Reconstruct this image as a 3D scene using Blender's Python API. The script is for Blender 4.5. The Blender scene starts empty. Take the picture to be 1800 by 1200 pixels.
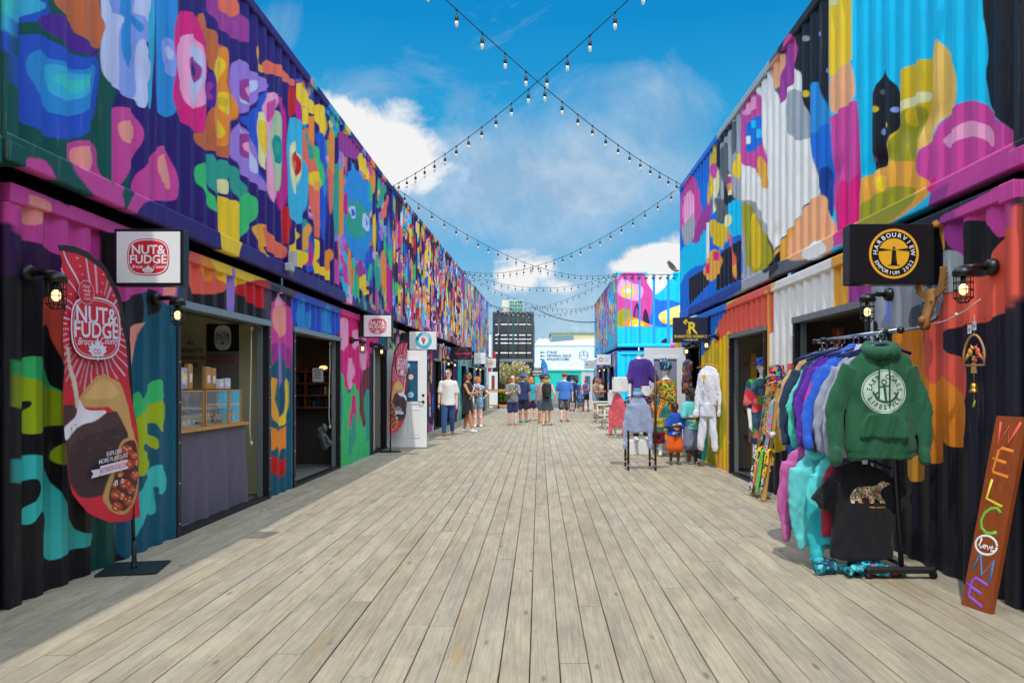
import bpy, bmesh, math, random
import numpy as np
from mathutils import Vector, Matrix, noise as mnoise
from mathutils.bvhtree import BVHTree
R = math.radians
random.seed(7); rng = np.random.default_rng(7)
scene = bpy.context.scene
COL = scene.collection

# ---------------------------------------------------------------- camera, sky, sun
F, VX, VY, CH = 1378.0, 948.0, 674.0, 1.40      # focal length in photo pixels, vanishing point, eye height
cd = bpy.data.cameras.new('camera'); cam = bpy.data.objects.new('camera', cd); COL.objects.link(cam)
cam.location = (0, 0, CH); cam.rotation_euler = (R(90), 0, 0)
cd.sensor_width = 36; cd.lens = 36*F/1800; cd.shift_x = -48/1800; cd.shift_y = 74/1800
cd.clip_start = 0.1; cd.clip_end = 2000
scene.camera = cam
scene.view_settings.view_transform = 'Standard'; scene.view_settings.look = 'None'
scene.view_settings.exposure = -0.08; scene.view_settings.gamma = 1
SUN = Vector((-0.09, -0.56, 1.0)).normalized()
EL = math.asin(SUN.z); AZ = math.atan2(SUN.x, SUN.y)
sd = bpy.data.lights.new('sun', 'SUN'); sd.energy = 2.55; sd.angle = R(0.55); sd.color = (1.0, 0.955, 0.88)
so = bpy.data.objects.new('sun', sd); COL.objects.link(so); so.location = (0, 0, 30)
so.rotation_euler = (-SUN).to_track_quat('-Z', 'Y').to_euler()

w = bpy.data.worlds.new('World'); scene.world = w; w.use_nodes = True
nt = w.node_tree; nt.nodes.clear()
def N(t, **k):
    n = nt.nodes.new(t)
    for a, b in k.items(): setattr(n, a, b)
    return n
def mth(op, a, b=None, c=None, clamp=False):
    n = N('ShaderNodeMath', operation=op, use_clamp=clamp)
    for i, v in enumerate((a, b, c)):
        if v is None: continue
        if isinstance(v, (int, float)): n.inputs[i].default_value = v
        else: nt.links.new(v, n.inputs[i])
    return n.outputs[0]
sky = N('ShaderNodeTexSky', sky_type='NISHITA', sun_disc=False, sun_elevation=EL, sun_rotation=AZ % (2*math.pi))
sky.air_density = 1.0; sky.dust_density = 0.2; sky.ozone_density = 3.5
hs = N('ShaderNodeHueSaturation'); hs.inputs['Saturation'].default_value = 1.22; hs.inputs['Hue'].default_value = 0.484
hs.inputs['Value'].default_value = 1.0
nt.links.new(sky.outputs[0], hs.inputs['Color'])
tc = N('ShaderNodeTexCoord'); sx = N('ShaderNodeSeparateXYZ'); nt.links.new(tc.outputs['Generated'], sx.inputs[0])
dx, dy, dz = sx.outputs
yy = mth('MAXIMUM', mth('ABSOLUTE', dy), 0.12)
aa = mth('DIVIDE', dx, yy); bb = mth('DIVIDE', dz, yy)
mp = N('ShaderNodeCombineXYZ'); 
zz = mth('ADD', mth('MAXIMUM', dz, 0.0), 0.22)
nt.links.new(mth('DIVIDE', dx, zz), mp.inputs[0]); nt.links.new(mth('DIVIDE', dy, zz), mp.inputs[1]); nt.links.new(bb, mp.inputs[2])
def noise(scale, detail, rough, dist=0.0, vec=None):
    n = N('ShaderNodeTexNoise'); n.inputs['Scale'].default_value = scale; n.inputs['Detail'].default_value = detail
    n.inputs['Roughness'].default_value = rough; n.inputs['Distortion'].default_value = dist
    nt.links.new(vec or mp.outputs[0], n.inputs['Vector']); return n.outputs[0]
pv = N('ShaderNodeCombineXYZ'); nt.links.new(aa, pv.inputs[0]); nt.links.new(bb, pv.inputs[1]); nt.links.new(dy, pv.inputs[2])
n1 = noise(8.0, 13, 0.68, 0.55, pv.outputs[0])
n2 = noise(3.4, 11, 0.68, 1.3, pv.outputs[0])
def ell(px, py, rx, ry, amp):
    u = mth('DIVIDE', mth('SUBTRACT', aa, (px-VX)/F), rx/F); v = mth('DIVIDE', mth('SUBTRACT', bb, (VY-py)/F), ry/F)
    r2 = mth('ADD', mth('MULTIPLY', u, u), mth('MULTIPLY', v, v))
    return mth('MULTIPLY', mth('MAXIMUM', mth('SUBTRACT', 1.0, r2), 0.0), amp)
def total(lst):
    s = lst[0]
    for q in lst[1:]: s = mth('ADD', s, q)
    return s
front = mth('GREATER_THAN', dy, 0.0)
cum = total([ell(650, 225, 175, 95, .95), ell(700, 290, 150, 75, .7), ell(560, 190, 60, 50, .4), ell(740, 330, 110, 60, .45),
             ell(925, 465, 78, 44, .95), ell(960, 500, 110, 40, .45), ell(890, 500, 60, 30, .45), ell(1150, 458, 90, 34, .95), ell(1245, 440, 120, 55, .9),
             ell(1090, 478, 70, 26, .6), ell(990, 505, 45, 18, .5), ell(800, 440, 110, 40, .22), ell(1035, 585, 60, 20, .4), ell(880, 560, 200, 40, .25)])
wisp = total([ell(1050, 230, 280, 150, .46), ell(1010, 330, 300, 140, .42), ell(930, 380, 240, 110, .35), ell(500, 40, 70, 60, .36), ell(830, 230, 90, 80, .2), ell(720, 330, 200, 130, .5), ell(620, 160, 120, 80, .3),
              ell(1180, 160, 130, 90, .25), ell(940, 540, 400, 90, .5), ell(740, 60, 60, 120, .1)])
cum = mth('MULTIPLY', cum, front); wisp = mth('MULTIPLY', wisp, front)
dens1 = mth('MULTIPLY', mth('SUBTRACT', mth('ADD', mth('MULTIPLY', mth('SUBTRACT', n1, 0.5), 2.3), mth('MULTIPLY', cum, 1.0)), 0.40), 2.2, clamp=True)
dens2 = mth('MULTIPLY', mth('SUBTRACT', mth('ADD', mth('MULTIPLY', mth('SUBTRACT', n2, 0.5), 1.7), mth('MULTIPLY', wisp, 1.05)), 0.16), 1.25, clamp=True)
dens = mth('MAXIMUM', dens1, mth('MULTIPLY', dens2, 0.58))
# white in the thick parts, bluish grey underneath
shade = noise(14.0, 6, 0.6, 0.2, pv.outputs[0])
rmp = N('ShaderNodeValToRGB'); rmp.color_ramp.elements[0].position = 0.30; rmp.color_ramp.elements[0].color = (0.50, 0.60, 0.72, 1)
rmp.color_ramp.elements[1].position = 0.55; rmp.color_ramp.elements[1].color = (0.98, 0.98, 0.98, 1)
nt.links.new(mth('ADD', mth('MULTIPLY', dens1, 0.25), mth('MULTIPLY', shade, 0.75)), rmp.inputs[0])
# blue of the day: the physical sky blended with a deeper azure that pales towards the horizon
grad = N('ShaderNodeValToRGB'); ge = grad.color_ramp.elements
ge[0].position = 0.0; ge[0].color = (0.36, 0.60, 0.80, 1); ge[1].position = 0.6; ge[1].color = (0.0, 0.24, 0.62, 1)
for ps, cc in ((0.08, (.29, .60, .86, 1)), (0.20, (.11, .47, .84, 1)), (0.33, (.02, .40, .80, 1)), (0.42, (0.0, .30, .72, 1))):
    q = ge.new(ps); q.color = cc
nt.links.new(mth('MAXIMUM', dz, 0.0), grad.inputs[0])
sc1 = N('ShaderNodeVectorMath', operation='SCALE'); nt.links.new(hs.outputs[0], sc1.inputs[0]); sc1.inputs[3].default_value = 0.085
mxs = N('ShaderNodeMix', data_type='RGBA'); mxs.inputs[0].default_value = 0.86; nt.links.new(sc1.outputs[0], mxs.inputs[6]); nt.links.new(grad.outputs[0], mxs.inputs[7])
bg1 = N('ShaderNodeBackground'); bg1.inputs[1].default_value = 1.0; nt.links.new(mxs.outputs[2], bg1.inputs[0])
# extra bright cloud added out of view, overhead and behind, to fill shaded walls
away = mth('MAXIMUM', mth('MULTIPLY', mth('SUBTRACT', dz, 0.50), 6.0, clamp=True), mth('MULTIPLY', mth('ADD', mth('MULTIPLY', dy, -1.0), 0.05), 5.0, clamp=True))
n3 = noise(1.7, 6, 0.6, 0.5, tc.outputs['Generated'])
densb = mth('MULTIPLY', mth('MULTIPLY', mth('SUBTRACT', n3, 0.36), 6.0, clamp=True), away)
dens = mth('MAXIMUM', dens, densb)
bg2 = N('ShaderNodeBackground'); nt.links.new(mth('ADD', mth('MULTIPLY', away, 2.3), 0.98), bg2.inputs[1]); nt.links.new(rmp.outputs[0], bg2.inputs[0])
mx = N('ShaderNodeMixShader'); nt.links.new(dens, mx.inputs[0]); nt.links.new(bg1.outputs[0], mx.inputs[1]); nt.links.new(bg2.outputs[0], mx.inputs[2])
wo = N('ShaderNodeOutputWorld'); nt.links.new(mx.outputs[0], wo.inputs[0])

# ---------------------------------------------------------------- helpers
def s2l(c):
    c = np.asarray(c, float)/255.0
    return np.where(c <= 0.04045, c/12.92, ((c+0.055)/1.055)**2.4)
def px2wall(x, y, X):                 # photo pixel -> (Y, Z) on the plane x = X
    Y = F*X/(x-VX); return Y, CH-(y-VY)*Y/F
def at(x, y, Y):                      # photo pixel -> point at depth Y
    return Vector(((x-VX)*Y/F, Y, CH-(y-VY)*Y/F))

MATS = {}
def mat(name, col=(.5, .5, .5), rough=.5, metal=0.0, attr=None, noise_amt=0.0, nscale=8.0, bump=0.0, bscale=30.0, emit=None, estr=0.0, spec=None, stretch=None, trans=0.0, sheen=0.0, coat=0.0):
    if name in MATS: return MATS[name]
    m = bpy.data.materials.new(name); m.use_nodes = True; t = m.node_tree
    b = t.nodes['Principled BSDF']
    c = tuple(col)+(1,)
    b.inputs['Base Color'].default_value = c; b.inputs['Roughness'].default_value = rough; b.inputs['Metallic'].default_value = metal
    if spec is not None: b.inputs['Specular IOR Level'].default_value = spec
    if sheen: b.inputs['Sheen Weight'].default_value = sheen
    if coat: b.inputs['Coat Weight'].default_value = coat
    if trans:
        b.inputs['Transmission Weight'].default_value = trans
    src = None
    if attr:
        a = t.nodes.new('ShaderNodeAttribute'); a.attribute_name = attr; src = a.outputs['Color']
    tcn = t.nodes.new('ShaderNodeTexCoord'); vec = tcn.outputs['Object']
    if stretch:
        mpn = t.nodes.new('ShaderNodeMapping'); mpn.inputs['Scale'].default_value = stretch; t.links.new(vec, mpn.inputs[0]); vec = mpn.outputs[0]
    if noise_amt:
        n = t.nodes.new('ShaderNodeTexNoise'); n.inputs['Scale'].default_value = nscale; n.inputs['Detail'].default_value = 6; n.inputs['Roughness'].default_value = .65
        t.links.new(vec, n.inputs['Vector'])
        mr = t.nodes.new('ShaderNodeMapRange'); mr.inputs[1].default_value = .3; mr.inputs[2].default_value = .7
        mr.inputs[3].default_value = 1-noise_amt; mr.inputs[4].default_value = 1+noise_amt*.6; t.links.new(n.outputs[0], mr.inputs[0])
        vm = t.nodes.new('ShaderNodeVectorMath'); vm.operation = 'SCALE'
        if src: t.links.new(src, vm.inputs[0])
        else: vm.inputs[0].default_value = col
        t.links.new(mr.outputs[0], vm.inputs[3]); src = vm.outputs[0]
        r2 = t.nodes.new('ShaderNodeMapRange'); r2.inputs[3].default_value = min(1, rough+.12); r2.inputs[4].default_value = max(.05, rough-.08)
        t.links.new(n.outputs[0], r2.inputs[0]); t.links.new(r2.outputs[0], b.inputs['Roughness'])
    if src: t.links.new(src, b.inputs['Base Color'])
    if bump:
        n = t.nodes.new('ShaderNodeTexNoise'); n.inputs['Scale'].default_value = bscale; n.inputs['Detail'].default_value = 4
        t.links.new(vec, n.inputs['Vector'])
        bp = t.nodes.new('ShaderNodeBump'); bp.inputs['Strength'].default_value = bump; bp.inputs['Distance'].default_value = .02
        t.links.new(n.outputs[0], bp.inputs['Height']); t.links.new(bp.outputs[0], b.inputs['Normal'])
    if emit is not None:
        b.inputs['Emission Color'].default_value = tuple(emit)+(1,); b.inputs['Emission Strength'].default_value = estr
    MATS[name] = m; return m
def C(r, g, b): return tuple(float(v) for v in s2l((r, g, b)))
def cloth(r, g, b): return mat('cloth_%d_%d_%d' % (r, g, b), C(r, g, b), .88, noise_amt=.07, nscale=9, bump=.12, bscale=16, sheen=.12)
def paintm(r, g, b, rough=.45): return mat('paint_%d_%d_%d' % (r, g, b), C(r, g, b), rough, noise_amt=.10, nscale=5, bump=.06, bscale=12)

class MB:
    """collects geometry in world coordinates; build() links it as one object"""
    def __init__(s): s.v = []; s.f = []; s.m = []; s.mats = []; s.mi = 0; s.smooth = []
        
    def use(s, m):
        if m not in s.mats: s.mats.append(m)
        s.mi = s.mats.index(m); return s
    def add(s, vs, fs, sm=False):
        k = len(s.v); s.v.extend([tuple(q) for q in vs]); s.f.extend([tuple(i+k for i in f) for f in fs]); s.m.extend([s.mi]*len(fs)); s.smooth.extend([sm]*len(fs)); return s
    def box(s, c, d, rot=None, bev=0.0):
        c = Vector(c); x, y, z = [q/2 for q in d]
        if bev > 0:
            e = min(bev, x*.9, y*.9, z*.9); vs = []
            for sx_ in (-1, 1):
                for sy_ in (-1, 1):
                    for sz_ in (-1, 1):
                        vs += [Vector((sx_*(x-e), sy_*(y-e), sz_*z)), Vector((sx_*(x-e), sy_*y, sz_*(z-e))), Vector((sx_*x, sy_*(y-e), sz_*(z-e)))]
            bm = bmesh.new(); bv = [bm.verts.new(q) for q in vs]; bmesh.ops.convex_hull(bm, input=bv)
            bm.verts.index_update(); vs = [v.co.copy() for v in bm.verts]; fs = [[v.index for v in f.verts] for f in bm.faces]; bm.free()
        else:
            vs = [Vector((i*x, j*y, k*z)) for i in (-1, 1) for j in (-1, 1) for k in (-1, 1)]
            fs = [(0, 1, 3, 2), (4, 6, 7, 5), (0, 4, 5, 1), (2, 3, 7, 6), (0, 2, 6, 4), (1, 5, 7, 3)]
        if rot is not None: vs = [rot @ q for q in vs]
        return s.add([q+c for q in vs], fs)
    def tube(s, pts, rad, n=8, cap=True):
        pts = [Vector(p) for p in pts]; rs = rad if isinstance(rad, (list, tuple)) else [rad]*len(pts)
        vs = []; fs = []; up = None
        for i, p in enumerate(pts):
            t = (pts[min(i+1, len(pts)-1)]-pts[max(i-1, 0)]).normalized()
            if up is None: up = t.orthogonal().normalized()
            a = (up-t*up.dot(t)).normalized(); up = a; b = t.cross(a)
            for k in range(n):
                th = 2*math.pi*k/n; vs.append(p+(a*math.cos(th)+b*math.sin(th))*rs[i])
        for i in range(len(pts)-1):
            for k in range(n): fs.append((i*n+k, i*n+(k+1) % n, (i+1)*n+(k+1) % n, (i+1)*n+k))
        if cap: fs.append(tuple(range(n))[::-1]); fs.append(tuple(range((len(pts)-1)*n, len(pts)*n)))
        return s.add(vs, fs, True)
    def lathe(s, prof, c, n=16, axis=None):
        vs = []; fs = []; c = Vector(c); q = Vector((0, 0, 1)).rotation_difference(Vector(axis)) if axis else None
        for r, z in prof:
            for k in range(n):
                th = 2*math.pi*k/n; p = Vector((r*math.cos(th), r*math.sin(th), z))
                if q: p = q @ p
                vs.append(p+c)
        for i in range(len(prof)-1):
            for k in range(n): fs.append((i*n+k, i*n+(k+1) % n, (i+1)*n+(k+1) % n, (i+1)*n+k))
        fs.append(tuple(range(n))[::-1]); fs.append(tuple(range((len(prof)-1)*n, len(prof)*n)))
        return s.add(vs, fs, True)
    def loft(s, rings, cap=True):
        n = len(rings[0]); vs = [q for r in rings for q in r]; fs = []
        for i in range(len(rings)-1):
            for k in range(n): fs.append((i*n+k, i*n+(k+1) % n, (i+1)*n+(k+1) % n, (i+1)*n+k))
        if cap: fs.append(tuple(range(n))[::-1]); fs.append(tuple(range((len(rings)-1)*n, len(rings)*n)))
        return s.add(vs, fs, True)
    def ell(s, c, r, rot=None, n=12, m=8):
        vs = []; fs = []; c = Vector(c)
        rings = []
        for i in range(1, m):
            ph = math.pi*i/m
            rings.append([Vector((r[0]*math.sin(ph)*math.cos(2*math.pi*k/n), r[1]*math.sin(ph)*math.sin(2*math.pi*k/n), -r[2]*math.cos(ph))) for k in range(n)])
        if rot is not None: rings = [[rot @ q for q in g] for g in rings]
        return s.loft([[q+c for q in g] for g in rings])
    def prism(s, poly, o, U, V, t):
        """flat outline (list of 2-D points) on the plane o + x U + y V, thickness t along U x V; concave outlines are fine"""
        o, U, V = Vector(o), Vector(U), Vector(V); Nn = U.cross(V).normalized()*t
        n = len(poly); vs = [o+U*p[0]+V*p[1] for p in poly]; area = sum(poly[i][0]*poly[(i+1) % n][1]-poly[(i+1) % n][0]*poly[i][1] for i in range(n))
        idx = list(range(n))
        if area < 0: idx = idx[::-1]
        top = [q+Nn for q in vs]
        fs = [tuple(i+n for i in idx), tuple(idx[::-1])]
        for a in range(n):
            i, j = idx[a], idx[(a+1) % n]; fs.append((i, j, j+n, i+n))
        return s.add(vs+top, fs)
    def text(s, body, o, U, V, size, t=.002, bold=0.0, align='CENTER', shear=0.0, sx_=1.0, space=1.0, pos=None):
        vs, fs = text_mesh(body, bold, align, shear, space)
        o, U, V = Vector(o), Vector(U).normalized(), Vector(V).normalized(); Nn = U.cross(V)*t
        return s.add([o+U*(p[0]*size*sx_)+V*(p[1]*size)+Nn for p in vs], fs)
    def arctext(s, body, c, U, V, r, size, a0, a1, t=.002, bold=0.0, inside=False):
        c, U, V = Vector(c), Vector(U).normalized(), Vector(V).normalized(); n = len(body)
        for i, ch in enumerate(body):
            if ch == ' ': continue
            a = a0+(a1-a0)*(i/(n-1) if n > 1 else .5); rad = U*math.cos(a)+V*math.sin(a)
            if inside: up = -rad; rt = -U*math.sin(a)+V*math.cos(a)
            else: up = rad; rt = U*math.sin(a)-V*math.cos(a)
            s.text(ch, c+rad*r-up*size*.35, rt, up, size, t, bold)
        return s
    def build(s, name, m=None, parent=None, paint=None):
        me = bpy.data.meshes.new(name); off = Vector(parent_origin(parent)) if parent else Vector((0, 0, 0))
        me.from_pydata([(v[0]-off[0], v[1]-off[1], v[2]-off[2]) for v in s.v], [], s.f)
        if s.mats:
            for q in s.mats: me.materials.append(q)
            me.polygons.foreach_set('material_index', s.m)
        elif m: me.materials.append(m)
        me.polygons.foreach_set('use_smooth', s.smooth)
        if paint is not None:
            a = me.color_attributes.new('paint', 'FLOAT_COLOR', 'POINT'); c4 = np.ones((len(s.v), 4), np.float32); c4[:, :3] = paint; a.data.foreach_set('color', c4.ravel())
        me.update()
        o = bpy.data.objects.new(name, me); COL.objects.link(o)
        if parent: o.parent = parent
        return o
def parent_origin(p):
    v = Vector((0, 0, 0))
    while p is not None: v = v+p.location; p = p.parent
    return v
_txt = {}
def text_mesh(body, bold, align, shear, space):
    k = (body, bold, align, shear, space)
    if k in _txt: return _txt[k]
    cu = bpy.data.curves.new('t', 'FONT'); cu.body = body; cu.size = 1; cu.align_x = align; cu.offset = bold; cu.shear = shear; cu.space_character = space
    cu.resolution_u = 3
    o = bpy.data.objects.new('t', cu); COL.objects.link(o); bpy.context.view_layer.update()
    me = o.to_mesh(); vs = [tuple(v.co) for v in me.vertices]; fs = [tuple(p.vertices) for p in me.polygons]
    o.to_mesh_clear(); bpy.data.objects.remove(o); bpy.data.curves.remove(cu)
    _txt[k] = (vs, fs); return _txt[k]
def thing(name, label, cat, loc=(0, 0, 0), group=None):
    o = bpy.data.objects.new(name, None); COL.objects.link(o); o.location = loc; o.empty_display_size = .1
    o['label'] = label; o['category'] = cat
    if group: o['group'] = group
    return o
def tag(o, label, cat, group=None):
    o['label'] = label; o['category'] = cat
    if group: o['group'] = group
    return o
def struct(o): o['kind'] = 'structure'; return o
def tree_copy(o, loc, label=None, parent=None):
    c = o.copy(); COL.objects.link(c)
    if parent: c.parent = parent
    else: c.location = loc; c['label'] = label or o['label']
    for ch in list(o.children): tree_copy(ch, None, None, c)
    return c
X3, Y3, Z3 = Vector((1, 0, 0)), Vector((0, 1, 0)), Vector((0, 0, 1))

# ---------------------------------------------------------------- mural painting
PAL = dict(i=(46, 22, 112), g=(8, 84, 76), k=(26, 25, 32), c=(40, 86, 205), a=(44, 145, 220), s=(60, 185, 225), t=(62, 205, 205), p=(84, 32, 150),
           o=(205, 108, 62), l=(140, 165, 240), w=(200, 208, 245), m=(214, 72, 160), f=(250, 158, 148), h=(230, 28, 130), r=(250, 168, 208), u=(165, 58, 150),
           O=(245, 145, 45), y=(250, 210, 35), L=(165, 128, 220), G=(62, 200, 118), T=(50, 165, 145), d=(205, 18, 26), q=(240, 112, 88), e=(236, 232, 172),
           E=(180, 205, 165), v=(90, 80, 95), P=(52, 22, 70), Y=(170, 195, 28), M=(200, 34, 140), W=(240, 238, 232), S=(165, 172, 180), D=(95, 100, 108),
           z=(0, 200, 245), b=(20, 112, 220), B=(16, 62, 150), N=(34, 34, 48), Q=(240, 172, 60), C=(240, 98, 78), H=(165, 160, 30), A=(240, 195, 95), K=(225, 190, 20), n=(12, 92, 120), j=(120, 50, 60), x=(255, 240, 140), V=(0, 150, 150), X=(248, 178, 128))
def chaikin(P, it=2):
    P = np.asarray(P, float)
    for _ in range(it):
        Q = np.roll(P, -1, 0); P = np.stack([.78*P+.22*Q, .22*P+.78*Q], 1).reshape(-1, 2)
    return P
def parse(src):
    out = []
    for ln in src.strip().splitlines():
        ln = ln.strip()
        if not ln or ln[0] == '#': continue
        k, rest = ln.split(None, 1); sharp = k.endswith('!'); k = k.rstrip('!')
        for part in rest.split(';'):
            pts = [tuple(map(float, q.split(','))) for q in part.split()]
            if len(pts) == 2 and k[0] == '@':      # circle: centre, radii
                (cx, cy), (rx, ry) = pts; th = np.linspace(0, 2*math.pi, 20, endpoint=False)
                out.append((PAL[k[1:]], np.stack([cx+rx*np.cos(th), cy+ry*np.sin(th)], 1)))
            else: out.append((PAL[k[-1]], np.asarray(pts) if sharp else chaikin(pts)))
    return out
def paint_polys(P, polys, base, w=1.0):
    """P: n x 2 positions, polys in the same units; w: width of the soft edge"""
    n = len(P); colr = np.tile(s2l(base), (n, 1)) if np.ndim(base) == 1 else base.copy()
    for c, poly in polys:
        lo = poly.min(0)-w; hi = poly.max(0)+w
        idx = np.nonzero((P[:, 0] > lo[0]) & (P[:, 0] < hi[0]) & (P[:, 1] > lo[1]) & (P[:, 1] < hi[1]))[0]
        if not len(idx): continue
        a = poly; b = np.roll(poly, -1, 0); lin = s2l(c)
        for st in range(0, len(idx), 20000):
            ii = idx[st:st+20000]; q = P[ii]; x = q[:, 0][:, None]; y = q[:, 1][:, None]
            cond = (a[:, 1] > y) != (b[:, 1] > y)
            dyv = np.where(b[:, 1] == a[:, 1], 1e-9, b[:, 1]-a[:, 1])
            ins = (np.sum(cond & (x < (b[:, 0]-a[:, 0])*(y-a[:, 1])/dyv+a[:, 0]), 1) % 2).astype(bool)
            d = b-a; L2 = np.maximum((d**2).sum(1), 1e-9)
            t = np.clip(((x-a[:, 0])*d[:, 0]+(y-a[:, 1])*d[:, 1])/L2, 0, 1)
            dist = np.sqrt(np.min((x-(a[:, 0]+t*d[:, 0]))**2+(y-(a[:, 1]+t*d[:, 1]))**2, 1))
            al = np.clip(.5+np.where(ins, dist, -dist)/w, 0, 1)[:, None]
            colr[ii] = colr[ii]*(1-al)+lin*al
    return colr
def blobs(n, u0, u1, z0, z1, keys, seed, wmin=.18, wmax=.6, hmin=.3, hmax=1.1, nest=.6):
    r = random.Random(seed); out = []
    for _ in range(n):
        cu, cz = r.uniform(u0, u1), r.uniform(z0, z1); a, h = r.uniform(wmin, wmax)/2, r.uniform(hmin, hmax)/2
        k = r.choice(keys); kind = r.random(); pts = []
        m = r.randint(6, 10); ph = r.uniform(0, 6.28); lean = r.uniform(-.4, .4)
        for i in range(m):
            th = 2*math.pi*i/m+ph*.1; rr = r.uniform(.6, 1.2) if kind < .6 else (1.0 if i % 2 else .55)
            pts.append((cu+a*rr*math.cos(th)+lean*h*math.sin(th)*.3, cz+h*rr*math.sin(th)))
        P = chaikin(pts, 2); out.append((PAL[k], P))
        if r.random() < nest:
            P2 = (P-[cu, cz])*.62+[cu, cz]; out.append((PAL[r.choice(keys)], P2))
            if r.random() < .5: out.append((PAL[r.choice(keys)], (P-[cu, cz])*.3+[cu, cz]))
    return out
PAINT = mat('mural_paint', rough=.5, attr='paint', noise_amt=.08, nscale=3.0, bump=.30, bscale=2.6, spec=.28)
def weather(m):
    '''rust specks, chips and run-off streaks over the paint'''
    t = m.node_tree; b = t.nodes['Principled BSDF']; src = b.inputs['Base Color'].links[0].from_socket; tc_ = t.nodes.new('ShaderNodeTexCoord')
    def nz(sc, st, det=5):
        mp_ = t.nodes.new('ShaderNodeMapping'); mp_.inputs['Scale'].default_value = st; t.links.new(tc_.outputs['Object'], mp_.inputs[0]); n = t.nodes.new('ShaderNodeTexNoise'); n.inputs['Scale'].default_value = sc; n.inputs['Detail'].default_value = det; n.inputs['Roughness'].default_value = .7; t.links.new(mp_.outputs[0], n.inputs['Vector']); return n.outputs[0]
    for fac, lo, hi, amt, colr in ((nz(9, (1, 1, 1), 8), .70, .73, .75, C(96, 54, 34)), (nz(3.0, (5, 5, .35), 6), .56, .80, .35, C(70, 60, 56)), (nz(2.2, (6, 6, .5), 5), .60, .85, .22, C(225, 222, 215))):
        r_ = t.nodes.new('ShaderNodeMapRange'); r_.inputs[1].default_value = lo; r_.inputs[2].default_value = hi; r_.inputs[3].default_value = 0; r_.inputs[4].default_value = amt; t.links.new(fac, r_.inputs[0])
        mx_ = t.nodes.new('ShaderNodeMix'); mx_.data_type = 'RGBA'; t.links.new(r_.outputs[0], mx_.inputs[0]); t.links.new(src, mx_.inputs[6]); mx_.inputs[7].default_value = colr+(1,); src = mx_.outputs[2]
    t.links.new(src, b.inputs['Base Color'])
weather(PAINT)
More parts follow.
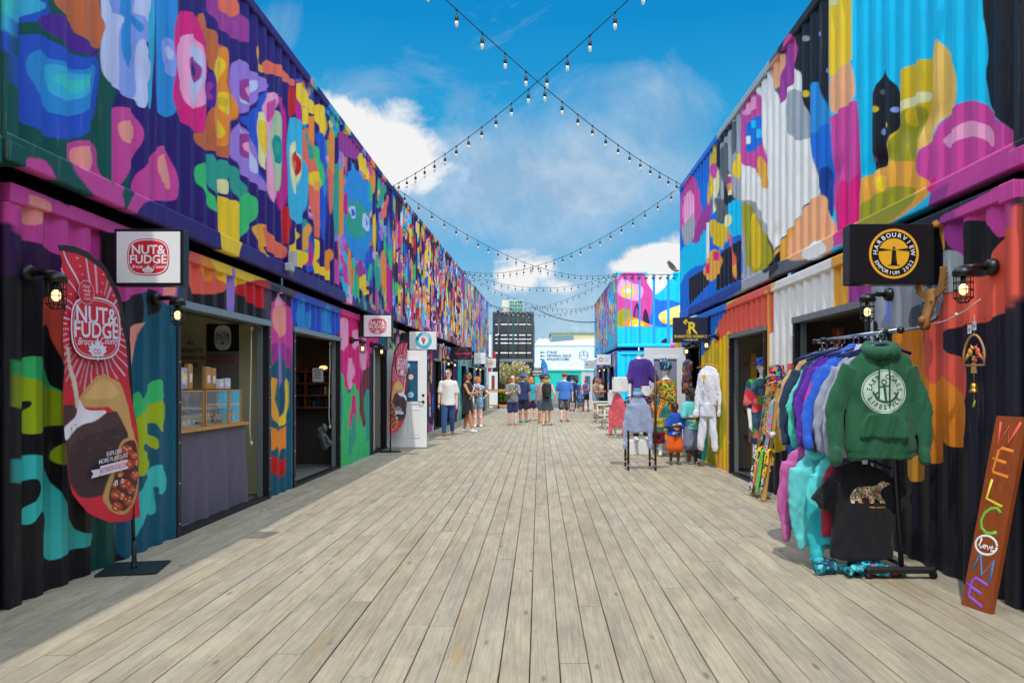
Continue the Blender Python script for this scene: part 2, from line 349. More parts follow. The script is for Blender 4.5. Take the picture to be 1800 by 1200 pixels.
# ---------------------------------------------------------------- traced mural shapes (photo pixels of the painted walls)
LU = parse('''
g -60,-900 150,-900 186,40 190,140 213,155 212,172 196,215 232,290 222,330 250,420 60,330 -60,300
c -60,120 0,97 25,75 40,56 60,38 98,26 95,10 86,-40 60,-220 -60,-260
s -60,70 0,55 35,36 60,22 90,17 91,4 60,0 0,-40 -60,-60
t -60,40 0,28 30,16 36,8 0,-10 -60,-10
g 40,60 38,42 62,37 90,60 120,85 140,96 176,99 178,104 130,95
p 62,37 76,30 105,24 125,35 134,46 137,60 178,87 181,94 175,99 150,96 130,88 105,66 80,46
o 92,-60 100,8 110,22 130,35 136,55 150,68 180,90 183,70 187,50 180,22 179,-120 140,-200
c 40,62 60,60 86,62 102,77 130,92 147,101 165,102 178,97 181,120 177,190 170,215 150,238 133,247 88,241 82,232 50,220 36,205 31,170 26,125 32,85
a 52,100 60,90 78,86 88,94 93,103 120,110 132,122 150,124 178,110 173,150 166,185 135,207 96,200 86,188 64,158 51,128
s 88,112 112,115 133,130 160,132 172,122 167,150 150,172 122,180 98,168 88,142
t 100,132 120,130 133,144 166,136 160,150 135,169 116,155 99,145
s 275,-900 275,20 262,30 257,50 258,72 268,90 273,115 270,140 263,160 262,185 277,196 279,-300
a 278,-900 278,192 283,205 305,207 312,190 313,-200
w 180,-900 180,20 187,47 183,65 181,95 183,130 190,144 214,156 217,162 236,172 246,176 248,188 256,191 262,175 265,152 272,138 273,112 266,92 257,80 258,58 262,30 275,20 277,-200
l 186,-300 188,5 204,22 216,26 222,32 217,48 215,62 216,120 215,165 226,174 247,172 248,140 246,88 250,66 262,77 269,64 266,48 254,28 240,22 246,0 250,-300
a 220,-300 217,0 215,24 221,32 217,50 218,90 222,112 230,121 239,114 242,90 232,50 229,38 236,37 246,50 250,60 255,48 245,30 233,22 240,-300
l 283,75 290,66 306,66 312,92 311,138 299,129 286,110
w 296,85 303,79 308,95 306,107 300,100
i 312,-300 312,15 340,22 360,24 363,-40
u 360,-400 362,8 375,27 385,45 400,60 420,72 442,76 443,46 425,20 410,0 400,-300
q 382,-300 386,8 391,18 408,34 425,20 412,-10
h 308,45 314,21 330,19 352,27 360,50 366,90 371,120 372,170 367,210 360,234 340,230 330,218 312,205 306,170 309,130 312,115 308,90
r 310,100 312,76 335,57 352,70 361,90 363,118 370,126 372,150 365,182 343,194 332,186 325,160 314,140
w 334,75 345,78 356,88 360,110 357,140 354,160 348,184 340,189 333,162 336,112
u 334,97 350,107 357,120 355,140 347,148 338,143 334,122
i 337,109 345,112 351,125 348,137 340,136 336,125
o 352,25 358,23 363,45 382,56 386,74 402,86 405,120 408,142 420,160 423,190 418,210 410,213 412,240 411,281 390,275 382,264 360,266 350,250 340,233 360,234 370,205 376,190 380,165 380,130 372,118 366,90 355,50
O 384,86 400,82 404,105 400,125 397,152 412,163 422,180 418,204 410,212 402,222 402,258 385,256 378,215 378,190 382,170 378,130 382,100
y 379,105 388,96 397,106 398,120 392,138 383,149 377,130;382,165 400,160 410,180 410,200 402,205 392,192 383,182;383,200 392,212 398,232 395,243 386,243 382,225
K 384,112 390,108 393,118 388,134 383,138;388,172 398,170 403,182 398,188 390,182
p 361,140 368,128 376,126 381,140 381,165 379,190 372,188 363,175 360,155
u 372,142 378,150 373,162 378,172 371,178 367,160
L 409,128 412,110 425,101 438,115 445,125 458,132 475,145 477,155 460,162 450,180 440,194 426,202 417,185 409,150
w 423,168 430,182 442,186 440,170 453,155 457,144 444,140 432,155
u 425,146 432,138 442,142 444,184 436,182 428,172 425,160
r 432,156 437,151 442,160 441,174 435,168
c 424,206 440,203 452,186 460,168 475,155 478,172 468,194 458,200 452,216 455,240 460,300 474,340 462,335 452,270 440,232
L 409,252 413,225 423,212 433,228 445,240 452,270 460,308 474,336 464,336 450,322 430,310 420,290 410,276
w 423,214 427,232 440,240 444,262 456,300 450,307 442,294 434,240
u 425,241 430,234 442,238 444,274 438,281 429,275 425,256
r 430,253 436,248 441,258 439,270 432,265
e 452,210 458,198 466,196 468,215 474,240 471,262 466,285 468,302 461,290 455,255 451,230
y 458,215 465,210 472,235 470,260 465,275 461,250
r 462,190 468,170 478,162 490,162 492,175 490,190 480,205 478,220 478,250 485,300 492,348 480,360 474,330 468,290 468,270 476,245 468,215
m 470,188 480,175 490,172 490,188 480,203 476,220
E 478,226 480,205 490,190 498,215 501,240 495,290 493,340 486,330 478,280 476,250
V 478,246 485,236 493,239 498,265 494,291 487,283 480,270
T 484,249 490,245 495,262 491,276 486,262
M 492,166 503,185 505,210 506,300 505,365 493,375 489,350 497,300 502,260 498,225 492,190
d 506,157 515,148 520,160 519,200 511,210 507,206
s 506,216 513,206 526,208 533,218 537,260 543,300 541,360 531,395 519,392 507,370 506,330
e 514,256 519,245 522,262 530,275 531,300 525,330 518,346 515,310
d 516,268 522,264 527,273 531,290 527,310 519,312 516,290
q 517,281 522,285 521,300 517,296
Q 451,82 458,76 461,92 459,110 466,120 463,131 455,112 451,97
q 463,106 476,105 479,112 492,113 500,118 507,135 518,139 519,152 507,148 495,135 478,130 463,131
y 522,150 530,145 537,153 541,165 552,180 556,195 550,203 543,190 535,184 544,196 543,218 532,220 531,190 525,170;555,186 565,181 575,195 577,225 574,245 568,250 565,235 560,220 555,206;577,211 585,212 586,224 580,228
O 543,206 556,202 557,235 556,268 548,262 543,240
q 532,228 544,226 549,250 560,275 572,290 580,302 570,335 568,400 558,425 549,380 545,320 540,290 534,270
T 537,229 545,243 552,264 553,279 546,282 541,266
c 556,235 565,228 573,245 576,255 577,330 576,420 566,425 566,300 560,262
a 568,300 576,300 577,345 569,350
G 556,252 561,262 568,285 572,320 565,330 558,290
y 545,308 553,298 566,306 568,330 561,337 548,326
Q 552,320 566,318 567,332 559,337
O 577,226 588,228 588,300 585,316 578,312
q 577,290 587,296 586,380 578,378
T 588,292 593,287 597,292 598,345 594,420 588,415 585,350
O 598,300 604,296 607,320 604,350 606,410 598,415 597,360
P 590,222 635,262 650,330 640,300 600,270
u 594,222 634,258 634,284 597,270
a 605,345 610,310 620,294 630,300 640,315 650,322 657,342 655,370 648,378 655,400 652,440 640,468 625,455 615,438 606,415
T 608,360 625,350 650,370 654,395 640,418 622,420 608,400
M 607,340 613,336 613,380 607,378
w 614,364 622,360 628,372 627,384 618,384;638,376 645,374 651,390 649,408 641,404
b 617,368 622,365 625,378 620,381;642,382 646,380 648,395 645,400
y 629,272 636,268 645,285 648,300 651,310 648,318 640,304 631,296
G 650,312 655,330 655,360 651,350;664,308 669,312 669,340 664,362
y 664,332 669,332 668,352 664,356;657,376 663,376 663,440 658,446;668,388 672,388 672,400 668,400
T 662,362 672,330 676,318 680,330 676,350 666,370
c 664,388 669,388 669,408 664,408;664,418 669,416 669,442 664,442
m 645,285 652,288 657,312 650,306;588,452 594,455 600,478 600,502 590,498;598,445 606,452 614,478 616,504 608,500
u 628,458 640,456 644,490 630,498
c 640,452 655,430 660,470 655,510 645,490
y 632,488 645,480 645,505 650,516 640,520 634,505
G 648,468 655,462 652,500 647,496;658,458 664,440 670,480 668,520 660,500
T 660,470 668,462 670,500 664,520
O 672,440 678,436 680,500 676,530 672,500
q 668,378 676,360 682,340 684,350 678,388
M 680,470 688,460 688,560 682,550
Q 446,400 451,394 465,393 473,402 476,410 486,420 495,431 505,432 505,452 495,455 480,446 468,432 463,435 470,450 474,452 464,450 459,430 450,418
q 462,394 474,403 480,417 495,432 505,431 505,454 494,455 480,446 468,434
d 493,373 500,365 508,362 515,378 516,400 509,425 498,432 495,402
y 518,398 525,405 529,415 521,430 526,440 539,442 543,452 539,464 531,472 524,466 515,463 508,450 511,436 520,425;555,416 562,425 566,432 563,448 557,460 566,470 579,467 583,478 580,492 577,493 567,482 555,480 549,465 553,443 558,435
Q 540,392 547,390 550,404 545,425 538,442 532,440 533,420
O 575,440 584,434 588,450 582,465 577,480 569,462
G 347,300 352,290 361,284 366,306 372,335 381,350 383,377 371,362 360,335 349,318
T 362,285 368,273 377,270 383,280 392,300 395,335 385,345 374,330 366,310;386,286 393,280 402,284 405,300 400,320 388,320;405,288 415,292 428,315 438,336 425,352 412,340
e 385,321 391,314 402,317 403,334 400,343 390,338
G 425,352 434,338 442,338 452,350 457,364 450,386 438,400 424,425 419,400 423,375
y 382,345 390,343 402,350 420,353 424,370 420,408 424,425 419,438 416,455 405,472 391,456 385,430 383,380
m 118,270 124,253 145,246 168,249 178,262 178,290 182,312 215,345 212,385 184,370 150,330 125,300
f 131,262 150,256 165,258 172,275 170,295 155,300 138,298 131,280
m 197,210 203,191 215,187 235,192 248,210 255,235 249,262 236,285 222,310 207,350 195,375 180,360 195,330 202,300 202,260 197,230
f 213,213 234,212 243,224 242,245 230,254 217,248
m 246,305 262,285 278,268 280,256 292,257 302,270 308,295 315,320 313,345 306,355 275,352 252,354 242,365 225,395 210,385 230,345
f 280,276 286,270 297,274 303,300 305,335 298,330 285,320 280,300
m 0,310 8,300 28,282 50,276 76,284 88,300 100,335 112,356 60,340
d -60,230 0,240 12,258 10,300 6,322 -60,300
''')
LL = parse('''
P -40,300 180,380 205,470 180,640 130,480 60,500 -20,470
N 205,470 260,520 240,620 200,580
m -20,300 40,326 90,350 122,366 130,400 137,420 152,430 172,455 177,480 150,450 110,452 85,432 60,425 36,418 22,400 8,385 -20,375
f 33,338 60,345 86,356 84,380 78,392 60,397 42,390 35,370
m 112,352 180,385 250,412 315,438 312,532 300,537 290,524 280,514 264,509 238,520 215,533 196,520 176,470 150,440 125,400
k 255,522 262,508 275,508 284,520 285,545 262,560
f 287,505 310,502 308,520 298,523 289,515
C 75,562 79,532 90,520 112,520 118,660 100,602 91,566 82,580
C 160,600 200,560 240,640 200,680
f 226,592 240,570 262,565 280,572 287,590 286,618 278,625 270,612 262,610 270,630 268,648 258,658 250,645 252,628 245,627 248,668 238,674 230,650
n 240,640 250,560 312,540 314,950 208,1010 206,800
g 168,890 208,890 209,1060 168,1060
G 28,648 38,632 60,625 80,628 88,650 95,675 112,690 125,700 80,682 30,660
Y 27,655 60,665 82,674 125,700 130,745 78,750 75,762 48,763 42,748 45,725 58,715 60,705 50,704 35,715 27,722 20,710 17,685
Y 95,802 101,786 117,775 130,800 118,816 108,817 97,808
G 236,720 238,700 248,685 252,704 257,690 270,672 283,664 293,680 297,702 265,714 240,750
Y 232,800 236,760 248,730 262,713 297,699 297,740 288,762 280,752 277,742 262,745 260,756 265,762 279,768 280,792 268,782 254,778 252,790 262,797 271,812 268,826 250,838 236,832
t 27,822 36,803 60,798 79,801 86,822 96,846 115,875 127,905 139,930 152,938 171,934 170,949 158,960 130,966 115,975 100,985 87,981 83,966 88,925 88,902 76,895 66,910 58,922 45,921 40,908 47,895 65,880 73,862 71,845 63,840 45,846 30,845
t 244,875 262,832 278,815 290,818 300,835 299,862 290,868 279,868 281,858 275,853 275,864 278,900 272,906 260,898 250,925 244,950 238,920
v! 326,425 480,490 480,590 326,545
k! 330,460 475,520 475,572 330,528
C 328,440 345,443 400,462 400,515 362,518 336,515 328,480
O 345,443 370,448 375,495 362,495 352,470
y 362,446 402,456 450,478 476,492 440,493 425,500 410,510 396,498 380,482
d 395,505 425,502 450,490 476,495 476,545 448,538 430,520
L! 405,470 409,470 413,500 411,556 405,556 403,500
v! 470,480 516,500 520,900 470,900
n 470,640 490,620 500,640 515,650 517,900 470,910
P! 474,500 490,505 484,535 474,545;494,512 515,520 514,560 500,530
m 477,537 490,525 500,530 515,542 516,600 511,652 502,632 490,620 480,655 475,600
u 476,610 490,600 514,610 512,650 502,632 490,620 480,655
r 484,532 492,508 500,532 495,562 490,562
f 483,541 492,536 505,541 505,580 494,598 484,578
L! 491,600 497,600 498,670 494,690 491,660
y 476,668 482,662 488,666 486,680 485,710 493,735 499,730 502,700 500,668 506,662 510,668 510,720 504,742 496,750 486,742 480,715 477,690
Q 476,668 482,662 488,666 486,680 485,710 493,738 490,748 483,735 479,705
O 475,753 482,749 488,755 492,766 497,752 507,744 506,785 500,788 497,788 492,830 489,780 484,794 478,786
d 475,803 485,801 490,808 493,815 505,799 505,821 493,848 488,832 476,832
j! 514,510 604,545 604,600 514,588
c 512,512 540,520 560,530 600,545 600,590 560,590 512,575
a 521,560 524,535 530,522 536,530 534,575 545,580 526,580;538,570 540,552 546,544 552,550 550,565 542,582;566,570 569,548 572,533 580,540 580,570 585,585 570,585
h! 598,535 666,555 666,700 598,680
r 598,560 612,556 614,600 606,620 600,610;612,630 622,628 625,660 615,690 610,670;634,600 645,580 648,640 636,660;618,585 630,575 634,600 624,620
m 604,690 612,700 608,780 598,760
j 634,660 645,645 662,640 670,840 650,800 636,770
G 596,640 606,665 614,700 622,668 632,690 636,740 640,760 652,700 662,730 662,850 590,880
h 620,690 628,700 630,735 624,770 617,760 616,730
T 598,650 604,690 603,760 598,740;618,740 626,720 626,780 612,810;640,690 650,680 656,740 645,790
N! 652,620 664,620 664,830 652,830
''')
RU = parse('''
z -0,-900 1490,-900 1500,150 1503,300 1508,395 1620,340 1790,270 1830,-900
k 1362,90 1400,40 1440,-200 1457,-900 1457,200 1448,190 1440,165 1438,148 1430,145 1423,150 1421,205 1412,190 1405,150 1403,125 1396,118
y! 1457,-900 1497,-900 1497,105 1480,115 1470,128 1457,135
e 1457,-60 1478,-60 1474,0 1465,8 1457,14
X 1457,135 1470,128 1480,113 1497,104 1501,178 1480,190 1459,205
m! 1459,205 1480,188 1501,176 1505,250 1511,330 1512,420 1468,435 1462,350
h 1463,350 1475,310 1490,330 1509,290 1512,400 1468,420
W 1296,240 1310,180 1340,146 1350,122 1356,146 1365,165 1368,183 1376,180 1380,155 1391,150 1394,118 1404,128 1406,160 1420,210 1426,260 1432,310 1443,335 1440,346 1420,352 1410,365 1400,385 1380,410 1366,428 1356,450 1346,400 1338,380 1325,352 1303,352 1290,356 1285,300
S 1376,180 1391,152 1406,162 1421,212 1425,240 1400,250 1380,230
S 1303,352 1325,352 1338,382 1352,440 1352,470 1330,430 1316,380
a 1423,236 1421,205 1423,150 1430,143 1440,150 1448,185 1460,205 1461,240 1446,222 1434,234
b 1424,235 1435,231 1447,217 1461,214 1463,385 1455,360 1441,336 1432,300 1426,265
B 1438,300 1450,290 1462,300 1463,390 1455,362 1442,337
m 1376,80 1392,54 1401,80 1400,100 1395,118 1391,150 1386,130
u 1375,85 1391,74 1391,150 1380,157 1376,180 1368,183 1364,165 1370,140 1376,118
X 1352,118 1377,88 1377,118 1370,140 1363,160 1355,146
Q 1354,462 1362,440 1380,412 1400,385 1410,368 1412,450
X 1380,460 1390,405 1400,388 1410,368 1422,353 1443,337 1455,365 1466,400 1470,440 1430,455
W 1408,450 1425,425 1445,420 1460,440 1430,460
@k 1451,20 2,3
@l 1451,124 4,5;1440,60 3,4
@K 1414,165 4,6
@S 1414,68 4,5
N 1256,252 1300,196 1302,350 1290,360 1278,440 1256,300
S 1262,260 1275,240 1285,225 1292,215 1300,205 1302,350 1290,358 1282,300 1274,290 1270,380 1262,300
N! 1258,270 1266,262 1266,340 1258,345
D 1264,262 1278,245 1280,310 1268,330
D 1282,220 1290,212 1297,240 1284,290
m 1301,195 1315,172 1328,158 1337,175 1338,230 1346,290 1351,330 1340,320 1330,300 1300,292 1299,220
r 1302,200 1315,180 1327,165 1330,185 1312,205
b 1309,218 1325,206 1338,202 1338,250 1325,266 1310,270
z 1318,212 1328,210 1328,225 1319,225;1325,230 1337,225 1338,240 1326,245
W! 1311,240 1318,238 1317,252 1311,254
W 1301,292 1320,292 1332,305 1340,322 1335,345 1302,345
Q 1330,278 1338,270 1346,295 1351,320 1350,332 1341,332 1332,312
y 1285,300 1290,280 1300,265 1301,300 1295,320
e 1275,315 1282,302 1288,330 1282,345 1276,340
u! 1275,312 1283,310 1283,322 1275,324
O 1276,328 1283,320 1283,334 1278,338
m 1197,335 1216,304 1226,325 1234,372 1226,392 1221,420 1206,432 1197,410
r 1199,350 1214,330 1222,360 1218,400 1200,400
S 1198,395 1206,390 1220,370 1222,400 1214,430 1200,432
u 1216,432 1225,385 1243,362 1248,300 1250,392 1236,402 1226,430 1219,436
K 1242,355 1246,280 1254,255 1260,252 1258,300 1252,330 1246,365
e 1250,345 1254,300 1262,290 1262,345 1252,385
m 1246,300 1250,285 1258,288 1262,300 1252,320
y 1248,330 1252,322 1256,335 1250,340
K 1246,386 1256,386 1266,396 1280,382 1276,420 1268,436 1250,428
D 1253,345 1262,350 1270,350 1280,372 1275,392 1260,395
z 1196,438 1206,430 1216,425 1226,430 1239,396 1242,450 1232,478 1216,492 1196,520
b 1196,490 1216,470 1232,465 1244,470 1262,440 1290,430 1305,430 1305,500 1250,530 1196,560
W! 1240,392 1247,390 1247,450 1241,470
z 1276,368 1282,355 1292,350 1304,352 1304,410 1290,420 1278,425
b 1270,436 1278,420 1304,410 1304,440 1280,450
N! 1209,490 1242,470 1244,500 1212,535
N! 1268,442 1302,420 1302,490 1256,512 1262,470
k 1340,480 1345,418 1350,412 1358,450 1354,480
H 1302,350 1315,358 1330,380 1345,415 1354,432 1354,470 1310,485
K 1319,372 1330,380 1335,410 1335,470 1322,478 1320,420
Q 1235,478 1240,462 1248,440 1254,438 1262,440 1269,455 1266,475 1252,495 1242,492
h! 1238,470 1247,458 1247,480 1238,482;1254,442 1262,442 1262,458 1254,458
C 1279,395 1284,420 1296,480 1293,497 1288,485 1284,450
e 1272,380 1280,374 1285,385 1280,400 1274,400
Q 1286,470 1292,462 1296,480 1293,498
B! 1210,560 1212,540 1305,490 1306,510
k 1527,302 1526,200 1532,168 1545,136 1551,119 1556,128 1570,150 1578,172 1580,206 1574,228 1560,242 1555,270 1552,300
@K 1537,192 5,6;1557,220 3,5
@l 1547,232 3,6;1569,193 5,5
@u 1533,280 4,6
@D 1546,162 3,5
K 1530,300 1552,292 1556,255 1564,236 1577,222 1580,176 1573,150 1580,128 1592,116 1608,112 1612,105 1642,104 1642,150 1632,188 1620,225 1612,262 1614,300 1560,310
e 1579,200 1580,180 1598,170 1615,160 1632,164 1628,178 1610,184 1590,190
H 1556,260 1576,222 1582,200 1598,188 1624,186 1620,225 1612,262 1610,285 1560,285
@K 1598,206 8,18
Q 1504,420 1504,324 1520,308 1540,297 1556,284 1600,282 1614,300 1634,322 1640,345 1560,400
H 1507,420 1509,362 1530,345 1550,335 1575,325 1600,330 1620,345 1560,400
@y 1545,322 8,14
A 1640,95 1643,75 1646,67 1653,80 1668,100 1679,122 1682,150 1680,182 1670,197 1652,207 1642,232 1628,250 1612,268 1613,240 1626,190 1640,150
m 1607,300 1612,268 1628,250 1642,238 1652,210 1666,200 1680,184 1690,178 1710,176 1726,182 1735,195 1746,206 1766,220 1784,246 1796,270 1700,330 1640,345 1626,318
h 1628,318 1640,300 1650,330 1642,345
r 1650,242 1680,224 1690,213 1715,212 1735,225 1742,248 1736,262 1722,240 1690,240 1660,265
k 1720,-900 1722,20 1726,50 1729,100 1725,132 1731,182 1738,197 1760,214 1783,246 1790,262 1860,232 1860,-900
u! 1630,395 1640,340 1655,331 1676,321 1690,390
m! 1674,322 1799,262 1830,300 1640,420
k! 1354,470 1366,440 1372,470 1354,490
''')
RL = parse('''
m 1655,382 1690,365 1788,314 1790,352 1779,388 1768,400 1751,421 1741,402 1728,390 1700,386 1690,394 1684,402 1662,384
u 1652,384 1684,366 1684,402 1684,420 1694,446 1692,462 1674,444 1660,420
Q 1640,392 1654,384 1660,418 1661,440 1650,442
S 1652,444 1668,438 1684,448 1693,468 1690,495 1674,513 1655,516
k 1682,404 1696,389 1725,387 1740,398 1752,421 1742,442 1738,466 1725,481 1700,481 1688,452
C 1830,345 1787,362 1777,390 1753,423 1743,446 1739,470 1726,486 1700,487 1692,500 1678,513 1656,518 1645,545 1640,564 1624,576 1613,600 1618,640 1632,690 1645,712 1672,716 1690,712 1698,700 1699,640 1688,630 1665,621 1652,606 1650,592 1660,580 1690,571 1715,567 1740,566 1746,555 1765,546 1787,534 1794,510 1830,480
O 1560,578 1575,586 1617,576 1614,600 1620,640 1636,680 1644,665 1650,656 1662,665 1680,690 1697,702 1696,760 1690,782 1680,787 1664,783 1655,770 1654,790 1650,812 1640,815 1625,812 1619,790 1620,760 1600,700 1570,640
Q 1590,700 1618,770 1620,815 1618,846 1596,846 1592,800
S 1520,505 1560,490 1655,500 1645,545 1638,562 1618,575 1575,584 1560,590 1525,560
D 1600,540 1620,530 1640,545 1635,562 1612,574 1596,575
l! 1552,515 1565,512 1566,565 1552,568
W! 1350,430 1466,370 1466,560 1350,640
W! 1348,500 1396,500 1396,660 1348,668
Q! 1465,420 1487,410 1487,580 1465,580
u! 1487,405 1520,395 1529,500 1526,560 1487,570
A 1352,520 1366,500 1368,490 1352,500
C! 1262,560 1275,540 1357,485 1357,580 1350,590 1285,600 1282,650 1270,640 1256,600
C! 1276,580 1284,580 1284,680 1276,660
b 1196,540 1290,500 1275,550 1262,565 1252,600 1240,615 1225,640 1196,640
Q! 1346,510 1352,510 1352,850 1346,850
O! 1350,664 1398,652 1398,710 1350,725
C! 1384,640 1400,635 1400,735 1384,735
d 1376,700 1392,690 1400,745 1385,750
b! 1378,720 1400,715 1400,900 1375,890
N! 1345,800 1380,790 1380,900 1345,900
K! 1232,640 1290,600 1290,860 1232,820
K! 1244,618 1262,600 1282,580 1282,640 1240,660
H 1244,760 1262,720 1272,700 1275,760 1262,800 1246,790
Q! 1275,600 1283,600 1283,860 1275,845
H 1236,800 1240,770 1252,790 1260,820 1248,826
S 1244,720 1252,735 1252,765 1244,770
V 1228,800 1236,740 1242,740 1240,820
Q 1258,800 1264,790 1275,830 1275,845 1258,838
''')
BL = parse('''
z! 1085,480 1205,480 1205,527 1150,521 1085,530
b! 1143,521 1160,528 1180,527 1205,536 1205,576 1140,572
m 1080,478 1133,478 1137,494 1142,504 1148,512 1149,528 1146,536 1145,550 1141,560 1140,574 1080,574
r 1086,500 1094,486 1110,498 1126,500 1132,510 1128,525 1118,530 1086,520
W 1133,478 1184,478 1182,486 1175,496 1166,508 1153,518 1148,516 1147,510 1141,503 1137,494
@y 1104,512 11.5,11.5
@W 1104,511 7,4
H 1080,574 1085,548 1096,541 1107,544 1112,553 1118,566 1118,574
@H 1095,566 9,12
P 1111,574 1114,545 1120,529 1124,540 1128,565
P 1128,574 1131,548 1135,541 1139,550 1143,574
u 1114,562 1118,540 1121,540 1124,562
O 1092,574 1100,560 1108,557 1118,558 1130,564 1142,570 1156,575 1150,576
y 1104,574 1108,564 1116,560 1124,562 1134,570 1130,574
@W 1118,572 3,2.5
b 1080,574 1156,574 1205,572 1205,624 1080,624
z! 1080,575 1210,575 1210,618 1080,618
x 1157,558 1160,550 1168,546 1178,542 1186,539 1205,533 1205,572 1186,570 1176,569 1164,567
y 1158,560 1205,561 1205,574 1186,571 1176,570 1164,567
N 1160,603 1166,596 1172,594 1178,598 1180,603
S 1176,604 1182,590 1186,588 1186,604
z! 1080,604 1210,604 1210,760 1080,760
x! 1146,622 1150,613 1169,613 1169,626 1146,626
u! 1169,613 1178,613 1178,626 1169,626
m! 1178,604 1210,604 1210,640 1178,640
''')
# ---------------------------------------------------------------- materials shared
STEEL_DK = mat('dark_steel', C(30, 31, 34), .45, .3, noise_amt=.15, nscale=9)
GALV = mat('galvanised', C(150, 158, 160), .4, .7, noise_amt=.12, nscale=12)
BLACK = mat('black_plastic', C(18, 18, 20), .4)
WHITE = mat('white_gloss', C(232, 234, 235), .35)
RUBBER = mat('black_rubber', C(22, 22, 22), .8)
CHROME = mat('chrome', C(205, 208, 212), .18, 1.0)
WOODY = mat('pine', C(205, 150, 72), .6, noise_amt=.25, nscale=5, stretch=(12, 12, 1.2))
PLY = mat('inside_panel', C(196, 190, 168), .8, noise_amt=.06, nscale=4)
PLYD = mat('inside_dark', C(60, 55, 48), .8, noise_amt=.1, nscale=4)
FLOORIN = mat('shop_floor', C(120, 118, 112), .6, noise_amt=.2, nscale=3)
BOLT = mat('bolt', C(220, 220, 215), .3, .8)
GLASS = mat('glass', (1, 1, 1), .03, trans=1.0, spec=.5)
GLASSDK = mat('window_glass', C(26, 34, 42), .06, spec=.8)

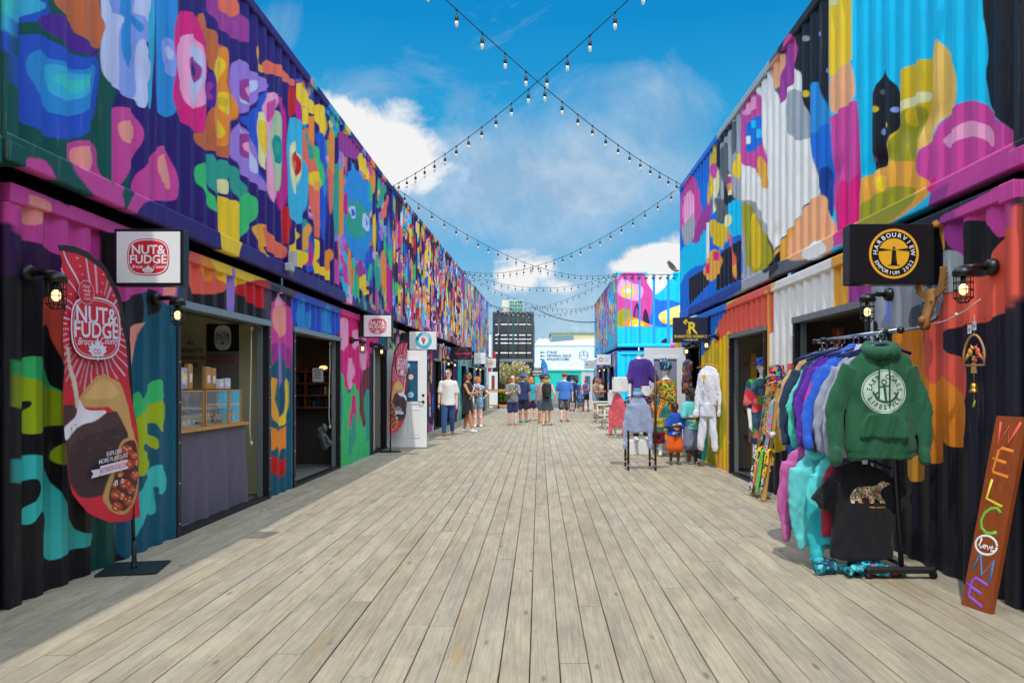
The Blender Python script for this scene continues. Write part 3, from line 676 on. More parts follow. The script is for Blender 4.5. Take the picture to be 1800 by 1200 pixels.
# ---------------------------------------------------------------- ground and deck
def wood_material():
    m = bpy.data.materials.new('weathered_boards'); m.use_nodes = True; t = m.node_tree; L = t.links; b = t.nodes['Principled BSDF']
    def nd(k, **kw):
        n = t.nodes.new(k)
        for a, q in kw.items(): setattr(n, a, q)
        return n
    at_ = nd('ShaderNodeAttribute'); at_.attribute_name = 'paint'
    tcn = nd('ShaderNodeTexCoord'); ad = nd('ShaderNodeVectorMath', operation='MULTIPLY_ADD')
    L.new(at_.outputs['Color'], ad.inputs[0]); ad.inputs[1].default_value = (17, 31, 23); L.new(tcn.outputs['Object'], ad.inputs[2])
    def nz(sc, stretch, det=5, ro=.6, dist=0):
        mp_ = nd('ShaderNodeMapping'); mp_.inputs['Scale'].default_value = stretch; L.new(ad.outputs[0], mp_.inputs[0])
        n = nd('ShaderNodeTexNoise'); n.inputs['Scale'].default_value = sc; n.inputs['Detail'].default_value = det; n.inputs['Roughness'].default_value = ro; n.inputs['Distortion'].default_value = dist
        L.new(mp_.outputs[0], n.inputs['Vector']); return n.outputs[0]
    grain = nz(1.0, (70, 1.6, 1), 4, .6, 1.2); fine = nz(1.0, (190, 5, 1), 3, .7, .4); blot = nz(1.0, (5, 1.6, 1), 5, .65, .5); big = nz(.9, (.9, .5, 1), 4, .6)
    r1 = nd('ShaderNodeValToRGB'); e = r1.color_ramp.elements
    e[0].position = .28; e[0].color = C(156, 147, 130)+(1,); e[1].position = .72; e[1].color = C(186, 176, 153)+(1,)
    x = r1.color_ramp.elements.new(.5); x.color = C(172, 162, 142)+(1,)
    L.new(blot, r1.inputs[0])
    r2 = nd('ShaderNodeMapRange'); r2.inputs[1].default_value = .36; r2.inputs[2].default_value = .56; r2.inputs[3].default_value = .80; r2.inputs[4].default_value = 1.03; L.new(grain, r2.inputs[0])
    r3 = nd('ShaderNodeMapRange'); r3.inputs[1].default_value = .3; r3.inputs[2].default_value = .7; r3.inputs[3].default_value = .90; r3.inputs[4].default_value = 1.06; L.new(fine, r3.inputs[0])
    sp = nd('ShaderNodeSeparateXYZ'); L.new(at_.outputs['Color'], sp.inputs[0])
    r4 = nd('ShaderNodeMapRange'); r4.inputs[3].default_value = .93; r4.inputs[4].default_value = 1.04; L.new(sp.outputs[0], r4.inputs[0])
    rb_ = nd('ShaderNodeMapRange'); rb_.inputs[1].default_value = .35; rb_.inputs[2].default_value = .65; rb_.inputs[3].default_value = .91; rb_.inputs[4].default_value = 1.06; L.new(big, rb_.inputs[0])
    def mul(a, b_):
        n = nd('ShaderNodeMath', operation='MULTIPLY'); L.new(a, n.inputs[0]); L.new(b_, n.inputs[1]); return n.outputs[0]
    k = mul(mul(mul(r2.outputs[0], r3.outputs[0]), r4.outputs[0]), rb_.outputs[0])
    sc_ = nd('ShaderNodeVectorMath', operation='SCALE'); L.new(r1.outputs[0], sc_.inputs[0]); L.new(k, sc_.inputs[3])
    # yellow-brown weather stains along some boards, knots
    st = nd('ShaderNodeMapRange'); st.inputs[1].default_value = .60; st.inputs[2].default_value = .78; st.inputs[3].default_value = 0; st.inputs[4].default_value = .6; L.new(nz(1.0, (9, .9, 1), 4, .6, .8), st.inputs[0])
    m1 = nd('ShaderNodeMix', data_type='RGBA'); L.new(st.outputs[0], m1.inputs[0]); L.new(sc_.outputs[0], m1.inputs[6]); m1.inputs[7].default_value = C(166, 132, 70)+(1,)
    vo = nd('ShaderNodeTexVoronoi'); mpv = nd('ShaderNodeMapping'); mpv.inputs['Scale'].default_value = (5.5, 1.7, 1); L.new(ad.outputs[0], mpv.inputs[0]); L.new(mpv.outputs[0], vo.inputs['Vector']); vo.inputs['Scale'].default_value = 1.0
    kn = nd('ShaderNodeMapRange'); kn.inputs[1].default_value = .045; kn.inputs[2].default_value = .10; kn.inputs[3].default_value = .6; kn.inputs[4].default_value = 0; L.new(vo.outputs['Distance'], kn.inputs[0])
    m2 = nd('ShaderNodeMix', data_type='RGBA'); L.new(kn.outputs[0], m2.inputs[0]); L.new(m1.outputs[2], m2.inputs[6]); m2.inputs[7].default_value = C(92, 78, 62)+(1,)
    # warmer / cooler patches
    m3 = nd('ShaderNodeMix', data_type='RGBA', blend_type='MULTIPLY'); L.new(sp.outputs[1], m3.inputs[0]); L.new(m2.outputs[2], m3.inputs[6]); m3.inputs[7].default_value = (1.0, .965, .90, 1)
    L.new(m3.outputs[2], b.inputs['Base Color']); b.inputs['Roughness'].default_value = .82; b.inputs['Specular IOR Level'].default_value = .3
    bp = nd('ShaderNodeBump'); bp.inputs['Strength'].default_value = .5; bp.inputs['Distance'].default_value = .004; L.new(mul(r2.outputs[0], r3.outputs[0]), bp.inputs['Height']); L.new(bp.outputs[0], b.inputs['Normal'])
    return m
g = MB().use(mat('asphalt_ground', C(96, 96, 94), .9, noise_amt=.2, nscale=1.5)); g.add([(-400, -100, -.12), (400, -100, -.12), (400, 900, -.12), (-400, 900, -.12)], [(0, 1, 2, 3)])
struct(g.build('ground'))
def make_deck():
    mb = MB().use(wood_material()); cols = []; pit = .1475; r = random.Random(3)
    nb = int((9.0+3.44)/pit)
    for i in range(nb):
        x0 = -3.44+i*pit; y = -4.0-r.random()*3.6
        seq = r.choice([3.66, 3.66, 4.88, 3.05]); 
        while y < 45.0:
            y1 = y+seq; a, b_ = max(y, -4.0), min(y1, 45.0)
            seq = r.choice([3.66, 3.66, 4.88, 2.44])
            if b_ > a+.05:
                zt = r.uniform(-.0015, .0015); sk = r.uniform(-.0012, .0012); g0 = .0022+max(0, r.gauss(0, .0012)); e = .003
                xa, xb = x0+g0, x0+pit-.0022
                vs = [(xa, a+.0015, zt-e), (xa+e, a+.0015, zt), (xb-e, a+.0015, zt), (xb, a+.0015, zt-e), (xa+sk, b_-.0015, zt-e), (xa+e+sk, b_-.0015, zt), (xb-e+sk, b_-.0015, zt), (xb+sk, b_-.0015, zt-e)]
                lo = [(xa, a+.0015, -.04), (xb, a+.0015, -.04), (xa+sk, b_-.0015, -.04), (xb+sk, b_-.0015, -.04)]
                mb.add(vs+lo, [(0, 4, 5, 1)[::-1], (1, 5, 6, 2)[::-1], (2, 6, 7, 3)[::-1], (8, 10, 4, 0)[::-1], (3, 7, 11, 9)[::-1], (0, 1, 2, 3, 9, 8), (4, 5, 6, 7, 11, 10)[::-1]])
                q = (r.random(), r.random(), r.random()); cols += [q]*12
            y = y1
    mb.use(mat('screw_head', C(84, 78, 70), .5, .6)); r5 = random.Random(6)
    for i in range(nb-40):
        for j in range(28):
            for e in (.022, .122):
                x, y = -3.44+i*pit+e+r5.uniform(-.004, .004), 2.0+j*.406+r5.uniform(-.006, .006); h = .0038
                mb.add([(x+h*math.cos(q*math.pi/3), y+h*math.sin(q*math.pi/3), .0022) for q in range(6)], [tuple(range(6))]); cols += [(.5, .5, .5)]*6
    struct(mb.build('deck', paint=np.array(cols)))
make_deck()
# small things lying on the deck: screws, litter are single objects later

# ---------------------------------------------------------------- containers
PITCH = .278
def prof(u):
    t = (u % PITCH)/PITCH
    return np.interp(t, [0, .26, .50, .76, 1.0], [0, 0, .036, .036, 0])
def ucols(u0, u1, step):
    br = [u0, u1]; k = math.floor(u0/PITCH)
    while k*PITCH < u1:
        for t in (0, .26, .50, .76):
            q = (k+t)*PITCH
            if u0 < q < u1: br.append(q)
        k += 1
    br = sorted(set(round(b, 5) for b in br)); out = [br[0]]
    for a, b_ in zip(br, br[1:]):
        n = max(1, math.ceil((b_-a)/step((a+b_)/2))); out += [a+(b_-a)*j/n for j in range(1, n+1)]
    return np.array(out)
def grid_obj(name, P, colr, m, parent, closed=False, smooth=False, flip=False):
    nu, nz = P.shape[:2]; off = np.array(parent_origin(parent)) if parent else np.zeros(3)
    V = (P.reshape(-1, 3)-off).astype(np.float32); i = np.arange(nu*nz).reshape(nu, nz)
    if closed: i = np.concatenate([i, i[:, :1]], 1)
    q = np.stack([i[:-1, :-1], i[1:, :-1], i[1:, 1:], i[:-1, 1:]], -1).reshape(-1, 4)
    if flip: q = q[:, ::-1]
    me = bpy.data.meshes.new(name); me.vertices.add(len(V)); me.vertices.foreach_set('co', V.ravel())
    me.loops.add(q.size); me.loops.foreach_set('vertex_index', q.ravel().astype(np.int32))
    me.polygons.add(len(q)); me.polygons.foreach_set('loop_start', np.arange(0, q.size, 4, dtype=np.int32))
    me.update(calc_edges=True)
    if smooth: me.polygons.foreach_set('use_smooth', np.ones(len(q), bool))
    me.materials.append(m)
    a = me.color_attributes.new('paint', 'FLOAT_COLOR', 'POINT'); c4 = np.ones((len(V), 4), np.float32); c4[:, :3] = colr; a.data.foreach_set('color', c4.ravel())
    o = bpy.data.objects.new(name, me); COL.objects.link(o)
    if parent: o.parent = parent
    return o
class Box:
    """a shipping container whose street wall runs along U from O, facing Nn"""
    def __init__(s, name, label, O, U, Nn, L, z0, H, pf, step, rz, openings=(), body=(40, 40, 46), group=None, dents=None):
        s.O, s.U, s.N = Vector(O), Vector(U).normalized(), Vector(Nn).normalized(); s.L, s.z0, s.H = L, z0, H; s.pf, s.step, s.rz = pf, step, rz; s.dents = dents
        c = s.O+s.U*L/2-s.N*1.22; s.root = thing(name, label, 'container', (c.x, c.y, z0), group)
        B = paintm(*body); zt = z0+H
        s.rail('top_rail', zt-.10, zt, 0, L, .02); s.rail('bottom_rail', z0, z0+.165, 0, L, .02)
        cuts = sorted(openings); last = .12
        for (a, b_, ztop) in cuts:
            if a > last+.02: s.panel(last, a, z0+.165, zt-.10)
            s.panel(a, b_, ztop+.07, zt-.10)
            last = b_
        if L-.12 > last+.02: s.panel(last, L-.12, z0+.165, zt-.10)
        for u0 in (0, L-.12): s.post(u0, u0+.12)
        for u in (.089, L-.089):
            for z in (z0+.06, zt-.06):
                cm = MB().use(PAINT); q = s.w(u, .06, z); cm.box(q, (.172 if abs(s.N.x) > .9 else .178, .178, .124), bev=.008)
                cm.build('corner_casting', parent=s.root, paint=s.pf(np.array([u]), np.array([z]))[0])
        mb = MB().use(B); s.slab(mb, 0, L, .05, 2.42, zt-.05, zt-.012); mb.build('roof', parent=s.root)
        mb = MB().use(B); s.slab(mb, .02, L-.02, 2.40, 2.44, z0+.02, zt-.02)
        mb.build('back_panel', parent=s.root)
        for u in (.02, L-.06):
            mb = MB().use(B); k = 9; w_ = 2.3/k; pts = []
            for j in range(k): pts += [(.08+j*w_, .0 if j % 2 else .02), (.08+(j+.8)*w_, .0 if j % 2 else .02)]
            pts += [(q[0], q[1]+.012) for q in reversed(pts)]
            mb.prism(pts, s.w(u, 0, z0+.1), -s.N, s.U, (H-.16) if (-s.N).cross(s.U).z > 0 else -(H-.16))
            mb.build('end_panel', parent=s.root)
    def w(s, u, d, z): return s.O+s.U*u-s.N*d+Vector((0, 0, z))
    def slab(s, mb, u0, u1, d0, d1, z0, z1):
        v = [s.w(u, d, z) for u in (u0, u1) for d in (d0, d1) for z in (z0, z1)]
        mb.add(v, [(0, 1, 3, 2), (4, 6, 7, 5), (0, 4, 5, 1), (2, 3, 7, 6), (0, 2, 6, 4), (1, 5, 7, 3)])
    def arr(s, u, d, z): 
        O, U, Nn = np.array(s.O), np.array(s.U), np.array(s.N)
        return O+U*u[..., None]-Nn*d[..., None]+np.array([0, 0, 1.0])*z[..., None]
    def panel(s, u0, u1, z0, z1, name='side_panel'):
        u = ucols(u0, u1, s.step); nz = max(2, int((z1-z0)/s.rz)+1); z = np.linspace(z0, z1, nz)
        uu, zz_ = np.meshgrid(u, z, indexing='ij'); d = np.broadcast_to(prof(u)[:, None], uu.shape)+.0
        if s.dents: 
            for (cu, cz, ru, rzz, dep) in s.dents: d = d+dep*np.exp(-((uu-cu)/ru)**2-((zz_-cz)/rzz)**2)
        P = s.arr(uu, d, zz_); c = s.pf(uu.ravel(), zz_.ravel())
        fl = s.U.cross(Z3).dot(s.N) < 0
        return grid_obj(name, P, c, PAINT, s.root, flip=fl)
    def rail(s, name, z0, z1, u0, u1, pr):
        u = np.linspace(u0, u1, int((u1-u0)/(.015 if s.O.y < 6 else .03))); ring = [(.07, z1), (0-pr, z1)]+[(-pr, z1-(z1-z0)*q/10) for q in range(1, 10)]+[(-pr, z0), (.07, z0)]
        uu = np.repeat(u[:, None], len(ring), 1); d = np.array([q[0] for q in ring])[None]+0*uu; z = np.array([q[1] for q in ring])[None]+0*uu
        fl = s.U.cross(Z3).dot(s.N) > 0
        return grid_obj(name, s.arr(uu, d, z), s.pf(uu.ravel(), z.ravel()), PAINT, s.root, flip=fl, closed=True)
    def post(s, u0, u1):
        z = np.linspace(s.z0+.12, s.z0+s.H-.12, 90); ring = [(u0, .10), (u0, -.012), (u1, -.012), (u1, .06)]
        zz_ = np.repeat(z[:, None], 4, 1); uu = np.array([q[0] for q in ring])[None]+0*zz_; d = np.array([q[1] for q in ring])[None]+0*zz_
        fl = s.U.cross(Z3).dot(s.N) > 0
        return grid_obj('corner_post', s.arr(uu, d, zz_), s.pf(uu.ravel(), zz_.ravel()), PAINT, s.root, flip=fl, closed=True)
    def frame(s, a, b_, ztop, sill=.0, jamb=.07, m=None, header=None, bolts=True):
        """steel frame round an opening, the sides behind it and the sill"""
        mb = MB().use(m or STEEL_DK)
        s.slab(mb, a, a+jamb, -.012, .09, -.02, ztop+.005); s.slab(mb, b_-jamb, b_, -.012, .09, -.02, ztop+.005)
        s.slab(mb, a-.004, b_+.004, -.004, .12, -.03, .035)
        fr_ = mb.build('door_frame', parent=s.root)
        hb = MB().use(header or GALV); s.slab(hb, a-.01, b_+.01, -.022, .11, ztop, ztop+.068); hb.build('lintel', parent=s.root)
        if bolts:
            bb_ = MB().use(BOLT)
            for u in (a+.035, b_-.035):
                for k in range(6): 
                    p = s.w(u, -.014, .12+k*.37); bb_.ell(p, (.008, .008, .008), n=6, m=4)
            bb_.build('bolts', parent=fr_)
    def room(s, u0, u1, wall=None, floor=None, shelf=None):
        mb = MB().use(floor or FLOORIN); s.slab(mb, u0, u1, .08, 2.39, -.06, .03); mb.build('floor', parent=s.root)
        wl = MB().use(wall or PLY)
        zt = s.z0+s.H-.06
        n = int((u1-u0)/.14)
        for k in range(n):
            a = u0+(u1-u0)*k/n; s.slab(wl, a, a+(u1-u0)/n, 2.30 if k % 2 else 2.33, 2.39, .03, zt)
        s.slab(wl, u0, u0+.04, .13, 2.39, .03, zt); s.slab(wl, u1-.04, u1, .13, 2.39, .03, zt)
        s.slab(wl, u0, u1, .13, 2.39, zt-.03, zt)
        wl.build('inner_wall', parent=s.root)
def step_near(Ybase):
    return lambda u: min(.05, max(.005, (u+Ybase)**2/(784*3.2)*.62))
def pf_px(X, yfun, polys, basef):
    def f(u, z):
        Y = yfun(u); P = np.stack([VX+F*X/Y, VY-(z-CH)*F/Y], 1)
        base = basef(P[:, 0], P[:, 1]); return paint_polys(P, polys, base, 1.2)
    return f
def const(k): return lambda x, y: np.tile(s2l(PAL[k]), (len(x), 1))
def bands(*bs):
    """bs: (x limit, key) from left to right"""
    def f(x, y):
        c = np.tile(s2l(PAL[bs[-1][1]]), (len(x), 1))
        for lim, k in reversed(bs[:-1]): c[x < lim] = s2l(PAL[k])
        return c
    return f
def pf_uz(polys, key, w_=.02):
    def f(u, z): return paint_polys(np.stack([u, z], 1), polys, s2l(np.array(PAL[key]))[None]*np.ones((len(u), 1)), w_)
    return f
H0 = 2.896; ZU = 2.80
H_LOW = 2.87
GRPU = 'mural containers of the upper storey'; GRPL = 'mural containers with shop fronts at deck level'

# left row, upper storey
XL = -3.2; Y0 = 4.86
extra = [(c, np.stack([VX+F*XL/(P[:, 0]+Y0), VY-(P[:, 1]-CH)*F/(P[:, 0]+Y0)], 1)) for c, P in blobs(95, 5.6, 12.1, ZU+.0, ZU+H0, 'aTcMpyOGrLqsLm', 5, .25, .7, .3, 1.0)]
U1 = Box('shipping_container', 'upper left container nearest the camera, big flowers and pink buds on indigo', (XL, 4.68, 0), Y3, X3, 12.35, 2.74, 2.93,
         pf_px(XL, lambda u: u+4.68, extra+LU, const('i')), step_near(Y0), .0060, body=(60, 40, 90), group=GRPU, dents=[(3.1, 3.6, .2, .3, .02), (5.3, 4.4, .15, .2, .018), (7.4, 3.4, .12, .2, .02), (1.6, 3.9, .2, .15, .018), (9.4, 4.2, .15, .2, .02)])
a1 = .0205; Udir = Vector((math.sin(a1), math.cos(a1), 0)); Ndir = Vector((math.cos(a1), -math.sin(a1), 0))
keysL = 'aTcpyOGrLPuhdeqsVmYkiwaTcs'; keysW = 'yOqdhrmLcasTGWPYeuyOqXdcyzwOk'
st2 = lambda u: .022
U2 = Box('shipping_container', 'upper left container second from the camera, crowded small motifs in teal, orange and lilac', (XL, 17.06, 0), Udir, Ndir, 12.17, ZU, H0,
         pf_uz(blobs(430, 0, 12.2, ZU, ZU+H0, keysW, 11, .2, .62, .25, .9, .7), 'P'), st2, .018, body=(50, 110, 110), group=GRPU)
p3 = Vector((XL, 17.06, 0))+Udir*12.2
U3 = Box('shipping_container', 'upper left container farthest from the camera, long upright drips of blue, green and lilac', p3, Udir, Ndir, 12.17, ZU, H0,
         pf_uz(blobs(330, 0, 12.2, ZU, ZU+H0, keysW+'ascLY', 12, .3, .8, .5, 1.6, .6), 'a'), lambda u: .03, .025, body=(60, 80, 120), group=GRPU)
# left row, deck level
XLL = -3.3
L1 = Box('shipping_container', 'lower left container nearest the camera, coral leaves and tulip beside the confectionery counter', (XLL, Y0, 0), Y3, X3, 12.17, -.22, H_LOW,
         pf_px(XLL, lambda u: u+Y0, LL, bands((225, 'k'), (330, 'n'), (480, 'v'), (1800, 'n'))), step_near(Y0), .0062,
         openings=[(2.27, 4.74, 2.10), (5.66, 8.14, 2.10), (10.62, 12.05, 2.12)], body=(50, 50, 60), group=GRPL)
L2 = Box('shipping_container', 'lower left container second from the camera, behind the open white door', (XLL, 17.06, 0), Udir, Ndir, 12.17, -.22, H_LOW,
         pf_uz(blobs(230, 0, 12.2, -.2, 2.75, keysW, 21, .15, .5, .25, .9), 'P'), st2, .025,
         openings=[(1.0, 2.4, 2.1), (3.2, 5.4, 2.1), (6.6, 8.0, 2.1), (9.0, 11.0, 2.1)], body=(60, 80, 120), group=GRPL)
L3 = Box('shipping_container', 'lower left container farthest from the camera, next to the yellow railing', Vector((XLL, 17.06, 0))+Udir*12.2, Udir, Ndir, 12.17, -.22, H_LOW,
         pf_uz(blobs(180, 0, 12.2, -.2, 2.75, keysW, 22, .15, .5, .3, 1.0), 'V'), lambda u: .04, .04,
         openings=[(1.2, 2.7, 2.1), (3.8, 5.6, 2.1), (6.8, 8.2, 2.1), (9.2, 11.0, 2.1)], body=(60, 80, 120), group=GRPL)
# right row
XR = 3.08; YR = 4.95
RDENT = [(3.2, 3.6, .25, .12, .03), (2.2, 3.4, .3, .1, .035), (5.2, 3.35, .12, .1, .03), (6.4, 3.9, .15, .08, .02), (7.2, 3.5, .1, .2, .02), (1.4, 3.5, .3, .1, .03), (8.2, 4.2, .12, .1, .02)]
U4 = Box('shipping_container', 'upper right container with white, black and cyan mural of leaves and clouds', (XR, YR, 0), Y3, -X3, 12.15, 2.79, 2.91,
         pf_px(XR, lambda u: u+YR, RU, bands((1262, 'b'), (1355, 'S'), (1457, 'D'), (1788, 'z'), (9999, 'k'))), step_near(YR), .0060, body=(30, 32, 40), group=GRPU, dents=RDENT)
XRL = 2.97
L4 = Box('shipping_container', 'lower right container with yellow, coral and black mural around the clothing shops', (XRL, Y0, 0), Y3, -X3, 12.2, -.2, H_LOW,
         pf_px(XRL, lambda u: u+Y0, RL, bands((1400, 'K'), (1466, 'W'), (1530, 'S'), (1900, 'N'))), step_near(Y0), .0062,
         openings=[(2.20, 4.30, 2.10), (5.44, 7.39, 2.10), (9.6, 11.0, 2.10)], body=(40, 42, 52), group=GRPL)
# the pairs that carry on past the camera
for X, sg, zz0, hh, nm, key, gg in ((XL, 1, 2.70, 2.9, 'upper left container ending at the edge of the view, dark green with red', 'g', GRPU), (XLL, 1, -.22, H_LOW, 'lower left container ending at the edge of the view, black with a dark frame', 'k', GRPL),
                             (XR, -1, 2.76, 2.9, 'upper right container ending at the edge of the view, plain black', 'k', GRPU), (XRL, -1, -.2, H_LOW, 'lower right container ending at the edge of the view, black with a dark doorway', 'N', GRPL)):
    Box('shipping_container', nm, (X, -7.4 if X != XL else -7.53, 0), Y3, X3*sg, 12.17, zz0, hh, pf_uz(blobs(18, 0, 11.4 if gg is GRPL else 12.2, zz0, zz0+hh, 'dmTGrc' if sg > 0 else 'kN', 31+int(zz0), .5, 1.4, .5, 1.6), key, .03), lambda u: .06, .06, body=(26, 28, 34), group=gg,
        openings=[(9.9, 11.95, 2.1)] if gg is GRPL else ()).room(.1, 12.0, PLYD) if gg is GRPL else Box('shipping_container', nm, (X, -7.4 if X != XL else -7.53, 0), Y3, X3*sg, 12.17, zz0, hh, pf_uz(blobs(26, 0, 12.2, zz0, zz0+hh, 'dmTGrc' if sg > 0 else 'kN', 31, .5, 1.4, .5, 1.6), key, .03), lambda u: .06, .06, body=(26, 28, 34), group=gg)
# blue landscape pair in the background
def pf_end(u, z):        # street side wall, u along +Y
    return None
YB = 30.0; XB = 2.98
keysR = 'SPoObKHmuwLAzDb'
U5 = Box('shipping_container', 'upper container with pink sunset landscape painted on its end', (XB, YB, 0), Y3, -X3, 12.17, 2.78, H0,
         pf_uz(blobs(150, .3, 12.2, 2.78, 2.78+H0, keysR, 41, .3, 1.1, .4, 1.3), 's'), lambda u: .045, .03, body=(0, 150, 230), group=GRPU)
L5 = Box('shipping_container', 'lower blue container under the sunset landscape, with shop fronts along its side', (XB, YB, 0), Y3, -X3, 12.17, -.2, H_LOW,
         pf_uz(blobs(110, .2, 12.2, -.2, 2.7, keysR, 42, .3, .9, .5, 1.5), 'b'), lambda u: .05, .04,
         openings=[(1.4, 3.2, 2.1), (4.4, 6.0, 2.1), (7.2, 9.0, 2.1)], body=(0, 150, 230), group=GRPL)
def end_wall(box, z0, z1):
    """painted corrugated end facing the camera"""
    x = ucols(0, 2.44-.24, lambda u: .02); z = np.linspace(z0, z1, 130); xx, zz_ = np.meshgrid(x, z, indexing='ij')
    Xw = box.O.x+.12+xx; Yw = YB-.005+prof(x)[:, None]*.9+0*xx; P = np.stack([Xw, Yw, zz_], -1)
    px = np.stack([VX+F*Xw.ravel()/YB, VY-(zz_.ravel()-CH)*F/YB], 1)
    grid_obj('end_mural', P, paint_polys(px, BL, s2l(np.array(PAL['z']))[None]*np.ones((len(px), 1)), .8), PAINT, box.root)
    for nm, x0, x1, za, zb in (('end_post', 0, .12, z0, z1), ('end_post', 2.32, 2.44, z0, z1), ('end_beam', 0, 2.44, z0-.13, z0), ('end_beam', 0, 2.44, z1, z1+.10)):
        xs = np.linspace(x0, x1, max(3, int((x1-x0)/.03))); zs = np.linspace(za, zb, max(3, int((zb-za)/.03))); xx, zz_ = np.meshgrid(xs, zs, indexing='ij')
        P = np.stack([XB+xx, YB-.03+0*xx, zz_], -1); px = np.stack([VX+F*(XB+xx.ravel())/YB, VY-(zz_.ravel()-CH)*F/YB], 1)
        cc = paint_polys(px, BL, s2l(np.array(PAL['z']))[None]*np.ones((len(px), 1)), .8)
        mbx = grid_obj(nm, P, cc, PAINT, box.root)
        sol = mbx.modifiers.new('s', 'SOLIDIFY'); sol.thickness = .05; sol.offset = -1
end_wall(U5, 2.92, 5.57); end_wall(L5, -.06, 2.5)
mb = MB().use(BLACK)
for k in range(8):
    for z in (5.44,): mb.box((XB+.3+k*.27, YB-.012, z), (.11, .02, .05))
mb.build('vent_slots', parent=U5.root)

# openings: frames and rooms
CREAMW = mat('cream_wall', C(205, 200, 158), .8, noise_amt=.06, nscale=3)
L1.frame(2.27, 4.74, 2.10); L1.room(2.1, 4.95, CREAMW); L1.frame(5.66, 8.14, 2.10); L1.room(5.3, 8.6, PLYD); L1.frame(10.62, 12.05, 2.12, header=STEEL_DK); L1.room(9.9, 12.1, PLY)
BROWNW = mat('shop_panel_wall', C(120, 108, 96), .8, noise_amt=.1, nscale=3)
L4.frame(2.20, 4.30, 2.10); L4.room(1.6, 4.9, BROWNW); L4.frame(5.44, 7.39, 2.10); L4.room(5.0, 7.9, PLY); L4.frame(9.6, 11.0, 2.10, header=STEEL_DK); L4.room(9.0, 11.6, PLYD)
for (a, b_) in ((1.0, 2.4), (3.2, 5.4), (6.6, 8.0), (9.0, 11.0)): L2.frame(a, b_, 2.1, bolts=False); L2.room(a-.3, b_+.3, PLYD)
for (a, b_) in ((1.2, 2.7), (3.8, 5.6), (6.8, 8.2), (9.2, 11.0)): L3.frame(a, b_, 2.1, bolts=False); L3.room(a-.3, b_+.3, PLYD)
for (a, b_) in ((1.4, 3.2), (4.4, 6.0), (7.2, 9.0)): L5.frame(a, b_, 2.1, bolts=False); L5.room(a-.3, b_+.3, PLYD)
# ---------------------------------------------------------------- soft bodies: overlapping shapes fused into one skin
def remesh(mb, vox, name, parent, m, smooth=4, disp=None, matfn=None, mats=None, paintfn=None, dec=None):
    me = bpy.data.meshes.new('r'); me.from_pydata([tuple(v) for v in mb.v], [], mb.f); me.update()
    o = bpy.data.objects.new('r', me); COL.objects.link(o)
    md = o.modifiers.new('r', 'REMESH'); md.mode = 'VOXEL'; md.voxel_size = vox
    sm = o.modifiers.new('s', 'SMOOTH'); sm.iterations = smooth; sm.factor = .5
    if dec: dm = o.modifiers.new('d', 'DECIMATE'); dm.ratio = dec
    dg = bpy.context.evaluated_depsgraph_get(); dg.update()
    m2 = bpy.data.meshes.new_from_object(o.evaluated_get(dg)); bpy.data.objects.remove(o); bpy.data.meshes.remove(me)
    n = len(m2.vertices); co = np.empty(n*3, np.float32); m2.vertices.foreach_get('co', co); co = co.reshape(-1, 3)
    if disp:
        no = np.empty(n*3, np.float32); m2.vertices.foreach_get('normal', no); no = no.reshape(-1, 3)
        co = co+no*disp(co)[:, None].astype(np.float32)
    wco = co.copy()
    off = np.array(parent_origin(parent) if parent else (0, 0, 0), np.float32); co = co-off
    m2.vertices.foreach_set('co', co.ravel()); m2.polygons.foreach_set('use_smooth', np.ones(len(m2.polygons), bool)); m2.update()
    m2.name = name; m2.materials.clear()
    for q in (mats or [m]): m2.materials.append(q)
    if matfn:
        c = np.empty(len(m2.polygons)*3, np.float32); m2.polygons.foreach_get('center', c); mi = matfn(c.reshape(-1, 3)+off).astype(np.int32); m2.polygons.foreach_set('material_index', mi)
    if paintfn is not None:
        a = m2.color_attributes.new('paint', 'FLOAT_COLOR', 'POINT'); c4 = np.ones((n, 4), np.float32); c4[:, :3] = paintfn(wco); a.data.foreach_set('color', c4.ravel())
    o = bpy.data.objects.new(name, m2); COL.objects.link(o)
    if parent: o.parent = parent
    return o
def cap(mb, a, b, ra, rb, n=12):
    """tapered limb with round ends"""
    a, b = Vector(a), Vector(b); d = b-a; L = d.length
    if L < 1e-5: return mb.ell(a, (ra, ra, ra))
    t = d/L; pts = []; rr = []
    for k in range(4): th = math.pi/2*(1-k/4); pts.append(a-t*ra*math.sin(th)); rr.append(max(1e-4, ra*math.cos(th)))
    pts.append(a); rr.append(ra); pts.append((a+b)/2); rr.append((ra+rb)/2); pts.append(b); rr.append(rb)
    for k in range(1, 5): th = math.pi/2*k/4; pts.append(b+t*rb*math.sin(th)); rr.append(max(1e-4, rb*math.cos(th)))
    return mb.tube(pts, rr, n)
def chain(mb, pts, rs, n=12):
    for a, b, ra, rb in zip(pts, pts[1:], rs, rs[1:]): cap(mb, a, b, ra, rb, n)
def oval(c, rx, ry, X, Y, n=20):
    return [Vector(c)+X*(rx*math.cos(2*math.pi*k/n))+Y*(ry*math.sin(2*math.pi*k/n)) for k in range(n)]
def wrinkle(amp, sc=9.0, seed=0, stretch=(1, 1, .5)):
    def f(co):
        s = np.array(stretch)*sc; v = np.zeros(len(co)); r = np.random.default_rng(seed)
        for k in range(5):
            d = r.normal(size=3); d /= np.linalg.norm(d); fr = (1+.6*k)
            v += np.sin((co*s) @ d*fr*2.2+r.uniform(0, 6)+1.3*np.sin((co*s) @ r.normal(size=3)*.8))/fr
        return v*amp
    return f
SKIN = {k: mat('skin_'+k, C(*v), .5, noise_amt=.05, nscale=20) for k, v in dict(fair=(226, 170, 145), pink=(232, 184, 166), tan=(190, 128, 92), dark=(92, 56, 40), dark2=(74, 45, 33)).items()}
EYEW = mat('eye_dark', C(30, 20, 16), .2); LIP = mat('lip', C(170, 80, 75), .5); LIPD = mat('lip_dark', C(96, 44, 38), .5)
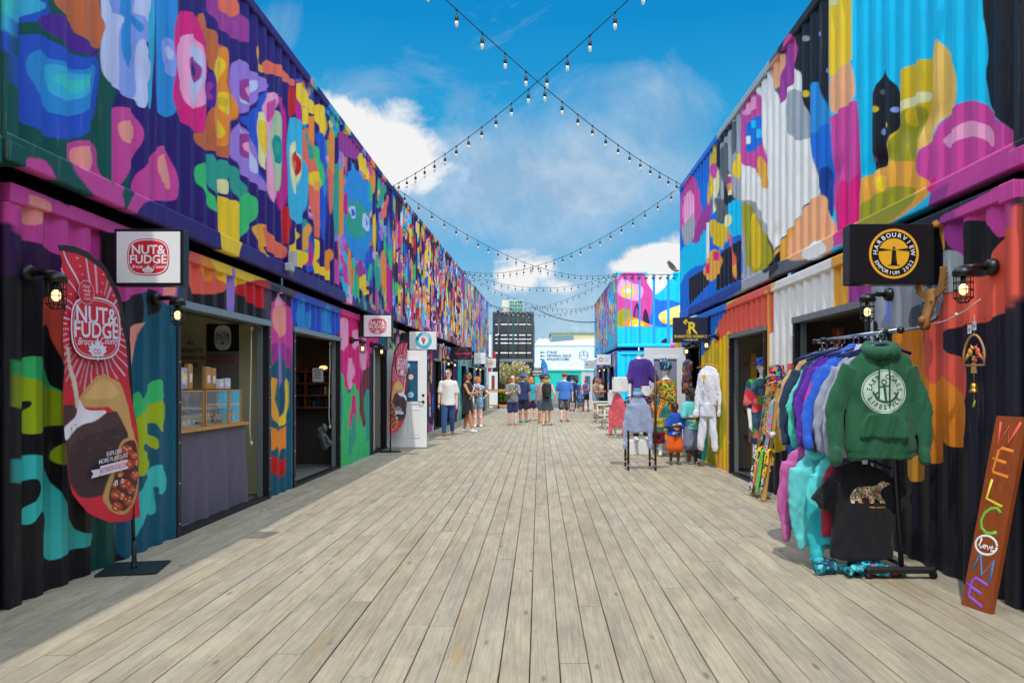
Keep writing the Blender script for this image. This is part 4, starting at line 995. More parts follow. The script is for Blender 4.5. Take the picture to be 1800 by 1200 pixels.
def hairm(r, g, b): return mat('hair_%d_%d_%d' % (r, g, b), C(r, g, b), .6, noise_amt=.3, nscale=40, stretch=(3, 3, .6))
class Person:
    """H height; ang: heading, 0 looks along +Y (away), 180 towards the camera. Joints are in the figure's own frame: x right, y forward."""
    def __init__(s, label, pos, H, ang, skin='fair', legs=((.0, .0), (.0, .0)), arms=None, build=1.0, headyaw=0, headtilt=0, vox=.011, lean=0, group=None, child=False):
        s.H = H; s.k = H/1.75; s.bw = build; s.rot = Matrix.Rotation(R(ang), 3, 'Z') if ang == 0 else Matrix.Rotation(R(-ang), 3, 'Z'); s.pos = Vector(pos); s.vox = vox
        s.root = thing('person', label, 'person', pos, group); s.skin = SKIN[skin]; s.dark = skin.startswith('dark')
        k = s.k; hk = (1.16 if child else 1.0); s.hr = .112*k*hk
        s.J = J = {}
        hip = .50*H; sh = (.81 if not child else .79)*H
        J['pelvis'] = Vector((0, 0, hip+.03*k)); J['chest'] = Vector((0, lean*.6, sh-.12*k)); J['neck'] = Vector((0, lean, sh+.03*k)); J['head'] = Vector((0, lean+.015*k+headtilt*.001*k, H-s.hr*1.12))
        for i, sd_ in enumerate((-1, 1)):
            fy, lift = legs[i]; hp = Vector((sd_*.085*k*build, 0, hip)); ft = Vector((sd_*.10*k, fy*k, .075*k+lift*k))
            mid = (hp+ft)/2; bend = max(0, (hip-.075*k)**2-(ft-hp).length**2); d = .02*k+.5*math.sqrt(bend)*.6; kn = mid+Vector((0, d, 0.0)); kn.z = hip*.53+lift*.4*k
            J['hip%d' % i] = hp; J['knee%d' % i] = kn; J['ankle%d' % i] = ft
            shp = Vector((sd_*.168*k*build, lean*.9, sh-.055*k)); J['sh%d' % i] = shp
            am = (arms or [None, None])[i] or ((sd_*.10, .03, -.97), (sd_*.02, .16, -.98))
            e = shp+Vector(am[0]).normalized()*.295*k; wr = e+Vector(am[1]).normalized()*.255*k
            J['el%d' % i] = e; J['wr%d' % i] = wr; J['hd%d' % i] = Vector(am[1]).normalized()
        s.hy = Matrix.Rotation(R(-headyaw), 3, 'Z') @ Matrix.Rotation(R(-headtilt), 3, 'X')
        s.body()
    def T(s, v): return s.rot @ Vector(v)+s.pos
    def tx(s, mb):
        mb.v = [tuple(s.T(v)) for v in mb.v]; return mb
    def fuse(s, name, mb, m, vox=None, **kw): return remesh(s.tx(mb), vox or s.vox, name, s.root, m, **kw)
    def torso(s, mb, g=0.0, z0=None, z1=None, hipw=1.0):
        k, J = s.k, s.J; b = s.bw; H = s.H; rings = []
        tab = [(.455, .145, .105), (.50, .165, .118), (.56, .150, .108), (.62, .135, .098), (.69, .152, .112), (.755, .168, .118), (.80, .165, .095), (.835, .085, .070)]
        for f, rx, ry in tab:
            z = f*H
            if z0 is not None and z < z0: continue
            if z1 is not None and z > z1: continue
            ln = s.J['neck'].y*max(0, (f-.5)/.33)
            rings.append(oval((0, ln, z), (rx*b*(hipw if f < .58 else 1))*k+g, ry*b*k+g, X3, Y3))
        mb.loft(rings); return rings
    def body(s):
        k, J, H = s.k, s.J, s.H; mb = MB(); s.torso(mb)
        cap(mb, J['neck']-Vector((0, 0, .04*k)), J['head']-Vector((0, .01, .02)), .056*k, .052*k)
        Q = lambda v: J['head']+s.hy @ Vector(v)
        r = s.hr
        mb.ell(J['head'], (r*.74, r*.92, r*1.08), s.hy); mb.ell(Q((0, r*.18, -r*.55)), (r*.52, r*.62, r*.55), s.hy)
        mb.ell(Q((0, r*.93, -r*.12)), (r*.13, r*.2, r*.24), s.hy, 8, 6); mb.ell(Q((0, r*.80, -r*.55)), (r*.28, r*.14, r*.12), s.hy, 8, 6)
        for sg in (-1, 1): mb.ell(Q((sg*r*.76, -.05*r, -.1*r)), (r*.09, r*.2, r*.28), s.hy, 8, 6)
        for i, sg in enumerate((-1, 1)):
            chain(mb, [J['hip%d' % i], J['knee%d' % i], J['ankle%d' % i]], [.088*k*s.bw, .058*k*s.bw**.5, .040*k])
            cap(mb, J['knee%d' % i]*.7+J['ankle%d' % i]*.3+Vector((0, -.015*k, 0)), J['knee%d' % i]*.45+J['ankle%d' % i]*.55, .058*k, .045*k)
            ft = J['ankle%d' % i]; cap(mb, ft+Vector((0, -.03*k, -.035*k)), ft+Vector((sg*.01, .14*k, -.045*k)), .036*k, .028*k)
            chain(mb, [J['sh%d' % i], J['el%d' % i], J['wr%d' % i]], [.050*k*s.bw, .040*k, .027*k])
            # hand: palm, four fingers of unequal length, thumb
            w_ = J['wr%d' % i]; d = J['hd%d' % i]; side = Vector((sg, 0, 0)); a = (side-d*side.dot(d)); 
            if a.length < .2: a = Vector((0, 0, 1))-d*d.z
            a.normalize(); nrm = d.cross(a); 
            cap(mb, w_+d*.02*k, w_+d*.075*k, .026*k, .030*k); cap(mb, w_+d*.04*k+nrm*.018*k, w_+d*.08*k+nrm*.022*k, .018*k, .018*k); cap(mb, w_+d*.04*k-nrm*.018*k, w_+d*.08*k-nrm*.022*k, .018*k, .018*k)
            for j, (of, ln) in enumerate(((-.030, .062), (-.010, .078), (.010, .074), (.029, .056))):
                b0 = w_+d*.088*k+nrm*of*k; b1 = b0+(d*.8-a*.15)*ln*.55*k; b2 = b1+(d*.6-a*.55)*ln*.5*k; chain(mb, [b0, b1, b2], [.0105*k, .0095*k, .008*k], 8)
            t0 = w_+d*.03*k+nrm*.03*k; chain(mb, [t0, t0+(d*.5+nrm*.8)*.035*k, t0+(d*.9+nrm*.75)*.058*k], [.013*k, .011*k, .009*k], 8)
        hc = s.T(J['head']); inv = (s.rot @ s.hy).transposed()
        def mf(c):
            q = (c-np.array(hc)) @ np.array(inv).T/r; out = np.zeros(len(c), int)
            fr = q[:, 1] > .45
            for sg in (-1, 1):
                out[fr & (((q[:, 0]-sg*.30)/.15)**2+((q[:, 2]-.04)/.09)**2 < 1)] = 1
                out[fr & (((q[:, 0]-sg*.31)/.2)**2+((q[:, 2]-.24)/.05)**2 < 1)] = 1
            out[fr & ((q[:, 0]/.26)**2+((q[:, 2]+.55)/.09)**2 < 1)] = 2
            return out
        s.fuse('body', mb, None, smooth=2, mats=[s.skin, EYEW, LIPD if s.dark else LIP], matfn=mf)
    def top(s, m, sleeve=.55, g=.016, hem=.46, loose=0.0, name='shirt', sleeveless=False, **kw):
        k, J = s.k, s.J; mb = MB(); rings = []
        H, b = s.H, s.bw; tab = [(hem, .150+loose, .118+loose*.7), (hem+.03, .156+loose, .12+loose*.7), (.56, .150+loose*.8, .112+loose*.6), (.62, .142+loose*.6, .108+loose*.5), (.69, .156+loose*.3, .116+loose*.3), (.755, .170, .120), (.80, .165, .098), (.826, .10, .078)]
        for f, rx, ry in tab:
            rings.append(oval((0, J['neck'].y*max(0, (f-.5)/.33), f*H), rx*b*k+g, ry*b*k+g, X3, Y3))
        mb.loft(rings)
        if not sleeveless:
            for i in (0, 1):
                a, e, w_ = J['sh%d' % i], J['el%d' % i], J['wr%d' % i]
                if sleeve <= 1: cap(mb, a, a.lerp(e, sleeve), .058*k*b+g, .052*k+g+loose*.2)
                else: chain(mb, [a, e, e.lerp(w_, sleeve-1)], [.058*k*b+g, .046*k+g, .034*k+g])
        return s.fuse(name, mb, m, smooth=kw.pop('smooth', 3), disp=kw.pop('disp', wrinkle(.0035, 11, 3)), **kw)
    def shorts(s, m, length=.55, g=.016, flare=.012, name='shorts', **kw):
        k, J, H = s.k, s.J, s.H; mb = MB(); b = s.bw
        mb.loft([oval((0, 0, .47*H), .140*b*k+g, .108*b*k+g, X3, Y3), oval((0, 0, .50*H), .160*b*k+g*.8, .116*b*k+g*.8, X3, Y3), oval((0, 0, .575*H), .146*b*k+g*.5, .106*b*k+g*.5, X3, Y3)])
        for i in (0, 1):
            h, kn, an = J['hip%d' % i], J['knee%d' % i], J['ankle%d' % i]
            if length <= 1: cap(mb, h, h.lerp(kn, length), .090*k*b+g, .070*k*b+g+flare)
            else: chain(mb, [h, kn, kn.lerp(an, length-1)], [.090*k*b+g, .060*k*b+g, .046*k+g])
        return s.fuse(name, mb, m, disp=kw.pop('disp', wrinkle(.003, 13, 5)), **kw)
    def skirt(s, m, z1=.36, z0=.58, w1=.25, name='skirt'):
        k, H = s.k, s.H; mb = MB(); mb.loft([oval((0, 0, z1*H), w1*k, w1*.72*k, X3, Y3), oval((0, 0, (z1+.45)/2*H), .215*k*s.bw, .16*k*s.bw, X3, Y3), oval((0, 0, .50*H), .19*k*s.bw, .145*k*s.bw, X3, Y3), oval((0, 0, z0*H), .150*k*s.bw+.014, .11*k*s.bw+.014, X3, Y3)])
        return s.fuse(name, mb, m, disp=wrinkle(.006, 12, 8, (1, 1, .15)))
    def shoes(s, m, big=1.0):
        k = s.k
        for i, sg in enumerate((-1, 1)):
            mb = MB(); ft = s.J['ankle%d' % i]; cap(mb, ft+Vector((0, -.035*k, -.030*k)), ft+Vector((sg*.012, .135*k, -.040*k)), .044*k*big, .034*k*big); cap(mb, ft+Vector((0, -.03*k, -.03*k)), ft+Vector((0, 0, .0)), .044*k, .046*k)
            cut = s.J['ankle%d' % i].z-.073*k
            mb.v = [(x, y, max(z, cut)) for x, y, z in mb.v]
            s.fuse('shoe', mb, m, smooth=1)
    def sandals(s, m):
        k = s.k
        for i, sg in enumerate((-1, 1)):
            mb = MB().use(m); ft = s.J['ankle%d' % i]; mb.box(ft+Vector((sg*.006, .055*k, -.066*k)), (.088*k, .255*k, .018*k), bev=.008)
            for y in (.02, .11): mb.tube([ft+Vector((-.042*k, y*k, -.06*k)), ft+Vector((-.03*k, y*k, -.012*k)), ft+Vector((.03*k, y*k, -.012*k)), ft+Vector((.042*k, y*k, -.06*k))], .008*k, 6)
            s.tx(mb).build('sandal', parent=s.root)
    def hair(s, m, back=.0, bun=False, long=0.0, crop=False, pony=False):
        r = s.hr; J = s.J; Q = lambda v: J['head']+s.hy @ Vector(v)*r; mb = MB()
        mb.ell(Q((0, -.12, .22)), (r*.80, r*.90, r*.93), s.hy)
        if not crop: mb.ell(Q((0, -.35, -.1)), (r*.76, r*.66, r*.85), s.hy)
        if bun: mb.ell(Q((0, -.65, .75)), (r*.42, r*.42, r*.38), s.hy)
        if long:
            for sg in (-.35, 0, .35): chain(mb, [Q((sg, -.6, .1)), Q((sg*1.7, -.8, -1.0)), Q((sg*1.5, -.8, -1-long*.6)), Q((sg, -.75, -1-long))], [r*.5, r*.42, r*.36, r*.18])
        if pony: chain(mb, [Q((0, -.85, .4)), Q((0, -1.3, -.1)), Q((0, -1.2, -1.0))], [r*.25, r*.22, r*.1])
        # keep the face free
        fc = s.T(Q((0, 1.05, -.30)))
        o = s.fuse('hair', mb, m, vox=s.vox*.8, smooth=2, disp=wrinkle(.003, 30, 2))
        me = o.data; ro = Vector(parent_origin(s.root)); hcv = s.T(J['head']); inv = (s.rot @ s.hy).transposed()
        for v in me.vertices:
            q = inv @ (v.co+ro-hcv)/r
            if q.y > .15 and q.z < .48+.25*(q.y-.6): 
                q = Vector((q.x*.80, q.y*.62, q.z)); v.co = (s.rot @ s.hy) @ (q*r)+hcv-ro
        me.update(); return o
    def hat(s, m, kind='bucket'):
        r = s.hr; J = s.J; mb = MB().use(m); q = (s.hy).to_quaternion()
        if kind == 'bucket': prof_ = [(1.32, .15), (1.34, .18), (1.0, .42), (.93, .50), (.86, 1.02), (.70, 1.14), (.05, 1.17)]
        elif kind == 'sun': prof_ = [(1.6, .22), (1.62, .25), (1.0, .42), (.92, .5), (.84, .98), (.6, 1.15), (.05, 1.18)]
        else: prof_ = [(.90, .30), (.93, .34), (.92, .62), (.78, .98), (.45, 1.16), (.05, 1.2)]
        vs = MB().use(m); vs.lathe([(a*r, b*r) for a, b in prof_], (0, 0, 0), 20)
        if kind == 'cap':
            vs.ell((0, r*1.05, r*.40), (r*.55, r*.62, r*.05), None, 12, 6)
        vs.v = [tuple(s.T(J['head']+s.hy @ Vector(v))) for v in vs.v]
        return vs.build('hat', parent=s.root)
    def glasses(s, m):
        r = s.hr; mb = MB().use(m); Q = lambda v: s.T(s.J['head']+s.hy @ Vector(v)*r)
        for sg in (-1, 1): mb.ell(Q((sg*.33, .86, .05)), (r*.27, r*.10, r*.20), s.rot @ s.hy, 10, 6); mb.tube([Q((sg*.55, .78, .08)), Q((sg*.8, 0, .06))], r*.04, 5)
        mb.tube([Q((-.1, .95, .08)), Q((.1, .95, .08))], r*.04, 5)
        return mb.build('sunglasses', parent=s.root)
    def strap(s, m, name='bag_strap', a=(-.15, .80), b=(.17, .55)):
        k = s.k; mb = MB().use(m); p = []
        for j in range(9):
            t = j/8; p.append(s.T((a[0]*k*(1-t)+b[0]*k*t, (.15+.03*math.sin(t*3.1))*k, (a[1]*(1-t)+b[1]*t)*s.H)))
        mb.tube(p, .010, 6); return mb.build(name, parent=s.root)

# ---------------------------------------------------------------- garments on hangers
def hanger_obj(parent, c, U, m, w_=.21, zt=.07):
    mb = MB().use(m); c = Vector(c)
    mb.tube([c-U*w_+Vector((0, 0, -.065)), c-U*.03, c, c+U*.03, c+U*w_+Vector((0, 0, -.065))], .011, 8)
    mb.use(CHROME); pts = [c]; 
    for k in range(8): th = -1.2+k*.62; pts.append(c+Vector((0, 0, .055))+U*.022*math.cos(th+2.7)*1+Vector((0, 0, .024*math.sin(th+2.7))))
    mb.tube([c, c+Vector((0, 0, .03))], .003, 6); 
    mb.tube([c+Vector((0, 0, .03)), c+Vector((0, 0, .03))+U*.022+Vector((0, 0, .018)), c+U*.020+Vector((0, 0, .07)), c+Vector((0, 0, .086)), c-U*.020+Vector((0, 0, .072))], .0028, 6)
    return mb.build('hanger', parent=parent)
def garment(root, name, m, c, U, Dv, w_=.27, ar=1.0, L_=.68, th=.07, sleeve='long', hood=False, arms=(0, 0), vox=.010, seed=1, flare=0.0, sl_len=.56, pocket=False, amp=.006, paintfn=None, collar=False, dec=None):
    """c: the neck point where it hangs; U across the shoulders; Dv the way it faces. Long sleeves hang beside the body."""
    c, U, Dv = Vector(c), Vector(U).normalized(), Vector(Dv).normalized(); mb = MB(); r = random.Random(seed); W = lambda a, b, z: c+U*a+Dv*b+Vector((0, 0, z))
    rings = []
    for z, fx, fy in ((-L_, .98+flare, 1.0), (-L_+.05, 1.02+flare, 1.05), (-L_*.75, 1.0+flare*.7, 1.15), (-L_*.45, .97+flare*.3, 1.2), (-L_*.28, .96, 1.1), (-.16, .93, .85), (-.125, .88, .70), (-.09, .70, .58), (-.062, .48, .5), (-.045, .34, .5), (-.035, .22, .4)):
        rings.append(oval(W(0, 0, z), w_*fx, th*fy, U, Dv, 26))
    mb.loft(rings)
    for i, sg in enumerate((-1, 1)):
        a0 = W(sg*(w_*.76), 0, -.185)
        if sleeve == 'long':
            e = W(sg*(w_*1.16+arms[i]*.10), .01, -.15-sl_len*.5); b_ = W(sg*(w_*1.13+arms[i]*.12), .03+arms[i]*.04, -.13-sl_len*.97)
            for a, b2, ra, rb in ((a0, e, .088*ar, .066*ar), (e, b_, .066*ar, .045*ar)): 
                n = 14; d = (b2-a).normalized(); P = (U-d*U.dot(d)).normalized(); rr = [oval(a.lerp(b2, t), (ra+(rb-ra)*t)*(1.0+.08*math.sin(t*9+seed)), (ra+(rb-ra)*t)*.48, P, d.cross(P), n) for t in (0, .2, .4, .6, .8, 1)]
                mb.loft(rr)
            mb.ell(e, (.062*ar, .032*ar, .070*ar))
            cap(mb, b_, b_+(b_-e).normalized()*.055, .040, .037)
        elif sleeve == 'short':
            b_ = W(sg*(w_*1.35), 0, -.36+.02*arms[i]); d = (b_-a0).normalized(); P = (U-d*U.dot(d)).normalized()
            mb.loft([oval(a0.lerp(b_, t), .10-.012*t, .052, P, d.cross(P), 14) for t in (0, .3, .6, 1)])
    if hood:
        mb.tube([W(.098*math.sin(a), .072*math.cos(a), -.050-.028*math.cos(a)) for a in [2*math.pi*q/20 for q in range(21)]], [.030+.010*(1-math.cos(2*math.pi*q/20))*.5 for q in range(21)], 10)
        mb.loft([oval(W(0, -.085, -.02), .085, .03, U, Dv), oval(W(0, -.10, -.10), .11, .04, U, Dv), oval(W(0, -.085, -.19), .07, .03, U, Dv), oval(W(0, -.075, -.22), .02, .015, U, Dv)])
    if collar: mb.loft([oval(W(0, 0, -.03), .105, .065, U, Dv), oval(W(0, 0, .035), .082, .055, U, Dv)])
    if pocket:
        o_ = W(0, th*1.02, -L_*.80); pts = [(-.15, -.06), (.15, -.06), (.15, .02), (.10, .11), (-.10, .11), (-.15, .02)]
        mb.prism([(q[0], q[1]) for q in pts], o_-Dv*.03, U, Z3, .05 if U.cross(Z3).dot(Dv) > 0 else -.05)
    # ribbing at the hem
    if sleeve == 'long' and hood: mb.loft([oval(W(0, 0, -L_-.055), w_*.90, th*.92, U, Dv, 26), oval(W(0, 0, -L_+.01), w_*.93, th*.98, U, Dv, 26)])
    return remesh(mb, vox, name, root, m, smooth=2, disp=(lambda co: wrinkle(amp*1.3, 9, seed, (1, 1, .35))(co)+wrinkle(amp*.5, 24, seed+7, (1, 1, .6))(co)), paintfn=paintfn, dec=dec)
def conform(obj, target, Dv, lift=.003):
    """lay a flat print onto the cloth under it"""
    dg = bpy.context.evaluated_depsgraph_get(); bv = BVHTree.FromPolygons([target.matrix_world @ v.co+Vector(parent_origin(target.parent)) if False else v.co+Vector(parent_origin(target.parent)) for v in target.data.vertices], [tuple(p.vertices) for p in target.data.polygons])
    po = Vector(parent_origin(obj.parent)) if obj.parent else Vector((0, 0, 0))
    for v in obj.data.vertices:
        w_ = v.co+po; hit = bv.ray_cast(w_+Dv*.4, -Dv)
        if hit[0] is not None: v.co = hit[0]+Dv*lift-po
    obj.data.update()
def dense_disc(mb, c, U, V, r, rings=14, n=48, r0=0.0):
    c = Vector(c); vs = []; fs = []
    for i in range(rings+1):
        rr = r0+(r-r0)*i/rings
        for k in range(n): th = 2*math.pi*k/n; vs.append(c+U*rr*math.cos(th)+V*rr*math.sin(th))
    for i in range(rings):
        for k in range(n): fs.append((i*n+k, (i+1)*n+k, (i+1)*n+(k+1) % n, i*n+(k+1) % n))
    mb.add(vs, fs)
def pattern_mat(name, cols, scale=18, rough=.8, kind='voronoi', stretch=None):
    """printed cloth: patches of several colours"""
    if name in MATS: return MATS[name]
    m = bpy.data.materials.new(name); m.use_nodes = True; t = m.node_tree; b = t.nodes['Principled BSDF']; b.inputs['Roughness'].default_value = rough
    tcn = t.nodes.new('ShaderNodeTexCoord'); vec = tcn.outputs['Object']
    nn = t.nodes.new('ShaderNodeTexNoise'); nn.inputs['Scale'].default_value = scale*.7; t.links.new(vec, nn.inputs['Vector'])
    vm = t.nodes.new('ShaderNodeVectorMath'); vm.operation = 'MULTIPLY_ADD'; t.links.new(nn.outputs['Color'], vm.inputs[0]); vm.inputs[1].default_value = (.06, .06, .06); t.links.new(vec, vm.inputs[2]); vec = vm.outputs[0]
    if stretch: mpn = t.nodes.new('ShaderNodeMapping'); mpn.inputs['Scale'].default_value = stretch; t.links.new(vec, mpn.inputs[0]); vec = mpn.outputs[0]
    v = t.nodes.new('ShaderNodeTexVoronoi'); v.inputs['Scale'].default_value = scale; t.links.new(vec, v.inputs['Vector'])
    rp = t.nodes.new('ShaderNodeValToRGB'); rp.color_ramp.interpolation = 'CONSTANT'; e = rp.color_ramp.elements
    e[0].position = 0; e[0].color = C(*cols[0])+(1,); e[1].position = 1/len(cols); e[1].color = C(*cols[1])+(1,)
    for i, c in enumerate(cols[2:]): q = e.new((i+2)/len(cols)); q.color = C(*c)+(1,)
    sp = t.nodes.new('ShaderNodeSeparateXYZ'); t.links.new(v.outputs['Color'], sp.inputs[0]); t.links.new(sp.outputs[0], rp.inputs[0])
    t.links.new(rp.outputs[0], b.inputs['Base Color']); MATS[name] = m; return m
# ---------------------------------------------------------------- lamps, signs, banners
BULBG = mat('lit_bulb', C(255, 225, 170), .3, emit=(1.0, .66, .24), estr=2.6)
LAMPGL = mat('lamp_glass', C(255, 236, 205), .15, emit=(1.0, .78, .5), estr=.55)
BRASSY = mat('bulb_glass', C(250, 240, 225), .1, emit=(1.0, .86, .68), estr=.9)
def make_lamp(label, Y, side, x_wall, z=2.0, group='caged wall lamps'):
    r = thing('wall_lamp', label, 'lamp', (x_wall, Y, z), group); s = side
    cx = x_wall+s*.20
    mb = MB().use(BLACK); mb.lathe([(.055, 0), (.06, .02), (.05, .05), (.035, .06)], (x_wall-s*.005, Y, z+.13), 14, axis=(s, 0, 0)); mb.build('wall_plate', parent=r)
    mb = MB().use(BLACK); mb.tube([(x_wall+s*.04, Y, z+.13), (x_wall+s*.13, Y, z+.135), (cx-s*.005, Y, z+.125)], .02, 8); mb.build('arm', parent=r)
    mb = MB().use(BLACK); mb.lathe([(.05, .07), (.068, .075), (.068, .10), (.05, .125), (.02, .14)], (cx, Y, z), 16); mb.build('cap', parent=r)
    mb = MB().use(BLACK)
    for k in range(6):
        th = math.pi*k/3+.3; c, q = math.cos(th)*.058, math.sin(th)*.058
        mb.tube([(cx+c, Y+q, z+.08), (cx+c, Y+q, z-.07), (cx+c*.5, Y+q*.5, z-.10)], .0035, 5)
    for zz_ in (.03, -.02, -.07): mb.tube([(cx+.059*math.cos(t*math.pi/8), Y+.059*math.sin(t*math.pi/8), z+zz_) for t in range(17)], .0035, 5)
    mb.tube([(cx+.03*math.cos(t*math.pi/6), Y+.03*math.sin(t*math.pi/6), z-.10) for t in range(13)], .0035, 5)
    cg_ = mb.build('cage', parent=r)
    mb = MB().use(BULBG); mb.ell((cx, Y, z-.015), (.028, .028, .038)); mb.build('bulb', parent=cg_)
    mb = MB().use(BLACK); mb.lathe([(.018, .02), (.018, .075)], (cx, Y, z), 10); mb.build('bulb_socket', parent=cg_)
    return r
make_lamp('lit black caged lamp left of the tall red feather banner', 5.03, 1, XLL+.0, 1.98)
make_lamp('lit black caged lamp at the corner of the confectionery counter opening', 6.72, 1, XLL, 2.0)
make_lamp('lit black caged lamp on pink wall under the second white confectionery sign', 13.75, 1, XLL, 2.03)
make_lamp('lit black caged lamp above narrow doorway by the farther red banner', 15.4, 1, XLL, 2.04)
make_lamp('unlit looking black caged lamp on yellow wall above the white sweatshirt', 13.0, -1, XRL, 2.05)
make_lamp('lit black caged lamp between white open door and yellow wall on the right', 14.75, -1, XRL, 2.02)
make_lamp('lit black caged lamp over clothing rack, left of the moose head', 6.62, -1, XRL, 2.02)
make_lamp('lit black caged lamp above bird wind chime, nearest the camera on the right', 5.12, -1, XRL, 2.03)
for i, (Y, dsc) in enumerate(((25.3, 'first of the pair of small lit lamps behind the man in white shirt'), (26.9, 'second of the pair of small lit lamps behind the man in white shirt'), (34.2, 'first of two small lit lamps before the far white left door'), (36.0, 'second of two small lit lamps before the far white left door'))):
    make_lamp(dsc, Y, 1, XLL+.0205*(Y-17)+.0, 2.05)
for Y, dsc in ((33.6, 'small lit lamp on blue container side, nearer of two'), (36.2, 'small lit lamp on blue container side, farther of two')): make_lamp(dsc, Y, -1, XB, 2.0)

RED = C(205, 28, 48); REDM = mat('print_red', RED, .5); WPR = mat('print_white', C(238, 238, 240), .5); BKPR = mat('print_black', C(22, 20, 20), .5)
LAVW = mat('print_pale', C(225, 222, 240), .6)
def leaf_pts(s):
    h = [(0, 1.0), (.12, .62), (.30, .72), (.24, .38), (.52, .52), (.58, .36), (.92, .32), (.80, .12), (.95, .02), (.55, -.22), (.60, -.36), (.10, -.30), (.06, -.30), (.05, -.62)]
    return [(x*s, y*s) for x, y in h]+[(-x*s, y*s) for x, y in reversed(h[1:])]
def badge_pts(w_, h_, n=40):
    pts = []
    for k in range(n):
        th = 2*math.pi*k/n; c, q = math.cos(th), math.sin(th); e = 4.2
        r = (abs(c)**e+abs(q)**e)**(-1/e); x, y = c*r, q*r; y *= (1+.14*(1-x*x)); x *= (1-.05*abs(y)+.02)
        pts.append((x*w_/2, y*h_/2))
    return pts
def logo_nut(mb, c, U, V, w_, red=True, t=.002):
    c, U, V = Vector(c), Vector(U).normalized(), Vector(V).normalized(); Nn = U.cross(V); h_ = w_*.78
    if red: mb.use(REDM); mb.prism(badge_pts(w_, h_), c+Nn*.0005, U, V, t)
    col = WPR if red else BKPR
    mb.use(col)
    A, B_ = badge_pts(w_*.96, h_*.95), badge_pts(w_*.925, h_*.905); n = len(A); o_ = c+Nn*(t+.0012)
    vs = [o_+U*p[0]+V*p[1] for p in A]+[o_+U*p[0]+V*p[1] for p in B_]; mb.add(vs, [(i, (i+1) % n, (i+1) % n+n, i+n) for i in range(n)])
    f = c+Nn*(t+.0015)
    mb.text('NUT&', f+V*h_*.10, U, V, w_*.30, .0005, .022); mb.text('FUDGE', f-V*h_*.19, U, V, w_*.285, .0005, .022)
    mb.text('Bruce', f-V*h_*.34-U*w_*.27, U, V, w_*.11, .0005, .01, shear=.35); mb.text('County', f-V*h_*.34+U*w_*.27, U, V, w_*.11, .0005, .01, shear=.35)
    mb.use(WPR if red else BKPR); mb.prism(leaf_pts(w_*.15), f-V*h_*.42, U, V, .001)
    mb.use(REDM if red else WPR); mb.text('CO.', f-V*h_*.46+Nn*.002, U, V, w_*.10, .0005, .01)
def blade(label, Y, x0, x1, z0, z1, face, front, side, depth=.10, border=None, cat='sign'):
    """a double-sided sign box held square to the wall; side +1 on the left row"""
    xw = (XLL+max(0, .0205*(Y-17)) if side > 0 else (XRL if Y < 18 else XB)); cx, cz = (x0+x1)/2, (z0+z1)/2
    r = thing('blade_sign', label, cat, (xw, Y, z0), 'signs sticking out from the walls')
    mb = MB().use(border or BLACK); mb.box((cx, Y+depth/2, cz), (x1-x0, depth, z1-z0), bev=.004); sb_ = mb.build('sign_box', parent=r)
    e = .022 if border is not False and (border is None) else .006
    mb = MB().use(face); mb.box((cx, Y-.002, cz), (x1-x0-2*e, .006, z1-z0-2*e)); mb.build('sign_face', parent=sb_)
    mb = MB(); front(mb, Vector((cx, Y-.0055, cz)), x1-x0, z1-z0); mb.build('sign_print', parent=sb_)
    mb = MB().use(BLACK); xe = x0 if side > 0 else x1
    mb.box(((xw+xe)/2, Y+depth/2, cz), (abs(xe-xw)+.02, .02, (z1-z0)*.9)); mb.box((xw+side*.006, Y+depth/2, cz), (.012, .10, (z1-z0)*1.02)); mb.build('bracket', parent=r)
    return r
FACEW = mat('sign_white', C(232, 232, 232), .35); FACEK = mat('sign_black', C(22, 20, 24), .35); GOLD = mat('sign_gold', C(240, 180, 40), .4); FACEG = mat('sign_grey', C(205, 208, 208), .4)
def f_nut(mb, c, w_, h_): logo_nut(mb, c, X3, Z3, w_*.60)
blade('white sign with red badge reading NUT & FUDGE, nearest the camera', 5.9, -3.20, -2.68, 2.136, 2.564, FACEW, f_nut, 1)
blade('white sign with red badge reading NUT & FUDGE, farther along over the pink wall', 14.3, -3.22, -2.68, 2.235, 2.665, FACEW, f_nut, 1)
CYANP = mat('print_cyan', C(70, 190, 215), .5); NAVYP = mat('print_navy', C(25, 50, 90), .5); ORP = mat('print_orange', C(245, 150, 60), .5); PKP = mat('print_pink', C(235, 60, 130), .5); BRP = mat('print_brown', C(120, 60, 40), .5)
def ringp(mb, c, r, n=40, r0=0): dense_disc(mb, c, X3, Z3, r, 1, n, r0)
def f_melt(mb, c, w_, h_):
    q = c+X3*w_*.03; mb.use(CYANP); ringp(mb, q, h_*.46); mb.use(WPR); ringp(mb, q-Y3*.001, h_*.27)
    mb.use(BRP); ringp(mb, q-Y3*.002+Z3*h_*.06, h_*.12); mb.use(ORP); ringp(mb, q-Y3*.003+Z3*h_*.09+X3*.01, h_*.085); mb.use(PKP); ringp(mb, q-Y3*.0035-Z3*h_*.0, h_*.075)
    mb.use(BRP); mb.prism([(-.07*h_, 0), (.07*h_, 0), (0, -.2*h_)], q-Y3*.003-Z3*h_*.05, X3, Z3, .001)
    mb.use(NAVYP); mb.arctext('MELT', q-Y3*.003, X3, Z3, h_*.355, h_*.15, R(168), R(118), bold=.02); mb.use(WPR); mb.arctext('DOWNS', q-Y3*.003, X3, Z3, h_*.355, h_*.15, R(92), R(20), bold=.02)
    mb.use(NAVYP); dense_disc(mb, q-Y3*.002, X3, Z3, h_*.445, 1, 40, h_*.435)
blade('white sign with round cyan badge and ice cream cone above the white open door', 18.4, -3.05, -2.42, 2.20, 2.62, FACEW, f_melt, 1, border=FACEG)
